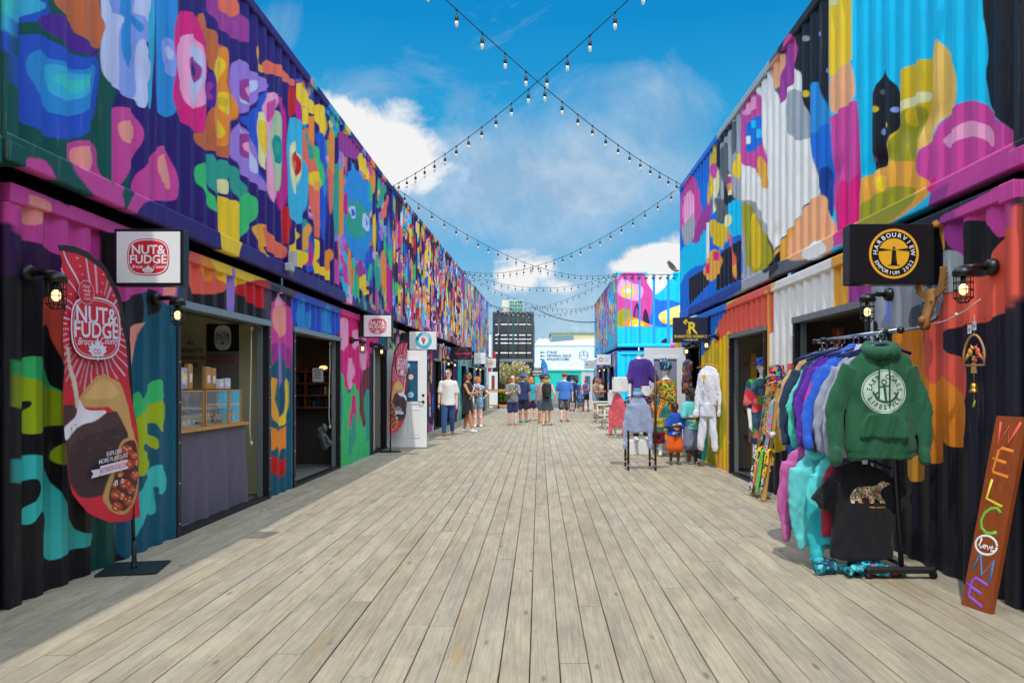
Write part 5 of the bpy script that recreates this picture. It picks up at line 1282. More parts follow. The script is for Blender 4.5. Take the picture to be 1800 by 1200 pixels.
def f_script(mb, c, w_, h_):
    mb.use(PKP); dense_disc(mb, c, X3, Z3, h_*.42, 1, 40, h_*.40); mb.use(FACEK); mb.box(c-Y3*.0012-Z3*h_*.02, (w_*.8, .001, h_*.16)); mb.use(PKP); mb.text('Season Ryder', c-Y3*.003-Z3*h_*.08, X3, Z3, h_*.24, .001, .012, shear=.3)
blade('black sign with pink ring and pink handwritten lettering', 27.6, -2.99, -2.38, 2.24, 2.69, FACEK, f_script, 1, border=FACEK)
def f_ring(mb, c, w_, h_): mb.use(mat('print_grey', C(150, 155, 160), .5)); dense_disc(mb, c, X3, Z3, h_*.36, 1, 40, h_*.34); mb.box(c-Y3*.001, (w_*.62, .001, h_*.02)); mb.box(c-Y3*.001-Z3*h_*.06, (w_*.5, .001, h_*.015))
blade('white sign with thin grey ring, between the black sign and the gold ringed one', 34.5, -2.88, -2.38, 2.27, 2.76, FACEW, f_ring, 1, border=FACEG)
def f_gold(mb, c, w_, h_): mb.use(mat('print_olive', C(150, 140, 70), .5)); dense_disc(mb, c, X3, Z3, h_*.38, 1, 40, h_*.35); mb.use(mat('print_pale_olive', C(205, 200, 160), .5)); ringp(mb, c-Y3*.0005, h_*.34); mb.use(mat('print_olive', C(150, 140, 70), .5)); mb.box(c-Y3*.002, (h_*.4, .001, h_*.05)); mb.prism([(-.1*h_, -.12*h_), (.0, .15*h_), (.1*h_, -.12*h_)], c-Y3*.002, X3, Z3, .001)
blade('white sign with olive and gold ring, farthest on the left row', 38.3, -2.68, -2.12, 2.18, 2.62, FACEW, f_gold, 1, border=FACEG)
def f_harb(mb, c, w_, h_):
    q = c+X3*w_*.02; mb.use(GOLD); dense_disc(mb, q, X3, Z3, h_*.415, 1, 60, h_*.375); ringp(mb, q, h_*.255, 60)
    mb.use(WPR); mb.arctext('HARBOURVIEW', q-Y3*.001, X3, Z3, h_*.315, h_*.105, R(176), R(4), bold=.022); mb.arctext('EMPORIUM 2022', q-Y3*.001, X3, Z3, h_*.318, h_*.085, R(205), R(335), bold=.02, inside=True)
    mb.use(FACEK); f = q-Y3*.0015; s = h_
    mb.prism([(-.05*s, -.19*s), (.055*s, -.19*s), (.032*s, .03*s), (-.030*s, .03*s)], f, X3, Z3, .001); mb.prism([(-.04*s, .03*s), (.04*s, .03*s), (.04*s, .045*s), (-.04*s, .045*s)], f, X3, Z3, .001)
    mb.prism([(-.024*s, .045*s), (.024*s, .045*s), (.024*s, .09*s), (.012*s, .115*s), (0, .125*s), (-.012*s, .115*s), (-.024*s, .09*s)], f, X3, Z3, .001)
    for sg in (-1, 1): mb.prism([(sg*.03*s, .065*s), (sg*.25*s, .095*s), (sg*.25*s, .045*s)], f, X3, Z3, .001)
    mb.prism([(-.12*s, -.195*s), (.12*s, -.195*s), (.05*s, -.18*s), (-.05*s, -.18*s)], f, X3, Z3, .001)
    mb.use(GOLD); mb.box(f-Y3*.0022+Z3*.075*s, (.012*s, .001, .03*s))
    for k in range(4): mb.prism([(.0, -.12*s+k*.035*s), (.045*s, -.11*s+k*.035*s), (.045*s, -.105*s+k*.035*s)], f-Y3*.0015, X3, Z3, .001)
blade('black sign with gold lighthouse ring reading HARBOURVIEW EMPORIUM 2022', 5.87, 2.325, 2.955, 2.146, 2.595, FACEK, f_harb, -1, border=FACEK, depth=.14)
YEL = mat('print_yellow', C(235, 205, 40), .5); FACEN = mat('sign_navy', C(34, 36, 62), .4)
def f_ruk(mb, c, w_, h_):
    mb.use(YEL); mb.text('R', c-Y3*.001+X3*w_*.04-Z3*h_*.12, X3, Z3, h_*.62, .001, .03, sx_=.95); mb.tube([c-Y3*.003+X3*(-w_*.06+w_*.055*math.cos(t*.5))+Z3*(-h_*.10+h_*.09*math.sin(t*.5)) for t in range(13)], h_*.016, 5)
    for k, (a, b_) in enumerate(((-.17, .36), (-.13, .39), (-.19, .30), (-.15, .25), (-.11, .32))): mb.ell(c+X3*w_*a+Z3*h_*b_, (w_*.03, .002, h_*.035))
    mb.tube([c-Y3*.002+X3*w_*(.08+.03*t)+Z3*h_*(-.05-.035*t) for t in range(5)], h_*.018, 5)
    mb.text('RUKKYTEE DESIGNS', c-Y3*.001-Z3*h_*.31, X3, Z3, h_*.145, .001, .022); mb.use(WPR); mb.text('+1 506 607 2197', c-Y3*.001-Z3*h_*.43, X3, Z3, h_*.085, .001, .01)
blade('dark sign with yellow letter R reading RUKKYTEE DESIGNS', 13.7, 2.345, 2.945, 2.12, 2.555, FACEN, f_ruk, -1, border=FACEN)
def f_wr(mb, c, w_, h_):
    mb.use(mat('print_rose', C(200, 140, 140), .5)); dense_disc(mb, c-X3*w_*.22, X3, Z3, h_*.22, 1, 24, h_*.10); mb.use(mat('print_grey', C(150, 155, 160), .5))
    for k in range(3): mb.box(c+X3*w_*.2+Z3*h_*(.14-.14*k), (w_*(.4-.06*k), .001, h_*.035))
blade('white sign with rose ring on the side of the blue container, nearer', 32.3, 2.37, 2.95, 2.175, 2.60, FACEW, f_wr, -1, border=FACEG)
def f_gr(mb, c, w_, h_): mb.use(NAVYP); mb.ell(c-X3*w_*.3, (h_*.07, .002, h_*.12)); mb.text('THE MARITIME', c+X3*w_*.08, X3, Z3, h_*.13, .001) if False else mb.box(c+X3*w_*.08, (w_*.45, .001, h_*.03))
blade('pale grey sign on the side of the blue container, farther', 40.3, 2.32, 2.95, 2.16, 2.60, FACEG, f_gr, -1, border=FACEG)

# feather banners
OUT1 = [(104, 431), (112, 430), (135, 434), (155, 445), (175, 462), (190, 482), (203, 508), (214, 535), (222, 563), (228, 600), (232, 650), (234, 700), (237, 740), (240, 800), (243, 860), (247, 907), (236, 912), (215, 917), (195, 918), (172, 912), (150, 900), (135, 884), (127, 868), (123, 845), (120, 810), (118, 775), (116, 735), (114, 690), (112, 655), (108, 625), (106, 595), (108, 560), (113, 537), (109, 512), (106, 495), (108, 478), (112, 460), (106, 440)]
BAN = [(PAL['k'], np.array([(100, 425), (130, 428), (160, 440), (185, 465), (205, 500), (221, 545), (232, 600), (237, 660), (240, 740), (238, 760), (234, 700), (229, 660), (224, 600), (212, 555), (196, 510), (178, 478), (158, 458), (136, 446), (115, 441), (104, 441)], float)),
       ((205, 160, 95), np.array([(142, 700), (150, 690), (165, 672), (172, 662), (188, 656), (192, 660), (205, 666), (213, 672), (220, 690), (227, 712), (229, 740), (233, 770), (224, 770), (212, 735), (195, 715), (168, 716), (150, 715)], float)),
       ((225, 180, 110), np.array([(152, 700), (168, 678), (176, 668), (188, 664), (202, 672), (212, 690), (200, 700), (176, 702)], float)),
       ((215, 205, 190), np.array([(110, 610), (118, 610), (125, 640), (135, 670), (142, 700), (142, 722), (136, 715), (128, 670), (116, 635)], float)),
       ((70, 42, 44), np.array([(116, 712), (130, 710), (138, 718), (140, 735), (116, 750)], float)),
       ((60, 36, 40), np.array([(116, 750), (122, 765), (150, 742), (180, 728), (205, 722), (212, 735), (222, 755), (226, 775), (236, 790), (238, 830), (200, 865), (180, 870), (150, 876), (135, 872), (123, 845), (119, 790)], float)),
       ((235, 232, 240), chaikin([(116, 752), (125, 742), (140, 730), (142, 700), (148, 705), (155, 720), (170, 722), (190, 720), (191, 726), (170, 740), (150, 745), (132, 760), (120, 775), (116, 768)])),
       ((78, 50, 50), np.array([(122, 775), (140, 752), (165, 742), (192, 728), (206, 724), (213, 740), (200, 752), (170, 758), (140, 770), (124, 795)], float)),
       ((212, 30, 60), np.array([(123, 858), (138, 876), (165, 874), (178, 868), (184, 885), (195, 905), (215, 910), (244, 870), (250, 925), (120, 925)], float)),
       ((200, 155, 90), chaikin([(204, 790), (212, 775), (224, 768), (234, 768), (240, 800), (243, 850), (238, 880), (225, 900), (210, 905), (192, 898), (176, 882), (176, 868), (184, 845), (195, 820)])),
       ((80, 35, 28), chaikin([(208, 792), (216, 778), (228, 772), (234, 775), (239, 810), (241, 845), (233, 880), (220, 896), (207, 898), (196, 890), (186, 878), (188, 860), (198, 835), (204, 812)]))]
_r = random.Random(4)
for (x, y, q) in ((220, 790, 9), (231, 800, 7), (222, 815, 9), (212, 808, 6), (233, 835, 9), (216, 850, 9), (228, 860, 9), (200, 868, 10), (211, 872, 6), (223, 880, 10), (203, 890, 9), (197, 852, 6), (236, 812, 6), (208, 832, 7)):
    th = np.linspace(0, 2*math.pi, 14, endpoint=False); BAN.append(((170, 62, 30), np.stack([x+q*np.cos(th), y+q*.95*np.sin(th)], 1)))
    for _ in range(10): a = _r.uniform(0, 6.3); d = _r.uniform(0, q*.75); BAN.append(((225, 110, 62) if _r.random() < .6 else (235, 190, 160), np.stack([x+d*math.cos(a)+1.5*np.cos(th), y+d*math.sin(a)+1.3*np.sin(th)], 1)))
for _ in range(60): x, y = _r.uniform(126, 215), _r.uniform(745, 790); th = np.linspace(0, 2*math.pi, 8, endpoint=False); BAN.append(((110, 70, 66) if _r.random() < .5 else (40, 22, 26), np.stack([x+1.5*np.cos(th), y+1.1*np.sin(th)], 1)))
RAYS = []      # white rays round the badge
for k in range(44):
    a = 2*math.pi*k/44; cx, cy = 165, 578; r0, r1 = (62 if k % 2 else 58), 240
    if math.sin(a) > 0 and r1 > 95: r1 = 115
    d = np.array([math.cos(a), math.sin(a)]); nn_ = np.array([-d[1], d[0]])*(.75 if k % 2 else 1.1)
    p0 = np.array([cx, cy])+d*[r0*.85, r0]; p1 = np.array([cx, cy])+d*[r1*.8, r1]*.95
    if k % 3 == 1:
        for t in range(10): q = p0+(p1-p0)*(t+.5)/11; th = np.linspace(0, 2*math.pi, 8, endpoint=False); RAYS.append((PAL['w'], np.stack([q[0]+1.3*np.cos(th), q[1]+1.3*np.sin(th)], 1)))
    else: RAYS.append((PAL['w'], np.array([p0-nn_, p1-nn_, p1+nn_, p0+nn_])))
def banner(label, o_, Dir, polys=BAN, out=OUT1, back=False, logo=True, ground=(205, 28, 48), rays=True, zk=1.0, label_cat='banner'):
    """cloth cut to the outline and hung on a curved pole; local frame from the photo at Yr, then moved and turned round its pole"""
    o_ = Vector(o_); r = thing('feather_banner', label, 'banner', o_, 'feather banners on poles'); Dir = Vector(Dir).normalized(); p0 = (-3.06, 5.92); dd = (-.080, -.997)
    NF = (-Dir).cross(Z3)                       # the printed side
    def tz(x, y):
        a = (x-VX)/F; t = (p0[0]-a*p0[1])/(a*dd[1]-dd[0]); Y = p0[1]+t*dd[1]; return t, CH-(y-VY)*Y/F
    def L(x, y, d=0.0):
        t, z = tz(x, y); return o_+Dir*t-NF*d+Vector((0, 0, z*zk))
    poly = np.array(out, float); ys = np.linspace(poly[:, 1].min()+.4, poly[:, 1].max()-.4, 300); nx = 72; P = np.zeros((nx, 300, 3)); C2 = np.zeros((nx, 300, 2))
    a, b_ = poly, np.roll(poly, -1, 0)
    for j, y in enumerate(ys):
        hit = [a[i, 0]+(b_[i, 0]-a[i, 0])*(y-a[i, 1])/(b_[i, 1]-a[i, 1]) for i in range(len(a)) if (a[i, 1] > y) != (b_[i, 1] > y)]
        x0, x1 = min(hit), max(hit)
        for i in range(nx):
            x = x0+(x1-x0)*i/(nx-1); C2[i, j] = (x, y); P[i, j] = L(x, y, .018*math.sin((y-430)/60+x*.02)+.006*math.sin(x*.16+y*.03))
    base_ = np.tile(s2l(ground), (nx*300, 1)); cc = paint_polys(C2.reshape(-1, 2), (RAYS if rays else [])+polys, base_, 1.0)
    m = mat('banner_cloth', rough=.65, attr='paint', noise_amt=.04, nscale=4, bump=.1, bscale=20)
    c_ = grid_obj('cloth', P, cc, m, r, smooth=True); sol = c_.modifiers.new('s', 'SOLIDIFY'); sol.thickness = .0015; sol.offset = 1
    mb = MB().use(BLACK); pole = [L(236, 1000), L(236, 905, .01), L(239, 820, .02), L(236, 700, .02), L(231, 600, .02), L(221, 552, .02), L(205, 510, .02), L(186, 472, .02), L(160, 444, .02), L(135, 433, .02), L(108, 431, .02)]
    pole[0].z = .03; mb.tube(pole, [.014, .013, .011, .010, .009, .008, .007, .006, .005, .005, .004], 8); mb.build('pole', parent=r)
    mb = MB().use(mat('base_plate', C(34, 44, 48), .5, .4)); mb.box(o_+Vector((0.0, 0, .008)), (.42, .42, .012), Matrix.Rotation(R(12), 3, 'Z')); mb.lathe([(.03, 0), (.022, .012), (.017, .07), (.017, .20)], o_+Vector((0, 0, .014)), 12); mb.build('base_plate', parent=r)
    if logo:
        mb = MB(); U = (-Dir+Z3*.02).normalized(); V = (Z3-U*U.z).normalized(); c = L(162, 577, -.032); Nn = U.cross(V)
        mb.use(LAVW); w_ = tz(121, 577)[0]-tz(207, 577)[0]; h_ = (tz(162, 527)[1]-tz(162, 630)[1])*.93; w2 = w_
        mb.use(REDM); mb.prism(badge_pts(w_, h_), c, U, V, .0008); mb.use(LAVW)
        for q0, q1 in ((1.0, .95), (.90, .885)):
            A, B_ = badge_pts(w_*q0, h_*q0), badge_pts(w_*q1, h_*q1); n = len(A); f = c+Nn*.0022; mb.add([f+U*p[0]+V*p[1] for p in A]+[f+U*p[0]+V*p[1] for p in B_], [(i, (i+1) % n, (i+1) % n+n, i+n) for i in range(n)])
        f = c+Nn*.0028
        mb.text('NUT&', f+V*h_*.09, U, V, w_*.31, .0004, .02); mb.text('FUDGE', f-V*h_*.17, U, V, w_*.29, .0004, .02)
        mb.text('Bruce', f-V*h_*.31-U*w_*.24, U, V, w_*.13, .0004, .008, shear=.35); mb.text('County', f-V*h_*.28+U*w_*.25, U, V, w_*.13, .0004, .008, shear=.35)
        mb.prism(leaf_pts(w_*.20), f-V*h_*.42+U*.005, U, V, .001); mb.use(REDM); mb.text('CO.', f-V*h_*.47+Nn*.0016, U, V, w_*.10, .0004, .01)
        # hand lettered apple
        mb.use(REDM); ac = L(143, 514, -.036); dense_disc(mb, ac, U, V, .082, 2, 30); mb.use(LAVW); dense_disc(mb, ac+Nn*.001, U, V, .082, 1, 30, .079)
        for k, wd in enumerate(('Hand', 'made', 'with', 'Love')): mb.text(wd, ac+Nn*.0015+V*(.030-.027*k)+U*(.004*k-.005), U, V, .034, .0004, 0, shear=.3)
        # ribbon with the address
        tr = (-Dir+Z3*.06).normalized(); tv = (Z3-tr*tr.z).normalized(); fc = L(194, 821, -.034); mb.use(LAVW); mb.prism([(-.165, -.032), (.15, -.034), (.15, .034), (-.165, .036)], fc, tr, tv, .0008); mb.prism([(-.265, -.02), (-.175, -.02), (-.155, .03), (-.265, .035), (-.24, .008)], fc-tv*.012, tr, tv, .0006)
        mb.text('EXPLORE', fc+tv*.094+tr*.0, tr, tv, .043, .0006, .015); mb.text('MORE FLAVOURS', fc+tv*.052-tr*.01, tr, tv, .043, .0006, .012)
        mb.use(REDM); mb.text('NUTANDFUDGE.COM', fc-tv*.016-tr*.01, tr, tv, .050, .0016, .006, sx_=.62, space=1.05)
        mb.use(LAVW); mb.prism([(-.018, -.018), (.018, -.018), (.018, .018), (-.018, .018)], L(196, 848, -.036), tr, tv, .0006); dense_disc(mb, L(207, 845, -.036), tr, tv, .018, 1, 20, .012); dense_disc(mb, L(207, 845, -.036), tr, tv, .007, 1, 12, .004)
        mb.use(BKPR); mb.text('f', L(196, 852, -.038), tr, tv, .04, .0006, .02)
        if back: mb.v = [tuple(Vector(v)-NF*(2*(Vector(v)-o_).dot(NF))) for v in mb.v]
        lo = mb.build('lettering', parent=r)
    return r
banner('tall red feather banner with NUT & FUDGE badge and candied nuts, nearest the camera', (-3.06, 5.92, 0), (-.080, -.997, 0))
banner('narrow turned red feather banner with sunburst and cracker print beside the white open door', (-3.06, 16.1, 0), (.27, .963, 0), back=True)
# ---------------------------------------------------------------- festoon lights
BRASSY = mat('festoon_glass', C(222, 214, 196), .12, trans=.75, emit=(1.0, .80, .55), estr=.12)
CABLE = mat('black_cable', C(20, 20, 22), .6); SOCK = mat('socket', C(25, 23, 22), .5)
def festoon(label, a, b, sag, n, t0=.03, t1=.97, bulb=1.0, rad=.006):
    a, b = Vector(a), Vector(b); r = thing('string_lights', label, 'string lights', a, 'festoon lights strung over the deck')
    def P(t): return a.lerp(b, t)-Vector((0, 0, sag*4*t*(1-t)))
    mb = MB().use(CABLE); mb.tube([P(k/40) for k in range(41)], rad, 6)
    for k in range(n): q = P(t0+(t1-t0)*k/(n-1)); mb.ell(q, (.014, .014, .02), n=6, m=5)
    mb.build('cable', parent=r)
    r_ = random.Random(hash(label) % 99); pr = None
    for k in range(n):
        q = P(t0+(t1-t0)*k/(n-1))
        if pr is None:
            sk = MB().use(SOCK); sk.tube([q-Vector((0, 0, .01)), q-Vector((.004, 0, .07))], .004*bulb, 5); sk.lathe([(.012*bulb, .0), (.022*bulb, -.006), (.022*bulb, -.05), (.017*bulb, -.062)], q-Vector((0, 0, .065)), 10)
            s_ = sk.build('socket', parent=r)
            gl = MB().use(BRASSY); gl.lathe([(.013*bulb, 0), (.021*bulb, -.022), (.022*bulb, -.045), (.016*bulb, -.068), (.004, -.078)], q-Vector((0, 0, .125)), 10); g_ = gl.build('bulb', parent=s_); pr = (s_, g_, q.copy())
        else:
            c = pr[0].copy(); COL.objects.link(c); c.parent = r; c.location = q-pr[2]
            d = pr[1].copy(); COL.objects.link(d); d.parent = c
    return r
PL1 = (-3.15, 16.9, 5.66); PR1 = (3.1, 17.0, 5.70); PL2 = (-2.93, 29.2, 5.62); PB = (2.99, 30.0, 5.62); PL3 = (-2.7, 41.3, 5.6); PB2 = (2.98, 42.0, 5.6)
festoon('nearest light string rising from the left container corner to the upper right', PL1, (3.1, 4.6, 6.25), .42, 24, bulb=1.05)
festoon('nearest light string falling from upper left to the right container corner', (-3.2, 4.6, 6.30), PR1, .42, 24, bulb=1.05)
festoon('light string from the first left corner across to the blue container corner', PL1, PB, .75, 26)
festoon('light string from the first right corner across to the second left corner', PR1, PL2, .75, 26)
festoon('light string sagging level between second left corner and blue container', PL2, PB, .62, 22)
festoon('light string from the second left corner to the far end of the blue container', PL2, PB2, .7, 24)
festoon('light string from the blue container corner to the far left mural corner', PB, PL3, .7, 24)
festoon('farthest light string between left mural end and blue container end', PL3, PB2, .55, 20)
festoon('light string from the left mural end to the black container roof', PL3, (-.4, 46.7, 5.75), .25, 10)
r = MB().use(CABLE); a, b = Vector((-.42, 46.8, 6.0)), Vector(PB2)+Vector((0, 0, -.9)); r.tube([a.lerp(b, k/20)-Vector((0, 0, 1.2*(k/20)*(1-k/20))) for k in range(21)], .025, 6)
tag(r.build('power_cable'), 'thick black cable hanging between black container roof and blue container', 'cable')

# ---------------------------------------------------------------- far background
BKC = mat('black_container', C(26, 38, 44), .32, noise_amt=.15, nscale=3, spec=.9)
def black_box(label, z0, doors):
    x0, x1, Y = -2.78, -.34, 46.7; r = thing('shipping_container', label, 'container', ((x0+x1)/2, Y+6, z0), 'black containers at the end of the deck'); H = 2.86
    mb = MB().use(BKC); mb.box(((x0+x1)/2, Y+6.1, z0+H/2), (x1-x0-.1, 12.0, H-.1)); mb.build('walls', parent=r)
    mb = MB().use(BKC)
    for k in range(43): mb.box((x1-.03, Y+.2+k*.28, z0+H/2), (.05, .13, H-.24))
    mb.build('side_ribs', parent=r)
    mb = MB().use(BKC)
    for x in (x0+.07, x1-.07): mb.box((x, Y, z0+H/2), (.14, .16, H))
    for z in (z0+.07, z0+H-.07): mb.box(((x0+x1)/2, Y, z), (x1-x0, .14, .14))
    mb.build('end_frame', parent=r)
    if doors:
        for sg, xa, xb in ((0, x0+.15, (x0+x1)/2-.01), (1, (x0+x1)/2+.01, x1-.15)):
            # door leaf with pressed horizontal channels
            pr = [(.0, z0+.16)]; zz_ = [.42, .92, 1.16, 1.40, 2.0]
            for q in [.40, .98, 1.22, 1.46, 2.1]: pr += [(.0, z0+q), (.05, z0+q+.085), (.05, z0+q+.12), (.0, z0+q+.13)]
            pr += [(.0, z0+H-.16)]
            vs = []; 
            for d, z in pr: vs += [(xa, Y-.0+d, z), (xb, Y-.0+d, z)]
            mb = MB().use(BKC); mb.add(vs, [(2*i, 2*i+1, 2*i+3, 2*i+2) for i in range(len(pr)-1)]); dl = mb.build('door', parent=r); so_ = dl.modifiers.new('s', 'SOLIDIFY'); so_.thickness = .03; so_.offset = -1
            for x in (xa+.28, xb-.28):
                mb = MB().use(BKC); mb.tube([(x, Y-.06, z0+.05), (x, Y-.06, z0+H-.05)], .022, 8)
                for z in (.12, .8, 1.5, 2.1, 2.7): mb.box((x, Y-.045, z0+z), (.12, .06, .06))
                mb.build('locking_bar', parent=r)
        mb = MB().use(mat('seal', C(30, 80, 84), .5)); mb.box(((x0+x1)/2, Y-.03, z0+H/2), (.10, .03, H-.3)); mb.build('door_seal', parent=r)
        mb = MB().use(mat('grey_plate', C(120, 126, 130), .5)); mb.box(((x0+x1)/2+.15, Y-.09, z0-.02), (x1-x0-.35, .02, .18)); mb.build('data_plate', parent=r)
    return r
black_box('black container with barred double doors, upper one of the pair', 2.80, True)
black_box('black container carrying the barred one, mostly behind the shrub', -.12, False)
def flat_box(label, x0, x1, Y, z0, z1, col, deep, cat='container', name='shipping_container', ribs=True, group=None):
    r = thing(name, label, cat, ((x0+x1)/2, Y+deep/2, z0), group); m = paintm(*col)
    if ribs:
        P = []; x = x0+.12; out = []; n = 0
        pts = []
        while x < x1-.15: pts += [(x, 0), (x+.07, 0), (x+.14, .036), (x+.21, .036)]; x += .278
        pts += [(x1-.12, 0)]; mb = MB().use(m); vs = []
        for (xx, d) in pts: vs += [(xx, Y+d, z0+.15), (xx, Y+d, z1-.12)]
        mb.add(vs, [(2*i, 2*i+2, 2*i+3, 2*i+1) for i in range(len(pts)-1)]); mb.build('side_panel', parent=r)
    mb = MB().use(m); mb.box(((x0+x1)/2, Y+deep/2+.06, (z0+z1)/2), (x1-x0-.02, deep-.04, z1-z0-.04)); mb.build('body', parent=r)
    mb = MB().use(m); mb.box(((x0+x1)/2, Y-.0, z1-.06), (x1-x0, .12, .12)); mb.build('top_rail', parent=r)
    mb = MB().use(m); mb.box(((x0+x1)/2, Y-.0, z0+.07), (x1-x0, .12, .15)); mb.build('bottom_rail', parent=r)
    for x in (x0+.06, x1-.06): mb = MB().use(m); mb.box((x, Y-.01, (z0+z1)/2), (.12, .12, z1-z0)); mb.build('corner_post', parent=r)
    return r
YW = 80.0
wc = flat_box('white container with blue arrows pointing to stage, viewing deck and washrooms', -.62, 11.6, YW, 2.82, 5.38, (222, 240, 246), 2.4)
tcn_ = flat_box('teal container with a dark serving window under the white one', -3.0, 9.2, YW, -.12, 2.78, (20, 190, 170), 2.4)
NAVYT = mat('sign_blue', C(28, 60, 100), .5)
mb = MB().use(NAVYT)
for k, wd in enumerate(('STAGE', 'VIEWING DECK', 'WASHROOMS')):
    z = 1.4+(VY-(619.5+6.1*k)-1.5)*YW/F; x = (960.5-VX)*YW/F; mb.text(wd, (x, YW-.03, z), X3, Z3, .365, .002, .012, align='LEFT')
    xa = (949-VX)*YW/F; mb.prism([(0, .11), (.16, .24), (.16, .15), (.48, .15), (.48, .07), (.16, .07), (.16, -.02)], (xa, YW-.03, z), X3, Z3, .004)
mb.build('lettering', parent=wc)
mb = MB().use(NAVYT); hx = [(math.cos(math.pi/6+math.pi*k/3), math.sin(math.pi/6+math.pi*k/3)) for k in range(6)]; c_ = Vector(((1026-VX)*YW/F, YW-.03, 1.4+(VY-624)*YW/F))
vs = [c_+Vector((q[0]*.52, 0, q[1]*.52)) for q in hx]+[c_+Vector((q[0]*.47, 0, q[1]*.47)) for q in hx]; mb.add(vs, [(i, (i+1) % 6, (i+1) % 6+6, i+6) for i in range(6)])
mb.text('THE SEAGER', c_-Z3*.08, X3, Z3, .17, .002, .012); mb.prism([(-.12, 0), (0, .22), (.12, 0), (0, .06)], c_+Z3*.13, X3, Z3, .003); mb.build('emblem', parent=wc)
mb = MB().use(GLASSDK); mb.box(((1006-VX)*YW/F, YW-.02, 1.4+(VY-664)*YW/F), (1.2, .06, .62)); mb.build('serving_window', parent=tcn_)
mb = MB().use(mat('deep_slot', C(14, 96, 88), .6))
for k in range(30): mb.box((-.2+k*.3, YW-.07, 2.62), (.16, .02, .07))
struct(g)if False else None
mb.build('slot_row', parent=tcn_)['kind'] = 'stuff'
# distant buildings
TW = thing('office_tower', 'distant tower top with green glass grid above the black container', 'building', (-8, 250, 0))
mb = MB().use(mat('tower_wall', C(205, 205, 190), .7)); mb.box((-8.6, 254, 14), (6.6, 8, 28)); mb.build('walls', parent=TW)
mb = MB().use(mat('tower_glass', C(50, 130, 115), .2)); mb.box((-7.4, 249.9, 22.2), (4.4, .3, 11)); mb.build('glass_front', parent=TW)
mb = MB().use(mat('tower_wall', C(205, 205, 190), .7))
for k in range(6): mb.box((-9.5+k*.85, 249.7, 22.2), (.09, .12, 11))
for k in range(9): mb.box((-7.4, 249.7, 17.6+k*1.3), (4.4, .12, .12))
mb.build('mullions', parent=TW)
mb = MB().use(mat('roof_kit', C(180, 176, 165), .7)); mb.box((-10.8, 250.5, 25), (1.2, .6, 3.5)); mb.build('roof_plant', parent=TW)
HG = thing('flat_roofed_building', 'distant beige building with a band of windows above the white container', 'building', (12, 200, 0))
mb = MB().use(mat('beige_wall', C(214, 202, 160), .8)); mb.box((16, 208, 7), (26, 16, 14.2)); mb.build('walls', parent=HG)
mb = MB().use(mat('far_glass', C(110, 140, 150), .3)); mb.box((5.9, 199.9, 12.6), (5.6, .3, 2.2)); mb.build('window_band', parent=HG)
mb = MB().use(mat('far_roof', C(130, 160, 130), .7)); mb.box((16, 208, 14.3), (26.6, 16.6, .4)); mb.build('roof', parent=HG)
HT = thing('marquee', 'long white tent roof showing above the white container', 'tent', (6, 120, 0)); TW_ = mat('tent_white', C(238, 232, 220), .8)
mb = MB().use(TW_); mb.prism([(-1.0, 0), (22, 0), (22, 7.6), (12, 8.4), (2.5, 7.6), (-1.0, 7.2)], (0, 124, 0), X3, Z3, 8); mb.build('canopy', parent=HT)
for i, x in enumerate((950, 959)):
    o = MB().use(TW_); c = at(x, 603, 118); o.lathe([(.75, -6), (.75, 0), (.55, .35), (.25, .6), (.02, .72)], c, 14); tag(o.build('roof_vent'), ('left' if i == 0 else 'right')+' one of two small white domes above the white container', 'vent', 'white domes on the far roof')

# black mast, crew sign, blue flag, shrub, planters, railing, far doors
pm = thing('lamp_mast', 'slim black mast in front of the black container', 'mast', (-2.30, 44.3, 0)); mb = MB().use(BLACK); mb.tube([(-2.30, 44.3, -.1), (-2.30, 44.3, 5.45)], .055, 10); mb.build('pole', parent=pm)
mb = MB().use(BLACK); mb.box((-2.30, 44.3, 5.5), (.2, .12, .10)); mb.tube([(-2.3, 44.3, 5.5), (-2.0, 44.4, 5.72), (-1.5, 44.6, 5.6)], .02, 6); mb.build('top_bracket', parent=pm)
mb = MB().use(mat('lamp_white', C(235, 235, 230), .4)); mb.ell((-2.33, 44.2, 4.15), (.06, .06, .06)); mb.build('sensor', parent=pm)
cs = thing('lounge_sign', 'small black sign with white letters reading CREW LOUNGE', 'sign', (-.1, 44.6, 1.6)); mb = MB().use(FACEK); mb.box((-.10, 44.6, 2.06), (.58, .05, .48)); mb.build('board', parent=cs)
mb = MB().use(WPR); mb.text('CREW', (-.10, 44.57, 2.02), X3, Z3, .19, .002, .03); mb.text('LOUNGE', (-.10, 44.57, 1.87), X3, Z3, .135, .002, .02); mb.text('THE BOARDWALK', (-.10, 44.57, 2.21), X3, Z3, .058, .002, .01); mb.build('lettering', parent=cs)
mb = MB().use(BLACK); mb.box((-.26, 46.0, 2.25), (.04, 2.8, .04)); mb.build('bracket', parent=cs)
BLF = mat('blue_flag', C(50, 140, 215), .6, noise_amt=.1, nscale=4)
fl = thing('feather_banner', 'small blue feather banner in front of the teal container', 'banner', (.08, 50, 0), 'feather banners on poles')
mb = MB().use(BLF); pts = [(0, 0), (.36, .05), (.42, .7), (.44, 1.5), (.40, 2.0), (.25, 2.3), (.08, 2.42), (-.02, 2.1), (-.04, 1.2)]; mb.prism(pts, (.12, 50, .55), X3, Z3, .01); mb.build('cloth', parent=fl)
mb = MB().use(BLACK); mb.tube([(.10, 50, -.1), (.10, 50, 2.2), (.2, 50, 2.95)], .015, 6); mb.build('pole', parent=fl)
mb = MB().use(mat('print_lilac', C(150, 140, 220), .6)); mb.ell((.36, 49.98, 2.2), (.1, .005, .18)); mb.ell((.33, 49.98, 1.5), (.08, .005, .1)); mb.build('print', parent=fl)
rw = thing('striped_banner', 'narrow red and white upright banner between mural end and black container', 'banner', (-2.95, 45.8, 0))
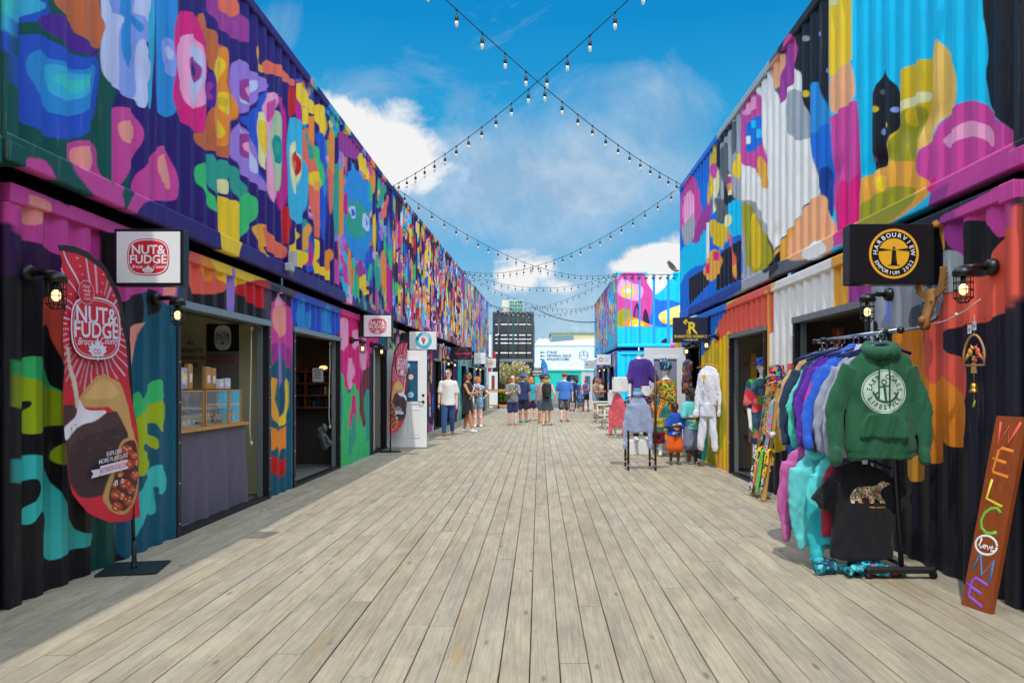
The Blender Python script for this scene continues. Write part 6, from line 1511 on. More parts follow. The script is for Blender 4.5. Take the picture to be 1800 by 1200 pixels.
mb = MB().use(BLACK); mb.tube([(-2.98, 45.8, -.1), (-2.98, 45.8, 4.3), (-2.75, 45.8, 4.35)], .02, 6); mb.build('pole', parent=rw)
mb = MB().use(mat('flag_white', C(235, 235, 235), .6)); mb.box((-2.88, 45.8, 3.6), (.15, .02, 1.3)); mb.use(REDM); mb.box((-2.88, 45.8, 2.5), (.16, .02, .9)); mb.box((-2.62, 45.9, 2.9), (.10, .02, .8)); mb.build('cloth', parent=rw)

def leafcloud(mb, c, r, n, size, rnd, droop=0.0, flat=1.0, core=.35):
    c = Vector(c)
    for _ in range(n):
        d = Vector((rnd.gauss(0, 1), rnd.gauss(0, 1), rnd.gauss(0, 1)*flat)).normalized(); q = core+(1-core)*rnd.random()**.6; p = c+Vector((d.x*r[0], d.y*r[1], d.z*r[2]))*q
        a = (d+Vector((rnd.uniform(-.6, .6), rnd.uniform(-.6, .6), rnd.uniform(-.5, .5)-droop))).normalized(); b = a.orthogonal().normalized(); b = Matrix.Rotation(rnd.uniform(0, 6.3), 3, a) @ b; s = size*rnd.uniform(.6, 1.3)
        mb.add([p-b*s*.16, p+a*s*.5-b*s*.22, p+a*s, p+a*s*.5+b*s*.22, p+b*s*.16], [(0, 1, 2, 3, 4)])
def leafmat(name, a, b):
    m = bpy.data.materials.new(name); m.use_nodes = True; t = m.node_tree; bs = t.nodes['Principled BSDF']; g_ = t.nodes.new('ShaderNodeNewGeometry'); rp = t.nodes.new('ShaderNodeValToRGB')
    rp.color_ramp.elements[0].color = C(*a)+(1,); rp.color_ramp.elements[1].color = C(*b)+(1,); t.links.new(g_.outputs['Random Per Island'], rp.inputs[0]); t.links.new(rp.outputs[0], bs.inputs['Base Color']); bs.inputs['Roughness'].default_value = .6; return m
WILL = leafmat('dappled_leaves', (150, 150, 84), (232, 218, 170)); GRN = leafmat('green_leaves', (48, 86, 22), (110, 150, 44)); BARK = mat('bark', C(92, 70, 48), .9, noise_amt=.3, nscale=20)
POT = mat('rust_planter', C(120, 58, 36), .8, noise_amt=.2, nscale=10)
rn = random.Random(9)
t_ = thing('dappled_willow', 'round cream and green dappled shrub on a short trunk in front of the black container', 'shrub', (-1.42, 45.6, 0))
mb = MB().use(BARK); mb.tube([(-1.42, 45.6, 0), (-1.40, 45.6, .8), (-1.44, 45.6, 1.35)], [.05, .04, .035], 8)
for k in range(7): a = k*.9; mb.tube([(-1.44, 45.6, 1.3), (-1.44+.3*math.cos(a), 45.6+.3*math.sin(a), 1.7+.1*(k % 3)), (-1.44+.6*math.cos(a), 45.6+.6*math.sin(a), 1.95+.12*(k % 3))], [.022, .014, .006], 5)
mb.build('trunk', parent=t_)
mb = MB().use(WILL); leafcloud(mb, (-1.44, 45.6, 1.85), (.85, .8, .62), 2400, .14, rn)
for k in range(26): a = rn.uniform(0, 6.28); leafcloud(mb, (-1.44+.75*math.cos(a), 45.6+.7*math.sin(a), 1.85+rn.uniform(-.2, .65)), (.2, .2, .2), 50, .13, rn)
mb.build('crown', parent=t_)
for i, (x, y, h, lab) in enumerate(((-2.35, 45.7, .55, 'low green plant in a rust brown planter beside the far white door'), (-1.75, 45.5, .7, 'tall green plant in a rust brown planter under the dappled shrub'), (-1.1, 45.9, .5, 'green plant in a rust brown planter right of the dappled shrub'))):
    t_ = thing('planter', lab, 'planter', (x, y, 0), 'planters behind the yellow railing'); mb = MB().use(POT); mb.lathe([(.16, -.1), (.22, .35), (.24, .38), (.20, .38), (.18, .33)], (x, y, 0), 14); mb.build('pot', parent=t_)
    mb = MB().use(GRN); leafcloud(mb, (x, y, .38+h*.5), (.3, .3, h*.6), 500, .13, rn); mb.build('foliage', parent=t_)
t_ = thing('screen_panel', 'rusty brown slatted screen behind the dappled shrub', 'screen', (-1.4, 46.4, 0)); mb = MB().use(POT)
for k in range(13): mb.box((-2.2+k*.14, 46.45, .95), (.12, .03, 1.9))
mb.box((-1.36, 46.48, 1.85), (1.86, .04, .08)); mb.build('slats', parent=t_)
t_ = thing('railing', 'yellow painted wooden railing at the far left of the deck', 'railing', (-2.2, 43.9, 0)); YRL = mat('yellow_wood', C(226, 168, 52), .6, noise_amt=.15, nscale=6)
for x in (-2.85, -1.42): mb = MB().use(YRL); mb.box((x, 43.9, .53), (.10, .10, 1.10)); mb.build('post', parent=t_)
for z, h in ((1.05, .07), (.96, .05), (.18, .07)): mb = MB().use(YRL); mb.box((-2.135, 43.9, z), (1.32, .07, h)); mb.build('rail', parent=t_)
t_ = thing('kerb_block', 'pale grey kerb lying behind the yellow railing', 'kerb', (-2.1, 44.6, 0)); mb = MB().use(mat('pale_concrete', C(190, 190, 180), .8, noise_amt=.1)); mb.box((-1.8, 44.6, .06), (1.7, .35, .22), bev=.03); mb.build('block', parent=t_)
def white_door(label, hx, Y, wdt, h, dirx, glass=True, z0=.03, panels=True, tone=WHITE, yaw=0, poster=None, name='door', handle=True):
    """door standing open, seen flat on; hx the hinge, dirx the side it reaches to"""
    r = thing(name, label, 'door', (hx, Y, z0), None); Rt = Matrix.Rotation(yaw, 3, 'Z'); O_ = Vector((hx, Y, z0)); W = lambda x, d, z: O_+Rt @ Vector((x*dirx, d, z))
    def bx_(mb, x0, x1, d0, d1, za, zb):
        vs = [W(x, d, z) for x in (x0, x1) for d in (d0, d1) for z in (za, zb)]; mb.add(vs, [(0, 1, 3, 2), (4, 6, 7, 5), (0, 4, 5, 1), (2, 3, 7, 6), (0, 2, 6, 4), (1, 5, 7, 3)])
    gx0, gx1, gz0, gz1 = .16, wdt-.17, h*.46, h*.90
    mb = MB().use(tone); bx_(mb, 0, gx0, 0, .045, 0, h); bx_(mb, gx1, wdt, 0, .045, 0, h); bx_(mb, gx0, gx1, 0, .045, 0, gz0); bx_(mb, gx0, gx1, 0, .045, gz1, h); r.name = name; lf = mb.build('leaf', parent=r)
    mb = MB().use(tone)
    for (a, b_, c, d) in ((gx0-.03, gx0+.02, gz0-.03, gz1+.03), (gx1-.02, gx1+.03, gz0-.03, gz1+.03)): bx_(mb, a, b_, -.014, -.001, c, d)
    for (c, d) in ((gz0-.03, gz0+.02), (gz1-.02, gz1+.03)): bx_(mb, gx0+.02, gx1-.02, -.014, -.001, c, d)
    mb.build('window_trim', parent=lf)
    if panels:
        mb = MB().use(tone); pw_ = (wdt-.36)/2
        for x in (.14, .22+pw_):
            for (a, b_, c, d) in ((x, x+.02, .2, gz0-.14), (x+pw_-.02, x+pw_, .2, gz0-.14), (x+.02, x+pw_-.02, .2, .22), (x+.02, x+pw_-.02, gz0-.16, gz0-.14), (x+.05, x+pw_-.05, .26, gz0-.20)): bx_(mb, a, b_, -.010, -.001, c, d)
        mb.build('raised_panel', parent=lf)
    mb = MB().use(GLASSDK if poster is None else poster); bx_(mb, gx0, gx1, .012, .03, gz0, gz1); mb.build('window_pane', parent=lf)
    if handle:
        mb = MB().use(mat('door_metal', C(70, 66, 62), .35, .8)); kx = wdt-.075
        for z in (.98, 1.12): p = W(kx, -.001, z); mb.lathe([(.03, 0), (.03, .012), (.02, .016)], p, 14, axis=tuple(Rt @ Vector((0, -1, 0))))
        mb.tube([W(kx, -.02, .98), W(kx, -.05, .98), W(kx-.10, -.055, .98)], .010, 8); mb.build('handle', parent=lf)
    return r, W, bx_, (gx0, gx1, gz0, gz1)
GLB = mat('poster_blue', C(38, 96, 130), .15, noise_amt=.35, nscale=3, spec=.7)
r1_, W1, b1_, gg = white_door('white panelled door standing open beside the narrow red banner, round stickers on its window', -3.30, 16.92, .87, 2.09, 1, poster=GLB, name='open_door')
mb = MB()
stk = [(.26, .84, .066, CYANP), (.155, .74, .05, WPR), (.33, .69, .062, ORP), (.21, .60, .062, REDM), (.16, .47, .055, BRP), (.33, .46, .07, CYANP)]
for k, (x, q, rr, m_) in enumerate(stk):
    c = W1(gg[0]+x*1.1, .009, gg[2]+(gg[3]-gg[2])*(q-.36)/.55)
    mb.use(m_); dense_disc(mb, c, X3, Z3, rr, 1, 24, rr*.66); mb.use(WPR); dense_disc(mb, c-Y3*.0005, X3, Z3, rr*.64, 1, 24); mb.use((BRP, REDM, CYANP, NAVYP, ORP, PKP)[k]); dense_disc(mb, c-Y3*.001, X3, Z3, rr*.40, 1, 16); mb.use(ORP); mb.ell(c-Y3*.0015+Z3*rr*.15, (rr*.22, .001, rr*.2))
mb.build('stickers', parent=r1_)
white_door('white glazed door standing open behind the mannequins on the right', 2.97, 15.9, .84, 2.10, -1, panels=True, name='open_door', poster=mat('door_glass_pale', C(150, 150, 170), .1, noise_amt=.25, nscale=2, spec=.8))
r3_, W3, b3_, g3 = white_door('far white door with blue printed notice, open beside the blue container', 2.93, 42.3, .66, 2.0, -1, panels=False, name='open_door', poster=mat('notice', C(90, 140, 185), .4, noise_amt=.5, nscale=12), handle=False)
white_door('far white door with narrow red lit window, behind the yellow railing', -2.92, 45.0, .55, 2.05, 1, panels=False, name='open_door', poster=mat('red_interior', C(150, 60, 40), .4, noise_amt=.4, nscale=8), handle=False)

# ---------------------------------------------------------------- picnic tables
PW = mat('pale_wood', C(196, 190, 172), .75, noise_amt=.18, nscale=6, stretch=(1.2, 12, 12)); PWD = mat('dark_wood', C(120, 96, 74), .8, noise_amt=.2, nscale=8)
def picnic(label, x0, Y, parent_copy=None):
    r = thing('picnic_table', label, 'table', (x0+.9, Y, 0), 'picnic tables beside the blue container'); L = 1.8
    mb = MB().use(PW)
    for k in range(5): mb.box((x0+L/2, Y-.30+k*.15, .74), (L, .14, .038))
    mb.build('tabletop', parent=r)
    for sg in (-1, 1):
        mb = MB().use(PW)
        for k in range(2): mb.box((x0+L/2, Y+sg*(.62+.15*k)-sg*.0, .44), (L, .14, .038))
        mb.build('bench', parent=r)
    for x in (x0+.22, x0+L-.22):
        for sg in (-1, 1):
            mb = MB().use(PW); p0, p1 = Vector((x, Y+sg*.62, .0)), Vector((x, Y+sg*.22, .72)); d = (p1-p0).normalized(); q = Vector((0, 0, 1)).rotation_difference(d).to_matrix(); mb.box((p0+p1)/2, (.045, .09, (p1-p0).length), q); mb.build('leg', parent=r)
        mb = MB().use(PWD); mb.box((x+.047, Y, .39), (.045, 1.56, .09)); mb.build('crossbeam', parent=r)
    return r
for x, Y, lb in ((1.75, 20.9, 'weathered picnic table nearest the camera, behind the coral shirt'), (1.80, 24.6, 'weathered picnic table, middle of the three'), (1.85, 28.3, 'weathered picnic table farthest away, with two women standing behind it')): picnic(lb, x, Y)
# ---------------------------------------------------------------- the hoodie rack at the front right
RACKM = mat('rack_metal', C(62, 62, 66), .35, .8)
def roll_rack(label, a, b, foot_w=.50):
    a, b = Vector(a), Vector(b); r = thing('clothes_rack', label, 'clothes rack', ((a.x+b.x)/2, (a.y+b.y)/2, 0)); d = (b-a).normalized(); side = Vector((d.y, -d.x, 0)).normalized(); g0 = Vector((0, 0, 1))
    mb = MB().use(CHROME); mb.tube([a-d*.06, b+d*.06], .016, 12); mb.build('rail', parent=r)
    for p in (a-d*.07, b+d*.07): mb = MB().use(RACKM); mb.ell(p, (.026, .026, .026)); mb.build('end_cap', parent=r)
    for p, w_ in ((a+d*.12, 1), (b-d*.12, 1)):
        base = Vector((p.x, p.y, .10))+side*.10
        mb = MB().use(RACKM); mb.tube([base, p+Vector((0, 0, -.03))], [.019, .016], 10); mb.lathe([(.026, -.04), (.026, .03)], p, 12, axis=tuple(d)); mb.build('upright', parent=r)
        mb = MB().use(RACKM); c = base+Vector((0, 0, -.035)); mb.box(c, (foot_w, .055, .05), bev=.018); mb.build('foot', parent=r)
        for sg in (-1, 1):
            mb = MB().use(RUBBER); q = c+Vector((sg*foot_w*.46, 0, -.03)); q.z = .027; mb.lathe([(.026, -.012), (.026, .012)], q, 14, axis=(0, 1, 0)); mb.use(RACKM); mb.box(q+Vector((0, 0, .02)), (.03, .05, .022), bev=.006); mb.build('castor', parent=r)
    mb = MB().use(RACKM); mb.tube([Vector((a.x, a.y+.12, .10))+side*.10, Vector((b.x, b.y-.12, .10))+side*.10], .014, 8); mb.build('lower_bar', parent=r)
    return r
RA, RB = Vector((2.50, 5.50, 1.77)), Vector((2.46, 6.92, 1.775))
roll_rack('wheeled clothes rack full of hoodies at the front right', RA, RB)
GREEN = cloth(30, 92, 60)
HUp = Vector((1, -.10, 0)).normalized(); HD = Vector((-.10, -1, 0)).normalized()
def hang(label, name, cat, c, m, rail_z=1.77, U=HUp, D=HD, hm=None, group=None, hanger=True, **kw):
    r = thing(name, label, cat, (c[0], c[1], c[2]), group); g_ = garment(r, 'fabric', m, c, U, D, **kw)
    if hanger: hanger_obj(r, Vector(c)+Vector((0, 0, -.015)), U, hm or mat('hanger_navy', C(26, 38, 90), .3))
    return r, g_
rg, gf = hang('green hooded sweatshirt with round EAST COAST LIFESTYLE anchor print, at the front of the rack', 'hoodie', 'hoodie', (2.40, 5.52, 1.69), GREEN, w_=.235, L_=.76, th=.062, hood=True, vox=.0075, seed=3, pocket=True, amp=.0065, sl_len=.66, arms=(.45, .25))
Nn = HUp.cross(Z3); PC = Vector((2.385, 5.30, 1.345))
PRW = mat('print_offwhite', C(196, 214, 198), .8, noise_amt=.1, nscale=60)
mb = MB().use(PRW); dense_disc(mb, PC, HUp, Z3, .152, 22, 64)
o = mb.build('print_disc', parent=rg); conform(o, gf, Nn, .004)
mb = MB().use(GREEN); dense_disc(mb, PC, HUp, Z3, .145, 1, 64, .141); mb.arctext('EAST COAST', PC, HUp, Z3, .106, .044, R(172), R(8), 0, bold=.022); mb.arctext('LIFESTYLE', PC, HUp, Z3, .108, .044, R(208), R(332), 0, bold=.022, inside=True)
f = PC-Z3*.0
def flatbar(mb, p0, p1, w_, n=6):
    a = f+HUp*p0[0]+Z3*p0[1]; b = f+HUp*p1[0]+Z3*p1[1]; d = (b-a).normalized(); q = d.cross(Nn)*w_; vs = []
    for k in range(n+1): c = a.lerp(b, k/n); vs += [c-q, c+q]
    mb.add(vs, [(2*i, 2*i+2, 2*i+3, 2*i+1) for i in range(n)])
flatbar(mb, (-.004, .05), (.008, -.072), .0085); flatbar(mb, (-.045, .030), (.035, .042), .005)
for k in range(12): a0, a1 = 2*math.pi*k/12, 2*math.pi*(k+1)/12; flatbar(mb, (-.006+.016*math.cos(a0), .066+.016*math.sin(a0)), (-.006+.016*math.cos(a1), .066+.016*math.sin(a1)), .004, 1)
for k in range(12): a0, a1 = R(195+150*k/12), R(195+150*(k+1)/12); flatbar(mb, (.008+.078*math.cos(a0), .0+.074*math.sin(a0)), (.008+.078*math.cos(a1), .0+.074*math.sin(a1)), .0085, 1)
for sg in (-1, 1): flatbar(mb, (.008+sg*.078, -.025), (.008+sg*.055, -.005), .006, 2); flatbar(mb, (.008+sg*.078, -.025), (.008+sg*.088, .002), .006, 2)
o = mb.build('anchor_print', parent=rg); conform(o, gf, Nn, .006)
mb = MB().use(cloth(18, 78, 44))
for sg, l in ((-1, .30), (1, .36)): mb.tube([Vector((2.395, 5.44, 1.60))+HUp*sg*.035+HD*(.0+.0*t)+Z3*(-l*t/8) for t in range(9)], .006, 6)
o = mb.build('drawstring', parent=rg); conform(o, gf, Nn, .007)
mb = MB().use(mat('label_white', C(225, 225, 225), .7)); mb.box(Vector((2.40, 5.51, 1.60)), (.05, .012, .018)); mb.build('neck_label', parent=rg)
rack_items = [('navy', (34, 46, 82), 'navy blue hoodie right behind the green hoodie'), ('grey', (160, 165, 185), 'pale grey hoodie behind the navy one on the rack'), ('grey2', (150, 154, 172), 'second pale grey sweatshirt on the rack, between two blues'), ('royal', (38, 96, 205), 'royal blue hoodie on the rack beside the grey ones'),
              ('tie', None, 'rainbow tie dye sweatshirt with patterned panel on the rack'), ('purple', (92, 38, 160), 'purple sweatshirt with small white stars on the rack'), ('purple2', (70, 30, 130), 'darker purple sweatshirt behind the rainbow one'), ('mint', (74, 205, 180), 'mint green sweatshirt near the far end of the rack'), ('dnavy', (30, 52, 78), 'dark slate blue sweatshirt near the far end of the rack'), ('tan', (196, 160, 112), 'tan sweatshirt hanging last on the rack')]
def rainbow(co):
    z = co[:, 2]; st = [(1.7, (60, 40, 160)), (1.45, (40, 90, 210)), (1.35, (210, 50, 160)), (1.22, (235, 40, 60)), (1.10, (250, 120, 20)), (1.0, (250, 200, 40)), (.93, (60, 60, 130)), (.88, (240, 200, 50)), (.6, (220, 60, 60))]
    zs = np.array([q[0] for q in st])[::-1]; cs = np.array([s2l(q[1]) for q in st])[::-1]
    return np.stack([np.interp(z+.02*np.sin(co[:, 0]*30), zs, cs[:, k]) for k in range(3)], 1)
RBM = mat('rainbow_cloth', rough=.85, attr='paint', noise_amt=.12, nscale=20, bump=.3, bscale=50)
for i, (k, c, lb) in enumerate(rack_items):
    y = 5.62+i*.118; x = 2.44-.006*i+((i*37) % 5-2)*.006
    z = 1.685+(((i*29) % 7)-3)*.005; ang = Vector((1, -.10+.05*math.sin(i*2.1), 0)).normalized()
    hang(lb, 'hoodie' if 'hoodie' in lb else 'sweatshirt', 'hoodie' if 'hoodie' in lb else 'sweatshirt', (x, y, z), RBM if c is None else cloth(*c), U=ang, D=Vector((ang.y, -ang.x, 0)), w_=.235-.004*(i % 3), L_=.70+.02*((i*3) % 4), th=.045, hood=(i in (0, 1, 3)), vox=.013, seed=20+i, arms=(.8 if i in (3,) else .3+.12*(i % 3), .2), amp=.006, sl_len=.60, group='sweatshirts crowded on the front rack', paintfn=rainbow if c is None else None)
# the lower tier
LZ = .86
rt, gt = hang('black T-shirt with floral polar bear print hanging under the green hoodie', 'tshirt', 'T-shirt', (2.35, 5.72, .865), cloth(14, 15, 22), w_=.225, L_=.74, th=.05, sleeve='short', vox=.010, seed=5, amp=.006)
BEAR = [(-.125, -.055), (-.135, -.03), (-.125, .0), (-.11, .03), (-.08, .055), (-.04, .062), (0, .06), (.03, .062), (.06, .068), (.08, .085), (.095, .09), (.10, .10), (.112, .098), (.12, .092), (.145, .086), (.15, .078), (.13, .066), (.115, .055), (.10, .045), (.09, .02), (.088, -.005), (.10, -.03), (.12, -.048), (.122, -.062), (.08, -.062), (.075, -.05), (.06, -.035), (.045, -.02), (.035, -.062), (.005, -.062), (.0, -.03), (-.03, -.022), (-.055, -.028), (-.05, -.05), (-.035, -.062), (-.075, -.062), (-.085, -.04), (-.105, -.052), (-.10, -.062), (-.125, -.064)]
mb = MB().use(pattern_mat('bear_floral', [(225, 218, 190), (90, 130, 40), (220, 150, 40), (230, 224, 200), (180, 50, 40), (120, 160, 60), (235, 228, 205), (200, 90, 120)], 75))
bc = Vector((2.37, 5.6, .60)); 
for k in range(3): pass
mb.prism([(q[0]*.98, q[1]*.98) for q in BEAR], bc, HUp, Z3, .0)
o = mb.build('bear_print', parent=rt); bmx = bmesh.new(); bmx.from_mesh(o.data); bmesh.ops.triangulate(bmx, faces=bmx.faces); bmesh.ops.subdivide_edges(bmx, edges=bmx.edges, cuts=2, use_grid_fill=False); bmx.to_mesh(o.data); bmx.free(); conform(o, gt, Nn, .005)
mb = MB().use(GOLD); mb.text('bear country', bc-Z3*.095+HUp*.06, HUp, Z3, .022, 0, shear=.3); o = mb.build('caption_print', parent=rt); conform(o, gt, Nn, .005)
mb = MB().use(mat('label_white', C(225, 225, 225), .7)); mb.box(Vector((2.35, 5.66, .835)), (.035, .012, .03)); mb.build('neck_label', parent=rt)
hang('turquoise patterned sweatshirt hanging low beside the black T-shirt', 'sweatshirt', 'sweatshirt', (2.25, 5.88, .90), pattern_mat('wavy_teal', [(60, 200, 205), (40, 180, 190), (90, 215, 215), (50, 190, 198)], 7, stretch=(1, 1, .4)), w_=.20, L_=.70, th=.05, vox=.012, seed=9, arms=(-.45, -.3), sl_len=.66, hanger=False)
hang('light turquoise hoodie hanging low, leftmost pair of the lower tier', 'hoodie', 'hoodie', (2.17, 6.02, .92), cloth(96, 205, 205), w_=.20, L_=.72, th=.05, vox=.012, seed=10, arms=(-.45, -.3), sl_len=.60, hood=True, hanger=False)
hang('pink and purple sweatshirt hanging low at the back of the lower tier', 'sweatshirt', 'sweatshirt', (2.16, 6.22, .95), cloth(196, 96, 160), w_=.20, L_=.70, th=.05, vox=.012, seed=11, arms=(-.2, -.2), sl_len=.60, hanger=False)
hang('crimson top glimpsed between the black T-shirt and the turquoise ones', 'top', 'top', (2.30, 5.82, .88), cloth(170, 34, 70), w_=.20, L_=.62, th=.03, sleeve='none', vox=.012, seed=12, hanger=False)
# bunch of cloths at the foot
mb = MB(); rr = random.Random(2)
for k in range(14): a = rr.uniform(0, 6.28); p = Vector((2.25+rr.uniform(-.16, .16), 5.78+rr.uniform(-.12, .12), .035+rr.random()*.04)); cap(mb, p, p+Vector((math.cos(a)*.12, math.sin(a)*.10, rr.uniform(-.02, .02))), .035, .03, 10)
h_ = remesh(mb, .012, 'scarf_heap', None, pattern_mat('aqua_print', [(20, 120, 150), (60, 190, 200), (20, 60, 90), (90, 205, 210), (30, 140, 170)], 28), disp=wrinkle(.012, 26, 4)); tag(h_, 'crumpled aqua patterned cloth heaped on the deck under the rack', 'cloth')
mb = MB(); 
for k in range(8): a = rr.uniform(0, 6.28); p = Vector((2.47+rr.uniform(-.10, .10), 5.72+rr.uniform(-.06, .06), .03)); cap(mb, p, p+Vector((math.cos(a)*.10, math.sin(a)*.07, 0)), .028, .022, 8)
h_ = remesh(mb, .012, 'cloth_heap', None, pattern_mat('maroon_print', [(120, 40, 40), (60, 20, 30), (180, 90, 60), (90, 30, 40)], 30), disp=wrinkle(.01, 26, 5)); tag(h_, 'small maroon cloth crumpled beside the aqua heap', 'cloth')
mb = MB(); mb.loft([oval((2.52, 5.70, .02), .16, .05, X3, Y3), oval((2.55, 5.70, .07), .12, .035, X3, Y3)]); cap(mb, (2.34, 5.68, .075), (2.62, 5.66, .05), .018, .018)
h_ = remesh(mb, .012, 'folded_cloth', None, pattern_mat('aqua_pink', [(80, 200, 190), (225, 70, 120), (70, 190, 185)], 8), disp=wrinkle(.006, 26, 6)); tag(h_, 'folded turquoise cloth with pink edge behind the rack foot', 'cloth')

# ---------------------------------------------------------------- welcome board, wind chime, moose head, cord
wb = thing('welcome_board', 'tall reddish brown wooden board with painted letters reading WELCOME, leaning on black wall', 'sign', (2.70, 4.86, 0))
B0, B1 = Vector((2.672, 4.965, .004)), Vector((2.735, 4.755, .004)); BU = (B1-B0).normalized(); BV = Vector((.235, .02, 1.19)).normalized(); BN = BU.cross(BV)
WBM = mat('stained_wood', C(150, 72, 30), .4, noise_amt=.28, nscale=4, stretch=(9, 9, 1.2), bump=.15, bscale=10, coat=.2)
mb = MB().use(WBM); wdt = (B1-B0).length; mb.prism([(0, 0), (wdt, 0), (wdt, 1.215), (0, 1.215)], B0-BN*.032, BU, BV, .032); mb.build('board', parent=wb)
def stroke(mb, pts, rad=.010):
    P = [B0+BU*(wdt*x)+BV*y+BN*.001 for x, y in pts]
    vsb = len(mb.v); mb.tube(P, rad, 8)
    for i in range(vsb, len(mb.v)):
        v = Vector(mb.v[i]); d = (v-B0).dot(BN); mb.v[i] = tuple(v-BN*(d-.001)*.86)
for ch, colr, strokes in (('W', (235, 80, 60), [[(.18, 1.165), (.24, 1.02), (.5, 1.14), (.56, 1.02), (.84, 1.17)]]),
                          ('E', (240, 140, 50), [[(.78, .985), (.40, 1.0), (.30, .985), (.22, .86), (.24, .845), (.76, .825)], [(.12, .93), (.62, .91)]]),
                          ('L', (225, 205, 60), [[(.26, .80), (.18, .675), (.74, .64)]]),
                          ('C', (120, 195, 60), [[(.74+0*.1, .60), (.60, .625), (.40, .618), (.22, .585), (.14, .535), (.20, .488), (.38, .462), (.56, .465), (.72, .48)]]),
                          ('M', (60, 155, 235), [[(.14, .215), (.34, .33), (.50, .20), (.80, .305), (.78, .165)]]),
                          ('E', (150, 90, 215), [[(.76, .150), (.34, .175), (.22, .155), (.18, .06), (.22, .05), (.72, .012)], [(.05, .122), (.60, .088)]])):
    m = mat('letter_%d_%d_%d' % colr, C(*colr), .45)
    for k, st in enumerate(strokes): mb = MB().use(m); stroke(mb, [(x, y+.012) for x, y in st]); mb.build('letter_stroke', parent=wb)
mb = MB().use(mat('letter_white', C(238, 238, 235), .45)); stroke(mb, [(.46+.36*math.cos(2*math.pi*k/24), .400+.058*math.sin(2*math.pi*k/24)) for k in range(25)], .008); mb.build('letter_ring', parent=wb)
mb = MB().use(mat('letter_white', C(238, 238, 235), .45)); stroke(mb, [(.18, .385), (.24, .40), (.30, .43), (.27, .44), (.25, .39), (.30, .375), (.36, .39), (.40, .40), (.45, .395), (.44, .378), (.38, .38), (.42, .40), (.50, .398), (.55, .375), (.60, .40), (.64, .385), (.70, .392), (.68, .403), (.63, .39), (.66, .372), (.76, .378)], .0045); mb.build('love_script', parent=wb)
WT = mat('chime_wood', C(186, 140, 88), .55, noise_amt=.15, nscale=30); cx, cy, cz = 2.90, 5.23, 1.62
ch = thing('wind_chime', 'wooden arch wind chime with two cardinals and a small brass bell', 'wind chime', (cx, cy, 1.75)); CU = Vector((.16, -.987, 0)).normalized()
def W2(x, z, d=0): return Vector((cx, cy, 0))+CU*x+Vector((0, 0, z))+CU.cross(Z3)*d
mb = MB().use(WT); arc = [(-.098, 1.522)]+[(-.098+.098*(k/7)**1.35, 1.60+.125*math.sin(math.pi/2*k/7)) for k in range(8)]; arc = arc+[(-x, z) for x, z in reversed(arc[:-1])]
P = [W2(x, z) for x, z in arc]; mb.tube(P+[P[0]], .008, 6); mb.build('arch_frame', parent=ch)
mb = MB().use(WT); mb.prism([(-.022, 0), (.022, 0), (.020, .05), (.010, .072), (-.010, .072), (-.020, .05)], W2(0, 1.47, -.006), CU, Z3, .012); mb.build('tongue', parent=ch)
for sg, cc, lb in ((-1, (235, 165, 50), 'a'), (1, (225, 100, 70), 'b')):
    mb = MB().use(mat('bird_%s' % lb, C(*cc), .5)); S = lambda x, z: W2(-sg*0+sg*x, z)
    mb.ell(S(.036, 1.612), (.012, .022, .026), None, 10, 8); mb.ell(S(.018, 1.638), (.010, .014, .015), None, 10, 8); mb.tube([S(.045, 1.60), S(.085, 1.555)], [.012, .006], 8); mb.tube([S(.02, 1.645), S(.032, 1.662)], [.006, .001], 6); mb.tube([S(.010, 1.636), S(.001, 1.632)], [.005, .001], 6); mb.build('bird', parent=ch)
mb = MB().use(WT); mb.tube([W2(-.09, 1.578), W2(-.03, 1.588), W2(.03, 1.575), W2(.09, 1.583)], .0035, 5); mb.build('branch', parent=ch)
mb = MB().use(mat('leaf_lime', C(170, 190, 60), .5)); [mb.ell(W2(x, z), (.004, .010, .013), None, 8, 6) for x, z in ((-.012, 1.562), (.0, 1.572), (.085, 1.60))]; mb.build('leaves', parent=ch)
mb = MB().use(mat('rose_red', C(215, 70, 70), .5)); mb.ell(W2(.015, 1.553), (.008, .018, .016)); mb.build('rose', parent=ch)
mb = MB().use(mat('chime_brass', C(200, 150, 60), .3, .9)); mb.tube([W2(0, 1.475), W2(0, 1.40)], .002, 5); mb.lathe([(.004, .06), (.018, .055), (.022, .03), (.026, .012), (.036, .0), (.034, -.003)], W2(0, 1.345), 18); mb.build('bell', parent=ch)
mb = MB().use(mat('leaf_lime', C(170, 190, 60), .5)); mb.tube([W2(0, 1.345), W2(0, 1.29)], .0015, 5); mb.ell(W2(0, 1.265), (.004, .013, .028), Matrix.Rotation(R(25), 3, 'X')); mb.build('pendant', parent=ch)
mb = MB().use(mat('cord_white', C(220, 220, 215), .6)); mb.tube([W2(0, 1.725), W2(.005, 1.80), W2(0, 1.86)], .0018, 5); mb.build('hook', parent=ch)
for dx_, dz_, sw, lb in ((-.035, 1.765, .034, 'small grey paper tag above the wind chime'), (.012, 1.785, .032, 'white printed paper tag above the wind chime')):
    mb = MB().use(mat('tag_paper', C(215, 216, 212), .7)); o0 = W2(dx_-.02, dz_-.03, .004); mb.prism([(0, 0), (sw*1.1, 0), (sw*1.1, .06), (0, .06)], o0, CU, Z3, .001); mb.use(mat('tag_ink', C(150, 120, 130), .7)); mb.prism([(.01, .02), (.026, .02), (.026, .036), (.01, .036)], o0+CU.cross(Z3)*.0015, CU, Z3, .0005); tag(mb.build('price_tag'), lb, 'tag')
mo = thing('moose_head', 'carved wooden moose head with spread antlers mounted beside the black sign', 'wall decoration', (2.93, 5.95, 1.95)); MW = mat('moose_wood', C(150, 104, 52), .55, noise_amt=.25, nscale=14); MU = Vector((.25, -.968, 0)).normalized()
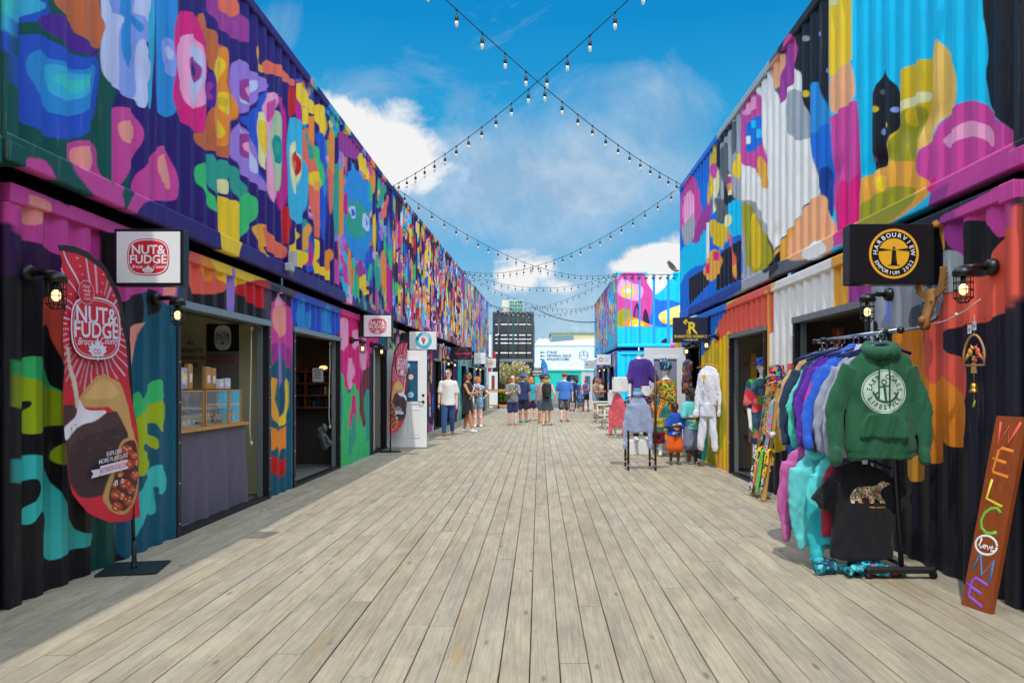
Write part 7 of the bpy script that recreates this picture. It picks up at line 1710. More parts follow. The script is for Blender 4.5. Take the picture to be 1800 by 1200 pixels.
def W3_(x, z, d=0): return Vector((2.91, 5.80, 0))+MU*x*1.1+Vector((0, 0, z))+MU.cross(Z3)*d*.55
mb = MB().use(MW)
mb.loft([[W3_(x*w_, z, d0+d*.5) for x, d in ((-1, -.06), (1, -.06), (1, .04), (.6, .10), (-.6, .10), (-1, .04))] for w_, z, d0 in ((.025, 2.10, 0), (.045, 2.06, .01), (.040, 1.98, .05), (.028, 1.90, .10), (.036, 1.85, .12), (.030, 1.81, .12), (.012, 1.795, .12))]); mb.build('head', parent=mo)
ANT = [(.02, 2.06), (.05, 2.03), (.085, 2.04), (.115, 2.06), (.15, 2.09), (.135, 2.10), (.16, 2.13), (.143, 2.135), (.165, 2.17), (.147, 2.17), (.163, 2.205), (.145, 2.20), (.155, 2.24), (.135, 2.225), (.13, 2.26), (.118, 2.23), (.10, 2.25), (.098, 2.20), (.085, 2.13), (.07, 2.09), (.04, 2.085)]
for sg in (-1, 1): mb = MB().use(MW); mb.prism([(sg*x, z) for x, z in ANT], W3_(0, 0, .02), MU, Z3, .014); mb.build('antler', parent=mo)
mb = MB().use(MW); mb.ell(W3_(0, 1.865, .165), (.03, .03, .035)); mb.build('muzzle', parent=mo)
for sg in (-1, 1): mb = MB().use(EYEW); mb.ell(W3_(sg*.036, 2.0, .085), (.008, .008, .008)); mb.build('eye', parent=mo)
mb = MB().use(mat('cord_white', C(220, 220, 215), .6)); mb.tube([(2.86, 6.62, 1.86), (2.90, 6.3, 1.83), (2.91, 5.95, 1.83), (2.91, 5.6, 1.85), (2.91, 5.35, 1.90), (2.88, 5.12, 1.95)], .004, 6); 
for y, z in ((6.0, 1.83), (5.45, 1.88)): mb.ell((2.90, y, z), (.012, .012, .012))
tag(mb.build('white_cord'), 'thin white cord looped along the wall between the two right hand lamps', 'cord')

# ---------------------------------------------------------------- confectionery counter (left)
SKIRT = mat('skirt_cloth', C(104, 98, 116), .9, noise_amt=.06, nscale=6, bump=.1, bscale=12)
ct = thing('counter', 'counter with grey cloth skirt and pale wooden edge in the first opening', 'counter', (-3.6, 8.2, 0))
ys = np.linspace(7.20, 9.12, 120); zs = np.linspace(.015, .925, 24); yy_, zg = np.meshgrid(ys, zs, indexing='ij'); k_ = (1-zg/.93)
xg = -3.43+.035*k_*np.sin(yy_*9+1.5*np.sin(yy_*3))+.02*k_*np.sin(yy_*23); zg2 = zg+.05*k_*np.clip(np.sin(yy_*2.1-.6), 0, 1)*(zg < .2)
sk_ = grid_obj('skirt', np.stack([xg, yy_, zg2], -1), np.ones((xg.size, 3)), SKIRT, ct, smooth=True)
mb = MB().use(WOODY); mb.box((-3.62, 8.16, .945), (.46, 1.98, .034)); mb.build('worktop', parent=ct)
mb = MB().use(PLYD); mb.box((-3.68, 8.16, .46), (.30, 1.86, .90)); mb.build('carcass', parent=ct)
ACR = mat('clear_acrylic', C(245, 248, 250), .02, spec=.35, trans=.97)
for i, (y0, y1, lb) in enumerate(((7.32, 7.98, 'clear display case with jars, nearer half of the counter'), (8.02, 8.62, 'clear display case with picture panel, middle of the counter'), (8.64, 8.98, 'clear display case at the far end of the counter'))):
    dc = thing('display_case', lb, 'display case', (-3.6, (y0+y1)/2, .965), 'display cases on the counter'); hz = .36
    mb = MB().use(ACR); mb.box((-3.42, (y0+y1)/2, .965+hz/2), (.005, y1-y0, hz)); mb.build('front_pane', parent=dc)
    mb = MB().use(WOODY)
    for y in (y0+.008, y1-.008): mb.box((-3.42, y, .965+hz/2), (.018, .016, hz)); mb.box((-3.72, y, .965+hz/2), (.018, .016, hz))
    mb.box((-3.57, (y0+y1)/2, .965+hz), (.32, y1-y0, .012)); mb.build('frame', parent=dc)
    pm_ = pattern_mat('case_scene_%d' % i, [[(40, 80, 170), (240, 200, 40), (215, 60, 120), (235, 225, 200), (150, 160, 170)], [(240, 200, 50), (60, 110, 190), (200, 70, 120), (225, 220, 215), (50, 50, 60)], [(50, 55, 50), (70, 80, 60), (40, 44, 44)]][i], 6, stretch=(1, 1, .5)); mb = MB().use(pm_); mb.box((-3.70, (y0+y1)/2, .965+hz/2), (.01, y1-y0-.04, hz-.05)); mb.build('back_panel', parent=dc)
jr = random.Random(5); cols_j = [(120, 70, 40), (190, 120, 60), (60, 90, 70), (200, 80, 110), (70, 120, 130), (90, 60, 45), (210, 190, 140)]
pos_j = [(y, x) for x in (-3.50, -3.60) for y in (7.40, 7.51, 7.62, 7.73, 7.84, 8.10, 8.22, 8.34, 8.46, 8.70, 8.84)]
nth = ['first', 'second', 'third', 'fourth', 'fifth', 'sixth', 'seventh', 'eighth', 'ninth', 'tenth', 'eleventh']
for i, (y, x) in enumerate(pos_j):
    j = thing('candy_jar', 'candy jar in the %s row of the counter cases, %s from the near end' % ('front' if i < 11 else 'back', nth[i % 11]), 'jar', (x, y, .968), 'jars in the counter display cases'); h = .11+.02*(i % 2)
    mb = MB().use(mat('candy_%d' % (i % 7), C(*cols_j[i % 7]), .4, noise_amt=.3, nscale=50)); mb.lathe([(.036, 0), (.042, .02), (.042, h*.8), (.034, h)], (x, y, .968), 12); mb.build('jar_body', parent=j)
    mb = MB().use(BLACK); mb.lathe([(.036, h), (.038, h+.02), (.01, h+.024)], (x, y, .968), 12); mb.build('jar_lid', parent=j)
    mb = MB().use(WPR); mb.box((x+.043, y, .968+h*.45), (.003, .03, .045)); mb.build('jar_label', parent=j)
def pack(label, x, y, z, w_, h_, m, m2=None, d=.05, name='package', yaw=0, grp='packets on top of the counter cases'):
    r = thing(name, label, 'package', (x, y, z), grp); q = Matrix.Rotation(yaw, 3, 'Z'); mb = MB().use(m); mb.box((x, y, z+h_/2), (d, w_, h_), q, bev=.008); mb.build('packet', parent=r)
    mb = MB().use(m2 or WPR); mb.box(Vector((x, y, z+h_*.45))+q @ Vector((d/2+.001, 0, 0)), (.003, w_*.5, h_*.35), q); mb.build('packet_label', parent=r)
KRAFT = mat('kraft', C(200, 150, 80), .7, noise_amt=.1)
for args in (('pale striped pastel packet on the near case', -3.55, 7.42, 1.34, .2, .27, pattern_mat('pastel', [(220, 200, 205), (90, 150, 210), (235, 220, 200), (230, 170, 150)], 14)), ('blue and white packet on the near case', -3.58, 7.62, 1.34, .18, .25, pattern_mat('pastel2', [(70, 130, 200), (225, 225, 230), (240, 205, 120)], 12)), ('multicoloured packet beside the kraft bag on the near case', -3.55, 7.78, 1.34, .16, .22, pattern_mat('pastel3', [(230, 190, 200), (150, 170, 220), (240, 220, 150)], 16)),
             ('narrow kraft paper bag on the near case', -3.55, 7.93, 1.34, .10, .26, KRAFT), ('kraft paper bag with window on the middle case', -3.55, 8.36, 1.34, .13, .24, KRAFT), ('second kraft paper bag on the middle case', -3.55, 8.50, 1.34, .12, .23, KRAFT),
             ('small pale box on the middle case', -3.50, 8.58, 1.34, .12, .11, mat('card_white', C(205, 212, 220), .6)), ('small white box on the far case', -3.50, 8.76, 1.34, .14, .12, mat('card_white', C(205, 212, 220), .6))): pack(*args)
# side wall posters seen through the opening (the partition faces the camera)
YP = Y0+4.95-.042
def wall_sign(label, x0, x1, z0, z1, face, fn, Y=YP, name='wall_poster', cat='poster', grp=None):
    r = thing(name, label, cat, ((x0+x1)/2, Y, z0), grp); mb = MB().use(face); mb.box(((x0+x1)/2, Y-.006, (z0+z1)/2), (x1-x0, .01, z1-z0)); mb.build('sheet', parent=r); mb = MB(); fn(mb, Vector(((x0+x1)/2, Y-.0125, (z0+z1)/2)), x1-x0, z1-z0); mb.build('lettering', parent=r)
def f_all(mb, c, w_, h_):
    mb.use(BKPR)
    for k, t in enumerate(('ALL', 'PRODUCTS', 'ALLOWED ON', 'BOARD')): mb.text(t, c+Z3*(h_*.27-k*h_*.22), X3, Z3, h_*.155, .001, .02, sx_=.85)
wall_sign('cream sign with black words ALL PRODUCTS ALLOWED ON BOARD inside the counter opening', -4.52, -4.16, 1.56, 1.98, mat('cream_sign', C(196, 190, 160), .7), f_all)
wall_sign('black poster with outlined NUT & FUDGE badge inside the counter opening', -4.14, -3.74, 1.80, 2.14, BKPR, lambda mb, c, w_, h_: (mb.use(WPR), mb.prism(badge_pts(w_*.52, h_*.80), c+Y3*.001, X3, Z3, .001), logo_nut(mb, c-Y3*.002, X3, Z3, w_*.50, red=False)))
def f_apple(mb, c, w_, h_): mb.use(REDM); mb.text('APPLE OF THE', c+Z3*h_*.36, X3, Z3, h_*.09, .001, .02); mb.text('MONTH CLUB', c+Z3*h_*.24, X3, Z3, h_*.09, .001, .02); mb.use(mat('print_grey', C(150, 155, 160), .5)); mb.box(c+Z3*h_*.14, (w_*.7, .001, .004)); mb.box(c-Z3*h_*.05, (.004, .001, h_*.35))
wall_sign('grey poster with red words APPLE OF THE MONTH CLUB', -4.14, -3.74, 1.30, 1.79, mat('poster_grey', C(128, 120, 120), .7), f_apple)
# shelves with packets in the second opening
YS = Y0+8.6-.05
sh_ = thing('wall_shelf', 'brown wooden shelf unit full of packets in the dark second opening', 'shelf', (-3.95, YS-.15, .95)); BW = mat('brown_shelf', C(126, 64, 30), .6, noise_amt=.2, nscale=8)
for z in (1.00, 1.20, 1.40, 1.60): mb = MB().use(BW); mb.box((-3.92, YS-.12, z), (1.14, .22, .025)); mb.build('shelf_board', parent=sh_)
for x in (-4.49, -3.94, -3.35): mb = MB().use(BW); mb.box((x, YS-.12, 1.32), (.025, .22, .68)); mb.build('side_board', parent=sh_)
mb = MB().use(mat('shelf_back', C(70, 34, 18), .7)); mb.box((-3.92, YS-.01, 1.32), (1.14, .012, .66)); mb.build('back_board', parent=sh_)
pr_ = random.Random(8); cols_p = [(30, 40, 70), (150, 110, 50), (80, 30, 30), (40, 34, 30), (190, 150, 90), (60, 60, 70)]; cnt = 0
for zi, z in enumerate((1.0, 1.2, 1.4)):
    x = -4.44; k = 0
    while x < -3.42:
        w_ = pr_.choice([.05, .06, .07]); c = pr_.choice(cols_p); h = pr_.uniform(.10, .15)
        if not (-3.985 < x+w_ and x < -3.915):
            mb = MB().use(mat('pk_%d_%d_%d' % c, C(*c), .5)); mb.box((x+w_/2, YS-.13, z+.013+h/2), (w_*.85, .12, h), bev=.005)
            tag(mb.build('packet'), '%s packet on the %s board of the brown shelf unit' % ({30: 'navy', 150: 'ochre', 80: 'dark red', 40: 'dark brown', 190: 'tan', 60: 'slate'}[c[0]], ('lowest', 'middle', 'upper')[zi]), 'packet', 'packets on the brown shelf unit')
        x += w_+.012
wl = thing('shelf_lamp', 'small warm lamp glowing above the brown shelf unit', 'lamp', (-4.2, YS-.2, 1.64)); mb = MB().use(mat('warm_glow', C(255, 190, 90), .4, emit=(1.0, .55, .16), estr=2.2)); mb.ell((-4.2, YS-.16, 1.68), (.05, .05, .04)); mb.ell((-3.65, YS-.16, 1.67), (.07, .04, .035)); mb.build('bulb', parent=wl)
wn = thing('paper_notice', 'white paper notice hanging in the dark second opening', 'notice', (-3.75, 12.6, 1.4)); mb = MB().use(mat('paper_grey', C(190, 190, 188), .7)); mb.box((-3.56, 12.6, 1.54), (.17, .004, .22)); mb.build('sheet', parent=wn); mb = MB().use(BKPR)
for k in range(4): mb.box((-3.56, 12.597, 1.61-k*.04), (.11-.02*(k % 2), .001, .012))
mb.build('lettering', parent=wn)
mb = MB(); 
for k in range(9): a = k*.7; cap(mb, (-3.42+.05*math.cos(a), 12.3+.05*math.sin(a), .55+.02*k), (-3.40+.07*math.sin(a), 12.32, .42+.03*k), .05, .06, 8)
bag = remesh(mb, .015, 'plastic_bag', None, mat('bag_grey', C(70, 84, 82), .35), disp=wrinkle(.014, 22, 6)); tag(bag, 'crumpled dark grey plastic bag hanging in the second opening', 'bag')
for (y, lb, x) in ((9.25, 'white pull rope hanging at the far side of the counter opening', -3.40), (12.72, 'white pull rope hanging at the far side of the second opening', -3.40)):
    mb = MB().use(mat('rope_white', C(205, 200, 186), .8)); mb.tube([(x, y, 2.06), (x+.01, y-.03, 1.7), (x-.005, y-.02, 1.2), (x, y-.05, .85), (x+.01, y-.03, .72)], .008, 6); mb.ell((x+.01, y-.03, .70), (.02, .02, .03)); mb.ell((x, y, 2.05), (.02, .02, .03)); tag(mb.build('pull_rope'), lb, 'rope', 'door pull ropes')
def track(box, a, b_):
    for u in (a+.09, b_-.13): mb = MB().use(GALV); box.slab(mb, u, u+.035, .05, .11, .035, 2.09); mb.build('door_track', parent=box.root)
    mb = MB().use(mat('shutter_roll', C(70, 72, 72), .5, .3)); box.slab(mb, a+.08, b_-.08, .13, .36, 2.12, 2.30); mb.build('rolled_shutter', parent=box.root)
track(L1, 2.27, 4.74); track(L1, 5.66, 8.14); track(L4, 2.20, 4.30); track(L4, 5.44, 7.39)
# narrow third doorway on the left: glazed inner door
white_door('narrow glazed white door in the third left doorway beside the pink wall', -3.36, 16.1, .10, 2.0, -1, glass=True, panels=False, name='glazed_door', handle=False) if False else None
gd = thing('glazed_door', 'dark glazed door with white frame in the third left doorway', 'door', (-3.42, 16.2, 0)); mb = MB().use(WHITE)
for y in (15.62, 16.14): mb.box((-3.41, y, 1.07), (.04, .06, 2.06))
for z in (.07, .95, 2.07): mb.box((-3.41, 15.88, z), (.038, .46, .06))
mb.build('frame', parent=gd); mb = MB().use(GLASSDK); mb.box((-3.415, 15.88, 1.07), (.012, .46, 1.95)); mb.build('pane', parent=gd)
# things inside the second row of doorways, seen small
lit_ = [('blue', (60, 120, 190)), ('white', (215, 220, 225)), ('orange', (230, 130, 60))]
for i, (u, c, lb) in enumerate(((1.7, (50, 110, 170), 'tall blue poster panel in the doorway behind the white left door'), (4.3, (70, 90, 80), 'grey green cabinet in the wide second row doorway'), (7.3, (160, 60, 50), 'red upright sign panel in a far left doorway'))):
    p = L2.w(u, .35, 0); mb = MB().use(paintm(*c)); mb.box((p.x, p.y, 1.0), (.10, .6, 1.7), bev=.01); mb.use(WPR); mb.box((p.x+.052, p.y, 1.4), (.004, .35, .22)); mb.box((p.x+.052, p.y, .8), (.004, .4, .10)); tag(mb.build('poster_stand'), lb, 'panel')

# ---------------------------------------------------------------- right side: shop opening, mannequins, ladder, second rack
MANW = mat('mannequin_white', C(228, 226, 220), .35)
def mannequin(label, pos, H, ang, legs=((0, 0), (.06, 0)), arms=None, headless=False, z0=0, vox=.011, skin=None, build=.95):
    p = Person(label, pos, H, ang, 'fair', legs=legs, arms=arms, vox=vox, build=build)
    p.root.name = 'mannequin'; p.root['category'] = 'mannequin'
    b = [c for c in p.root.children if c.name.startswith('body')][0]; b.data.materials.clear(); b.data.materials.append(skin or MANW); b.data.polygons.foreach_set('material_index', [0]*len(b.data.polygons))
    if headless:
        bm = bmesh.new(); bm.from_mesh(b.data); cut = p.J['head'].z-p.hr*.9
        geom = bmesh.ops.bisect_plane(bm, geom=bm.verts[:]+bm.edges[:]+bm.faces[:], plane_co=(0, 0, cut), plane_no=(0, 0, 1), clear_outer=True)
        bmesh.ops.holes_fill(bm, edges=[e for e in bm.edges if e.is_boundary]); bm.to_mesh(b.data); bm.free()
    return p
FLOR = pattern_mat('tropical_print', [(40, 70, 90), (200, 30, 50), (40, 50, 160), (60, 150, 40), (60, 110, 130), (170, 60, 90), (50, 90, 110), (220, 100, 100), (30, 60, 80)], 11)
BLUEP = pattern_mat('blue_batik', [(30, 50, 190), (20, 30, 120), (60, 100, 220), (30, 60, 170)], 22)
m1_ = mannequin('white mannequin in floral shirt dress and blue bucket hat inside the shop opening', (3.16, 11.05, .03), 1.74, 200, arms=(None, ((.12, .06, -.95), (-.1, .35, -.9))))
m1_.top(FLOR, sleeve=.9, g=.03, hem=.30, loose=.03, name='shirt_dress'); m1_.hat(BLUEP, 'bucket')
GORP = pattern_mat('green_orange_print', [(60, 120, 40), (230, 140, 30), (30, 60, 30), (200, 190, 50), (200, 70, 30), (110, 150, 50)], 26)
m2_ = mannequin('mannequin in green and orange patterned dress and blue head wrap before the white door', (2.42, 15.0, .0), 1.80, 35, build=.8, arms=(((-.5, .2, -.8), (.3, .5, -.8)), None))
m2_.top(GORP, sleeve=1.3, g=.015, hem=.42, loose=.03, name='tunic'); m2_.skirt(GORP, .18, .52, .20)
mb = MB(); mb.ell(m2_.J['head']+Vector((0, -.03, .07)), (.115, .14, .11)); mb.ell(m2_.J['head']+Vector((0, -.10, .13)), (.08, .09, .08)); m2_.fuse('head_wrap', mb, pattern_mat('wrap_blue', [(30, 60, 100), (70, 130, 170), (20, 40, 70), (150, 180, 190)], 30), disp=wrinkle(.008, 30, 7))
POLO = cloth(72, 44, 140)
m3_ = mannequin('headless white mannequin in purple polo shirt and galaxy skirt on a low plinth', (2.0, 15.5, .28), 1.95, 172, build=.82, headless=True, arms=(((-.35, .1, -.9), (-.1, .3, -.9)), ((.2, .05, -.95), (.05, .2, -.95))))
m3_.top(POLO, sleeve=1.0, g=.025, loose=.03, hem=.47, name='polo_shirt', collar=False) if False else m3_.top(POLO, sleeve=1.0, g=.025, loose=.03, hem=.50, name='polo_shirt')
m3_.skirt(pattern_mat('galaxy', [(30, 30, 130), (50, 60, 190), (20, 16, 70), (230, 110, 110), (60, 40, 160)], 12), .30, .56, .30); m3_.shorts(cloth(22, 22, 26), 1.9, name='trousers')
pl_ = thing('plinth', 'low white plinth under the purple shirted mannequin', 'plinth', (1.98, 15.7, 0)); mb = MB().use(WHITE); mb.box((1.98, 15.7, .14), (.5, .5, .28), bev=.01); mb.build('block', parent=pl_)
# shelves inside opening A
s2_ = thing('shop_shelf', 'yellow pine shelves with folded clothes inside the right shop opening', 'shelf', (3.9, 11.9, 0)); ysh = Y0+7.9-.3
for z in (.55, .95, 1.35, 1.72): mb = MB().use(WOODY); mb.box((4.15, ysh, z), (1.7, .42, .05)); mb.build('shelf_board', parent=s2_)
for x in (3.36, 4.1, 4.9): mb = MB().use(WOODY); mb.box((x, ysh-.16, .95), (.09, .07, 1.85)); mb.build('post', parent=s2_)
fr = random.Random(6)
for zi, z in enumerate((.58, .98, 1.38)):
    for k in range(4):
        c = fr.choice([(150, 40, 50), (40, 30, 60), (60, 80, 120), (180, 160, 140), (30, 90, 90), (120, 60, 120)]); mb = MB().use(pattern_mat('fold_%d_%d' % (zi, k), [c, tuple(max(0, q-30) for q in c), tuple(min(255, q+50) for q in c)], 20))
        x = 3.55+k*.36
        for q in range(4): mb.box((x+fr.uniform(-.01, .01), ysh-.02, z+.03+q*.045), (.28, .32, .042), bev=.015)
        tag(mb.build('folded_clothes'), 'pile of folded clothes on the %s pine shelf, %s from the doorway' % (('bottom', 'middle', 'top')[zi], nth[k]), 'clothes', 'folded clothes on the pine shelves')
# dim goods inside opening B
for i, (x, y, z, c, lb) in enumerate(((3.5, 9.4, 1.45, (150, 70, 40), 'rust red sweater hanging inside the dark right opening'), (3.35, 9.2, 1.38, (60, 80, 110), 'slate blue sweater hanging inside the dark right opening'), (3.75, 9.5, 1.46, (40, 36, 34), 'dark brown jacket hanging inside the dark right opening'))):
    hang(lb, 'sweater', 'sweater', (x, y, z), cloth(*c), w_=.24, L_=.62, th=.05, vox=.015, seed=40+i)
b_ = thing('shop_bookcase', 'low wooden bookcase of folded stock inside the dark right opening', 'shelf', (3.6, 9.55, 0)); 
for z in (.08, .38, .68, .95): mb = MB().use(mat('box_wood', C(150, 104, 58), .6, noise_amt=.2)); mb.box((3.62, 9.45, z), (.7, .3, .025)); mb.build('shelf_board', parent=b_)
for x in (3.27, 3.97): mb = MB().use(mat('box_wood', C(150, 104, 58), .6)); mb.box((x, 9.45, .5), (.025, .3, .93)); mb.build('side_board', parent=b_)
for zi, z in enumerate((.095, .395, .695)):
    mb = MB().use(pattern_mat('stock_%d' % zi, [(120, 90, 60), (200, 195, 185), (90, 60, 40), (160, 150, 140)], 9))
    for q in range(5): mb.box((3.60, 9.42, z+.022+q*.042), (.55, .26, .038), bev=.01)
    tag(mb.build('folded_stock'), 'stack of folded stock on the %s shelf of the low bookcase' % ('lowest', 'middle', 'highest')[zi], 'clothes', 'folded stock in the low bookcase')
bs_ = thing('beer_sign', 'dark shield sign with orange letters BEER inside the dark right opening', 'sign', (3.42, 9.0, 1.9)); mb = MB().use(PLYD); mb.prism([(-.09, 0), (.09, 0), (.12, .25), (.10, .36), (-.10, .36), (-.12, .25)], (3.42, 9.0, 1.74), X3, Z3, .02); mb.build('board', parent=bs_); mb = MB().use(mat('sign_rust', C(190, 80, 50), .5)); mb.prism([(-.05, .02), (.05, .02), (.07, .3), (-.07, .3)], (3.42, 8.98, 1.74), X3, Z3, .004); mb.use(mat('cream_sign', C(196, 190, 160), .7))
for k, l in enumerate('BEER'): mb.text(l, (3.42, 8.974, 1.96-k*.06), X3, Z3, .07, .001, .02)
mb.build('lettering', parent=bs_)
fe = thing('red_bottle', 'small red and white bottle standing inside the right opening by the track', 'bottle', (3.25, 9.0, .03)); mb = MB().use(REDM); mb.lathe([(.03, 0), (.03, .14), (.02, .17)], (3.22, 8.95, .03), 12); mb.build('bottle_body', parent=fe); mb = MB().use(WPR); mb.lathe([(.02, .17), (.02, .22), (.012, .23)], (3.22, 8.95, .03), 12); mb.build('cap', parent=fe)

# scarf ladder
lad = thing('display_ladder', 'pine display ladder leaning on the wall between the two right openings', 'ladder', (2.75, 9.6, 0)); PINE = mat('new_pine', C(214, 160, 80), .55, noise_amt=.18, nscale=5, stretch=(10, 10, 1))
LB = [Vector((2.66, 9.80, 0)), Vector((2.66, 9.32, 0))]; LT = [Vector((2.88, 9.74, 1.55)), Vector((2.84, 9.30, 1.42))]
for a, b in zip(LB, LT): d = (b-a).normalized(); q = Vector((0, 0, 1)).rotation_difference(d).to_matrix(); mb = MB().use(PINE); mb.box((a+b)/2+Vector((0, 0, .01)), (.04, .095, (b-a).length), q, bev=.004); mb.build('rail', parent=lad)
for t in (.2, .42, .64, .86): mb = MB().use(PINE); mb.tube([LB[0].lerp(LT[0], t), LB[1].lerp(LT[1], t)], .016, 8); mb.build('rung', parent=lad)
def scarf(label, t, s, w_, l, m, l2=None, tw=.012):
    top = LB[0].lerp(LT[0], t).lerp(LB[1].lerp(LT[1], t), s); l2 = l2 or l*.6; us = np.linspace(0, 1, 26); vs = np.linspace(-.5, .5, 9); P = np.zeros((26, 9, 3)); Lt = l+l2
    for i, u in enumerate(us):
        d = u*Lt
        if d < l: off = -(l-d); side = -.045
        else: off = -(d-l); side = .04
        for j, v in enumerate(vs):
            n_ = .016*math.sin(v*14+u*5)+tw*math.sin(v*25)
            P[i, j] = (top.x+side*(1 if abs(off) > .03 else .3)+off*(-.0)+n_+(off*.12 if side < 0 else off*.15), top.y+v*w_*(1+.15*math.sin(u*7)), top.z+.02+off+.006*math.sin(v*9))
    r = thing('scarf', label, 'scarf', top, 'scarves draped on the pine ladder'); o = grid_obj('cloth', P, np.ones((26*9, 3)), m, r, smooth=True); so_ = o.modifiers.new('s', 'SOLIDIFY'); so_.thickness = .006; so_.offset = 0; sb = o.modifiers.new('b', 'SUBSURF'); sb.levels = 1; sb.render_levels = 1
PT = lambda n, cols, sc: pattern_mat('scarf_'+n, cols, sc)
for args in (('teal and gold patterned scarf at the top of the ladder', .86, .30, .16, .62, PT('a', [(60, 160, 170), (180, 140, 60), (30, 90, 110), (200, 180, 120)], 34)), ('ochre speckled scarf beside the teal one on the ladder', .86, .62, .12, .50, PT('b', [(190, 150, 70), (120, 90, 60), (210, 180, 100)], 50)), ('pink and turquoise lace scarf at the near rail', .86, .95, .12, .66, PT('c', [(220, 90, 150), (60, 180, 180), (230, 120, 170), (80, 190, 200)], 40)),
             ('brown leopard scarf on the third rung', .64, .18, .12, .42, PT('d', [(120, 80, 50), (180, 130, 90), (70, 45, 35)], 60)), ('black and white patterned scarf on the far rail', .42, .0, .16, .62, PT('e', [(30, 30, 34), (225, 225, 225), (60, 60, 70), (200, 200, 205)], 42)), ('yellow scarf with black script on the ladder', .42, .30, .12, .48, PT('f', [(235, 200, 40), (230, 190, 30), (240, 210, 60), (40, 36, 20)], 24)),
             ('bright orange scarf low on the ladder', .30, .42, .11, .32, cloth(240, 92, 30)), ('lime green scarf low on the ladder', .42, .62, .07, .56, cloth(110, 200, 50)), ('sky blue scarf low on the ladder', .36, .54, .05, .42, cloth(50, 160, 210)), ('yellow and black scarf outside the near rail', .44, 1.12, .10, .34, PT('g', [(240, 200, 40), (30, 28, 26), (235, 190, 30)], 30)), ('black and white beaded strip on the near rail', .5, 1.03, .03, .62, PT('h', [(20, 20, 20), (230, 230, 230)], 60))): scarf(*args)
mb = MB().use(pattern_mat('hat_floral', [(200, 30, 40), (30, 36, 120), (230, 120, 40), (60, 150, 120), (20, 20, 60)], 26)); c = Vector((2.86, 9.45, 1.50)); mb.lathe([(.155, -.05), (.16, -.045), (.10, .01), (.095, .03), (.088, .11), (.07, .125), (.01, .13)], c, 20); mb.lathe([(.17, -.13), (.175, -.12), (.12, -.06), (.10, -.03)], c+Vector((.02, -.05, -.0)), 20); tag(mb.build('bucket_hat'), 'stacked red and blue floral bucket hats on top of the pine ladder', 'hat')
rb = thing('ribbon_roll', 'white ribbon roll tied to the ladder with an orange band', 'ribbon', (2.7, 9.25, .95)); mb = MB().use(WHITE); mb.lathe([(.035, -.02), (.035, .02)], (2.74, 9.20, .80), 16, axis=(.4, -.9, 0)); mb.build('roll', parent=rb); mb = MB().use(ORP); mb.tube([(2.72, 9.36, .85), (2.70, 9.28, .83), (2.72, 9.22, .81)], .008, 6); mb.build('band', parent=rb)

# white outfit on the yellow wall, teal dress
WS = cloth(222, 224, 236)
SU = Vector((.75, -.66, 0)).normalized(); SD = Vector((-.66, -.75, 0)).normalized()
hang('white sweatshirt with small gold print hanging on the yellow wall', 'sweatshirt', 'sweatshirt', (2.80, 13.0, 1.74), WS, U=SU, D=SD, w_=.165, L_=.70, th=.05, ar=.72, vox=.010, seed=61, arms=(.1, .3), sl_len=.70, hm=WOODY, hood=False)
jg = thing('joggers', 'white joggers hanging below the white sweatshirt', 'trousers', (2.80, 13.0, 1.1)); mb = MB(); c = Vector((2.80, 13.02, 1.05)); mb.loft([oval(c+Vector((0, 0, z)), w_, .06, SU, SD) for z, w_ in ((.03, .13), (-.08, .145), (-.2, .15))])
for sg, dx_ in ((-1, -.03), (1, .03)): mb.loft([oval(c+SU*(sg*(.075+q*.03)+dx_*q)+Vector((0, 0, -.12-.60*q)), .078-.012*q, .030, SU, SD) for q in (0, .3, .6, .85, 1.0)]); mb.loft([oval(c+SU*(sg*.105+dx_)+Vector((0, 0, z)), .048, .028, SU, SD) for z in (-.71, -.77)])
remesh(mb, .012, 'fabric', jg, WS, disp=wrinkle(.007, 12, 6, (1, 1, .4)))
mb = MB().use(GOLD); mb.prism([(-.03, -.04), (.03, -.04), (.03, .04), (-.03, .04)], Vector((2.70, 12.86, 1.50)), SU, Z3, .003); mb.use(BKPR); mb.prism([(-.006, -.12), (.006, -.12), (.008, -.05), (-.008, -.05)], Vector((2.70, 12.86, 1.50)), SU, Z3, .003); tag(mb.build('swing_tag'), 'gold swing tag pinned on the white sweatshirt', 'tag')
for i, (x, y, z, L_, cols, lb, nm) in enumerate(((2.74, 14.55, 1.72, .50, [(60, 44, 90), (150, 100, 50), (50, 80, 60), (30, 26, 44), (120, 50, 56)], 'dark multicoloured blouse hanging beside the white open door', 'blouse'), (2.74, 14.2, 1.30, 1.05, [(30, 110, 100), (20, 70, 70), (60, 150, 140), (10, 40, 44)], 'long dark teal patterned dress hanging behind the older boy', 'dress'), (2.78, 14.7, 1.90, .30, [(150, 110, 60), (60, 100, 120), (130, 50, 50), (60, 40, 70)], 'small bright patterned shawl above the dark blouse', 'shawl'))):
    hang(lb, nm, nm, (x, y, z), pattern_mat('hang_%d' % i, cols, 24), U=X3, D=-Y3, w_=.10, L_=L_, th=.05, sleeve='none', vox=.012, seed=70+i, flare=.15 if i == 1 else 0, hanger=False)

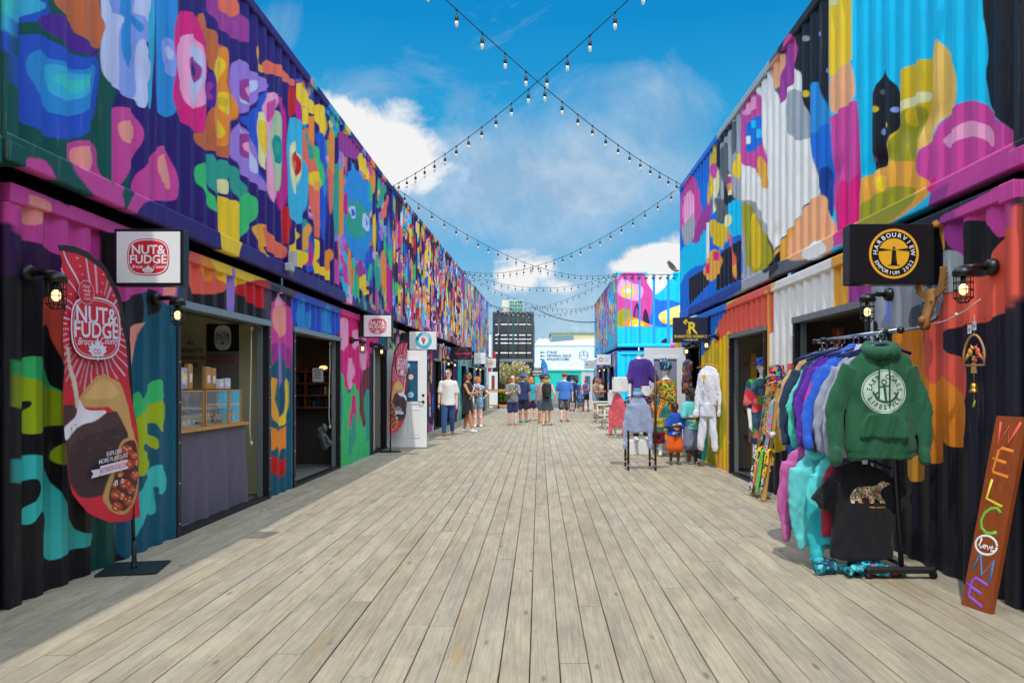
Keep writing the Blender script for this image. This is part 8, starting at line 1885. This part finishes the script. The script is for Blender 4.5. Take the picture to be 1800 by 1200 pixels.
# second rack in the middle right
r2_ = thing('clothes_rack', 'brown upright clothes rack on small wheels beside the younger boy', 'clothes rack', (1.65, 12.9, 0)); RB2 = mat('rack_brown', C(74, 44, 34), .4, .3)
for (x, y, zt) in ((1.44, 12.68, 1.15), (1.87, 12.62, 1.62), (1.46, 13.3, 1.1), (1.88, 13.35, 1.1)):
    mb = MB().use(RB2); mb.tube([(x, y, .10), (x, y, zt)], .019, 8); mb.build('upright', parent=r2_)
    mb = MB().use(RUBBER); mb.lathe([(.035, -.014), (.035, .014)], (x, y, .036), 14, axis=(1, 0, 0)); mb.use(CHROME); mb.tube([(x, y, .05), (x, y, .10)], .012, 6); mb.build('castor', parent=r2_)
for a, b in (((1.44, 12.68, .16), (1.46, 13.3, .16)), ((1.87, 12.62, .16), (1.88, 13.35, .16)), ((1.40, 13.0, 1.10), (1.92, 13.0, 1.10)), ((1.87, 12.62, 1.2), (1.88, 13.35, 1.2))): mb = MB().use(RB2); mb.tube([a, b], .013, 8); mb.build('bar', parent=r2_)
hang('pale blue grey long sleeved shirt hanging on the brown rack', 'shirt', 'shirt', (1.59, 12.60, 1.24), cloth(150, 164, 196), U=X3, D=-Y3, w_=.165, L_=.62, th=.05, ar=.72, vox=.009, seed=81, collar=True, arms=(.25, .05), sl_len=.70, hm=BLACK)
def dash(co):
    x = co[:, 0]-1.90; z = co[:, 2]; base = np.tile(s2l((40, 120, 110)), (len(co), 1)); V_ = np.abs(np.abs(x)-(.02+(1.18-z)*-.0+np.clip((z-.93), 0, .3)*.42)); 
    for w_, c in ((.035, (225, 120, 40)), (.022, (200, 40, 40)), (.010, (230, 190, 60))): base[(V_ < w_) & (z > .86)] = s2l(c)
    for z0_, z1_, c in ((.80, .85, (220, 190, 70)), (.75, .80, (150, 150, 60)), (.70, .75, (200, 160, 60)), (.66, .70, (60, 110, 80)), (.40, .62, (120, 30, 60))): base[(z > z0_) & (z < z1_)] = s2l(c)
    return base
hang('teal dashiki tunic with orange and yellow borders on the brown rack', 'tunic', 'tunic', (1.90, 12.72, 1.20), mat('dashiki_cloth', rough=.85, attr='paint', noise_amt=.15, nscale=30), U=X3, D=-Y3, w_=.115, L_=.62, th=.05, sleeve='short', vox=.009, seed=82, hm=BLACK, paintfn=dash)
hang('coral pink shirt hanging behind the pale blue grey one', 'shirt', 'shirt', (1.33, 13.3, 1.28), cloth(222, 92, 104), U=Vector((.8, -.6, 0)), D=Vector((-.6, -.8, 0)), w_=.12, L_=.62, th=.045, ar=.7, vox=.011, seed=83, hanger=False, arms=(-.1, 0))
hang('dark maroon printed skirt hanging under the dashiki tunic', 'skirt', 'skirt', (1.94, 12.85, .72), pattern_mat('maroon_rose', [(120, 20, 60), (40, 10, 30), (190, 40, 80)], 30), U=X3, D=-Y3, w_=.13, L_=.30, th=.06, sleeve='none', vox=.013, seed=84, hanger=False)
for i, (x, y, z, w_, h, c, lb) in enumerate(((1.36, 13.2, 1.38, .27, .26, (228, 230, 230), 'white cloth pegged open above the blue grey shirt'), (1.24, 13.35, 1.16, .15, .26, (220, 222, 222), 'lower white cloth beside the coral shirt'), (1.66, 13.3, 1.24, .14, .16, (60, 180, 200), 'small turquoise and coral folded cloth on the brown rack'), (1.82, 13.4, 1.27, .17, .17, (225, 228, 228), 'small white card on the brown rack'))):
    us = np.linspace(-.5, .5, 12); vs_ = np.linspace(0, 1, 12); uu, vv = np.meshgrid(us, vs_, indexing='ij'); P = np.stack([x+uu*w_, y+.012*np.sin(uu*8+vv*3), z+h*(vv-.5)], -1)
    r = thing('cloth_piece', lb, 'cloth', (x, y, z)); o = grid_obj('cloth', P, np.ones((144, 3)), cloth(*c), r, smooth=True); so_ = o.modifiers.new('s', 'SOLIDIFY'); so_.thickness = .004
    mb = MB().use(REDM); [mb.box((x+sx_*w_*.46, y-.01, z+h*.46), (.02, .02, .03)) for sx_ in (-1, 1)]; mb.build('peg', parent=r)

# pigeon over the blue container
pg = thing('pigeon', 'grey brown pigeon flying with raised wings above the blue container', 'bird', at(1186, 472, 25)); c = at(1186, 474, 25)
mb = MB(); d = Vector((.55, -.2, -.35)).normalized(); cap(mb, c-d*.10, c+d*.06, .05, .055); cap(mb, c+d*.08+Vector((0, 0, .02)), c+d*.13+Vector((.01, 0, .03)), .035, .026); cap(mb, c-d*.12, c-d*.23, .035, .018)
remesh(mb, .012, 'body', pg, mat('pigeon_grey', C(120, 108, 100), .7, noise_amt=.3, nscale=20))
for sg in (-1, 1):
    mb = MB().use(mat('pigeon_wing', C(92, 84, 80), .7, noise_amt=.3, nscale=20)); o_ = c+Vector((0, sg*.03, .02)); U = Vector((-.6, sg*.25, .72)).normalized(); V = Vector((.62, 0, .2)).normalized(); mb.prism([(0, -.07), (.12, -.08), (.26, -.06), (.36, -.01), (.30, .03), (.16, .06), (0, .06)], o_, U, V, .008); mb.build('wing', parent=pg)
# ---------------------------------------------------------------- people
def gp(px, s): return ((px-VX)/s, F/s, 0.0)      # foot point from the photo column and the scale (pixels per metre) there
HB = hairm(120, 76, 44); HDK = hairm(46, 30, 22); HG_ = hairm(206, 130, 60); HBL = hairm(200, 160, 100); HK = hairm(24, 18, 16); HBR = hairm(92, 56, 34)
DENIM = cloth(36, 76, 128); DENL = cloth(120, 150, 178)
p = Person('man in white short sleeved shirt and blue jeans walking towards the camera', gp(788, 65), 1.80, 176, 'pink', legs=((-.16, .03), (.24, .0)), arms=(((-.16, -.05, -.97), (-.02, .14, -.98)), ((.20, .06, -.95), (.05, .2, -.96))), headyaw=25, vox=.010)
p.top(cloth(226, 222, 214), sleeve=.72, loose=.02, hem=.455, g=.02); p.shorts(DENIM, 1.92, g=.012, name='jeans'); p.shoes(mat('brown_leather', C(140, 88, 48), .5)); p.hair(HB, crop=True); p.glasses(BLACK)
mb = MB().use(BLACK); w_ = p.J['wr1']; mb.lathe([(.032, -.012), (.034, .012)], p.T(w_), 14, axis=tuple(p.rot @ p.J['hd1'])); mb.build('watch', parent=p.root)
p = Person('dark haired woman in black dress and sunglasses with her arm round a girl', gp(822, 61), 1.74, 112, 'tan', legs=((-.16, 0), (.20, 0)), arms=(((-.25, .45, -.55), (.2, .9, .35)), ((.15, .5, -.8), (-.3, .8, .1))), headyaw=0, build=1.0)
p.top(cloth(24, 24, 26), sleeveless=True, hem=.46, g=.014, name='dress_top'); p.skirt(cloth(26, 26, 28), .30, .60, .23, name='dress_skirt'); p.shoes(mat('white_shoe', C(230, 230, 228), .5)); p.hair(HDK, long=1.1); p.glasses(BLACK); p.strap(mat('white_strap', C(215, 215, 215), .5))
mb = MB(); cap(mb, (-.19, .05, .86), (-.19, .05, 1.0), .07, .06); p.fuse('handbag', mb, cloth(216, 206, 160))
p = Person('ginger girl in pale blue top and denim shorts seen from behind, hand on hip', gp(840, 55), 1.63, 10, 'pink', legs=((.0, 0), (.05, 0)), arms=(((-.35, .2, -.8), (.3, .5, .3)), ((.75, -.1, -.65), (-.65, .15, -.55))))
p.top(pattern_mat('blue_floral', [(130, 175, 205), (90, 140, 185), (170, 200, 215), (60, 100, 140)], 24), sleeve=.35, hem=.50, loose=.02); p.shorts(DENL, .35, flare=.02); p.shoes(mat('white_shoe', C(230, 230, 228), .5)); p.hair(HG_, bun=True)
mb = MB(); mb.loft([oval((0, -.17, z), .10, .06, X3, Y3) for z in (.95, 1.05, 1.2, 1.28)]); p.fuse('small_backpack', mb, pattern_mat('navy_print', [(30, 60, 100), (50, 90, 140), (200, 140, 80), (30, 50, 80)], 24))
p = Person('person mostly hidden behind the woman in black dress, one sandalled foot showing', gp(838, 53.5), 1.65, 200, 'pink', arms=(((-.1, .4, -.8), (.2, .8, .3)), ((.1, .4, -.8), (-.2, .8, .3))), vox=.014)
p.top(cloth(60, 60, 70), sleeve=.5); p.skirt(cloth(50, 70, 110), .33, .56, .2); p.sandals(cloth(70, 50, 40)); p.hair(HBR)
p = Person('woman in grey T-shirt and navy shorts drinking from a green cup', gp(901, 52), 1.68, 170, 'pink', legs=((.06, 0), (-.10, 0)), arms=(((-.12, .55, -.75), (.35, .8, .35)), ((.15, .35, -.85), (-.55, .75, .25))), build=1.08)
p.top(cloth(120, 124, 122), sleeve=.6, loose=.02); p.shorts(cloth(34, 48, 96), .85); p.sandals(cloth(60, 44, 34)); p.hair(HG_, long=.3); p.glasses(mat('red_lens', C(120, 30, 30), .2)); p.strap(cloth(22, 22, 24))
mb = MB().use(mat('cup_green', C(90, 160, 140), .4)); cc = p.J['wr0']+p.J['hd0']*.08; mb.lathe([(.03, -.05), (.04, .05), (.042, .055), (.01, .06)], p.T(cc), 14); o = mb.build('drink_cup'); tag(o, 'green drink cup held up by the woman in grey T-shirt', 'cup')
mb = MB().use(mat('cup_lime', C(190, 190, 60), .4)); cc = p.J['wr1']+p.J['hd1']*.08; mb.lathe([(.03, -.06), (.04, .05), (.042, .055), (.01, .06)], p.T(cc), 14); o = mb.build('drink_cup'); tag(o, 'lime coloured cup held low by the woman in grey T-shirt', 'cup')
p = Person('man in navy T-shirt and blue bucket hat with teal shoes, seen from behind', gp(919, 48.8), 1.77, 20, 'tan', legs=((.0, 0), (.06, 0)), arms=(((-.15, .15, -.95), (.05, .3, -.95)), ((.2, -.05, -.95), (.1, .15, -.97))), build=1.1)
p.top(cloth(34, 52, 100), sleeve=.7, loose=.03); p.shorts(cloth(28, 34, 60), .8); p.shoes(mat('teal_shoe', C(40, 150, 130), .5)); p.hair(HBR, crop=True); p.hat(cloth(40, 90, 165), 'bucket')
p = Person('woman in bright teal top and dark shorts behind the man with bucket hat', gp(934, 46.5), 1.66, 15, 'pink', legs=((-.05, 0), (.08, 0)), arms=(None, ((.25, .15, -.93), (.1, .35, -.9))))
p.top(cloth(40, 160, 180), sleeve=.2, loose=.02); p.shorts(cloth(50, 30, 60), .7, flare=.03); p.sandals(cloth(80, 50, 40)); p.hair(HG_, long=.3)
p = Person('person in grey shirt and dark sun hat, hidden behind the woman with small backpack', gp(953, 49.5), 1.72, 5, 'tan', legs=((.0, 0), (.2, .02)), arms=(((-.2, .0, -.97), (0, .1, -.99)), None))
p.top(cloth(150, 155, 162), sleeve=.6, loose=.03); p.shorts(cloth(70, 90, 130), .75); p.shoes(mat('tan_shoe', C(150, 120, 60), .6)); p.hair(HK, crop=True); p.hat(cloth(30, 44, 66), 'sun')
p = Person('blonde woman in black sun hat, small black backpack and black skirt, walking away', gp(961, 52.3), 1.70, 8, 'fair', legs=((-.14, 0), (.12, 0)), arms=(((-.2, .1, -.95), (.05, .3, -.9)), ((.35, -.1, -.9), (.1, .35, -.85))))
p.top(cloth(30, 32, 36), sleeveless=True, hem=.50, g=.012); p.skirt(cloth(52, 62, 70), .30, .58, .26); p.sandals(cloth(60, 40, 34)); p.hair(HBL, long=.2); p.hat(cloth(26, 24, 44), 'sun')
mb = MB(); mb.loft([oval((0, -.175, z), .11, .065, X3, Y3) for z in (.95, 1.0, 1.15, 1.24)]); p.fuse('small_backpack', mb, mat('black_leather', C(26, 26, 28), .35), disp=wrinkle(.004, 20, 2))
b = [c for c in p.root.children if c.name.startswith('shirt')][0]
p = Person('broad man in blue T-shirt, grey cap and patterned grey shorts, walking away', gp(992, 48), 1.80, 6, 'pink', legs=((-.12, 0), (.14, 0)), arms=(((-.28, .02, -.95), (-.05, .2, -.97)), ((.28, .02, -.95), (.05, .2, -.97))), build=1.15)
p.top(cloth(60, 112, 190), sleeve=.75, loose=.03); p.shorts(pattern_mat('camo_grey', [(90, 92, 92), (70, 72, 74), (110, 112, 110), (50, 52, 54)], 14), .85, flare=.02); p.shoes(mat('grey_sandal', C(110, 110, 104), .7)); p.hair(HBR, crop=True); p.hat(cloth(120, 104, 110), 'cap')
p = Person('man in navy T-shirt and dark shorts with cap, farther off near the teal container', gp(1006, 34.5), 1.76, 350, 'pink', legs=((-.1, 0), (.1, 0)), build=1.05, vox=.014); p.top(cloth(36, 62, 110), sleeve=.7); p.shorts(cloth(70, 74, 72), .85); p.shoes(BLACK); p.hair(HBR, crop=True); p.hat(cloth(44, 50, 90), 'cap')
p = Person('woman in purple top and black shorts eating, beside the far white door', gp(1030, 34.8), 1.68, 215, 'tan', legs=((-.1, 0), (.12, 0)), arms=(((-.2, .5, -.8), (.5, .8, .1)), ((.2, .5, -.8), (-.5, .8, .1))), vox=.014); p.top(cloth(96, 90, 160), sleeveless=True, hem=.5); p.shorts(cloth(24, 24, 28), .5); p.sandals(BLACK); p.hair(HK)
p = Person('small blond child in blue T-shirt standing in front of the woman in purple', gp(1021, 35), 1.05, 190, 'fair', child=True, vox=.014, arms=(((-.2, .5, -.8), (.5, .6, .3)), ((.1, .4, -.8), (-.3, .8, .3)))); p.top(cloth(44, 110, 175), sleeve=.8, loose=.02); p.shorts(cloth(120, 120, 116), .8); p.sandals(BLACK); p.hair(HBL)
p = Person('person in blue shirt partly hidden between the far man and the woman in purple', gp(1014, 31.5), 1.66, 0, 'tan', vox=.016); p.top(cloth(40, 90, 150), sleeve=.7); p.shorts(cloth(40, 50, 80), 1.8, name='trousers'); p.shoes(BLACK); p.hair(HK)
p = Person('long haired brunette in grey tank top and denim shorts behind the picnic tables', gp(1047, 43.5), 1.68, 120, 'tan', arms=(((-.2, .3, -.9), (.3, .8, .1)), ((.2, .4, -.85), (-.4, .8, .1))), vox=.013); p.top(cloth(150, 150, 146), sleeveless=True, hem=.52); p.shorts(DENL, .35, flare=.02); p.sandals(BLACK); p.hair(HDK, long=1.2)
p = Person('long haired woman in beige top and black skirt behind the picnic tables', gp(1056, 43), 1.62, 250, 'tan', arms=(((-.2, .3, -.9), (.3, .8, .1)), None), vox=.013); p.top(cloth(196, 176, 150), sleeve=.3, hem=.5); p.skirt(cloth(24, 24, 26), .36, .56, .2); p.sandals(BLACK); p.hair(HBR, long=1.3)
p = Person('young boy in blue printed T-shirt, orange shorts and sunglasses facing the camera', gp(1186, 101.5), 1.08, 176, 'dark', legs=((.0, 0), (-.05, 0)), arms=(((-.15, .30, -.9), (.75, .65, .10)), ((.2, .35, -.9), (-.75, .55, .15))), child=True, vox=.0085)
p.top(cloth(30, 82, 190), sleeve=.85, loose=.025, g=.018, vox=.009); p.shorts(cloth(240, 100, 26), .95, flare=.03, g=.02); p.shoes(mat('grey_trainer', C(90, 92, 90), .6), 1.15); p.hair(HK, crop=True); p.glasses(BLACK)
mb = MB(); T_ = p; 
for (x, z, rx, rz, m_) in ((-.05, .70, .045, .03, WPR), (.03, .69, .03, .02, WPR), (-.02, .63, .05, .035, ORP), (0, .565, .06, .008, WPR), (.02, .54, .05, .008, WPR)):
    mb.use(m_); vs = MB(); vs.mats = []; q = [T_.T(Vector((x+rx*math.cos(a), .3, z+rz*math.sin(a)))) for a in [k*math.pi/6 for k in range(12)]]; mb.add([tuple(T_.T(Vector((x, .3, z))))]+[tuple(v) for v in q], [(0, k+1, (k+1) % 12+1) for k in range(12)])
o = mb.build('shirt_print', parent=p.root); sh_ob = [c for c in p.root.children if c.name.startswith('shirt') and not c.name.startswith('shirt_print')][0]; conform(o, sh_ob, p.rot @ Vector((0, 1, 0)), .004)
p = Person('older boy in turquoise T-shirt and grey shorts looking down at a snack', gp(1216, 101.5), 1.32, 168, 'dark2', legs=((.0, 0), (.08, 0)), arms=(((-.25, .25, -.9), (.25, .65, .70)), ((.25, .35, -.9), (-.80, .60, .05))), child=True, headtilt=28, headyaw=12, vox=.0085)
p.top(cloth(96, 198, 200), sleeve=.8, loose=.02, g=.018, vox=.009); p.shorts(cloth(118, 126, 156), 1.0, flare=.03, g=.02); p.sandals(mat('flipflop', C(190, 200, 160), .7)); p.hair(HK, crop=True)
mb = MB(); T_ = p
for (x, z, rx, rz, m_) in ((-.04, .92, .05, .02, WPR), (.0, .90, .04, .018, GOLD), (.04, .84, .05, .025, WPR), (-.01, .76, .035, .03, GOLD), (.05, .70, .03, .02, WPR)):
    mb.use(m_); q = [T_.T(Vector((x+rx*math.cos(a), .3, z+rz*math.sin(a)))) for a in [k*math.pi/6 for k in range(12)]]; mb.add([tuple(T_.T(Vector((x, .3, z))))]+[tuple(v) for v in q], [(0, k+1, (k+1) % 12+1) for k in range(12)])
o = mb.build('shirt_print', parent=p.root); sh_ob = [c for c in p.root.children if c.name.startswith('shirt') and not c.name.startswith('shirt_print')][0]; conform(o, sh_ob, p.rot @ Vector((0, 1, 0)), .004)
mb = MB().use(mat('snack_cup', C(215, 205, 190), .6)); mb.lathe([(.025, -.03), (.035, .03), (.03, .032), (.01, .01)], p.T(p.J['wr0']+p.J['hd0']*.08), 12); tag(mb.build('snack_cup'), 'small pale snack cup in the raised hand of the older boy', 'cup')
# litter on the boards
for (x, y, m_, lb) in ((462, 896, WPR, 'small white plastic stick lying on the deck near the tulip pier'), (853-90, 765, BRP, 'brown leaf scrap on the deck by the man in jeans')):
    s = (y-VY)/CH; mb = MB().use(m_); X_, Y_ = (x-VX)/s, F/s; mb.tube([(X_-.04, Y_+.03, .008), (X_+.03, Y_-.02, .008)], .005, 6); tag(mb.build('litter'), lb, 'litter')

jb = thing('junction_box', 'grey junction box with looped wires on the left container rail over the counter', 'electrical box', (-3.16, 9.95, 2.88)); mb = MB().use(mat('box_grey', C(176, 182, 186), .5)); mb.box((-3.13, 9.95, 2.98), (.09, .10, .20), bev=.01); mb.build('box', parent=jb)
mb = MB().use(mat('box_grey', C(176, 182, 186), .5)); mb.box((-3.14, 9.86, 2.86), (.08, .16, .10), bev=.01); mb.build('conduit_box', parent=jb)
mb = MB().use(mat('wire_grey', C(120, 120, 118), .6))
for k in range(5): mb.tube([(-3.12, 9.80+.02*k, 2.82), (-3.10, 9.76+.05*k, 2.74-.01*k), (-3.12, 9.88+.02*k, 2.76), (-3.14, 9.93, 2.84)], .004, 5)
mb.build('wires', parent=jb)

# more stock on the shop walls and hanging rails inside the openings
hr = thing('hanging_rail', 'dark rail of hanging garments along the back of the right shop', 'clothes rail', (4.4, 8.2, 1.7)); mb = MB().use(CHROME); mb.tube([(4.5, 7.0, 1.72), (4.5, 9.3, 1.72)], .016, 8); mb.build('rail', parent=hr)
pal_ = [(120, 40, 40), (50, 70, 110), (190, 180, 160), (40, 90, 70), (200, 120, 40), (70, 50, 100), (150, 150, 155), (30, 40, 60), (170, 60, 90), (60, 110, 120)]
for i, cc in enumerate(pal_):
    y = 7.15+i*.22; mb = MB().use(cloth(*cc)); mb.loft([oval((4.5, y, 1.66-z), w_, .035+.012*math.sin(i*3+z*9), X3, Y3, 14) for z, w_ in ((0, .05), (.05, .17), (.12, .22), (.35, .20), (.62, .215), (.68, .20))]); tag(mb.build('hanging_garment'), ('dark red', 'slate blue', 'cream', 'dark green', 'amber', 'violet', 'grey', 'navy', 'rose', 'teal')[i]+' garment on the rail at the back of the right shop', 'garment', 'garments on the rail at the back of the right shop')
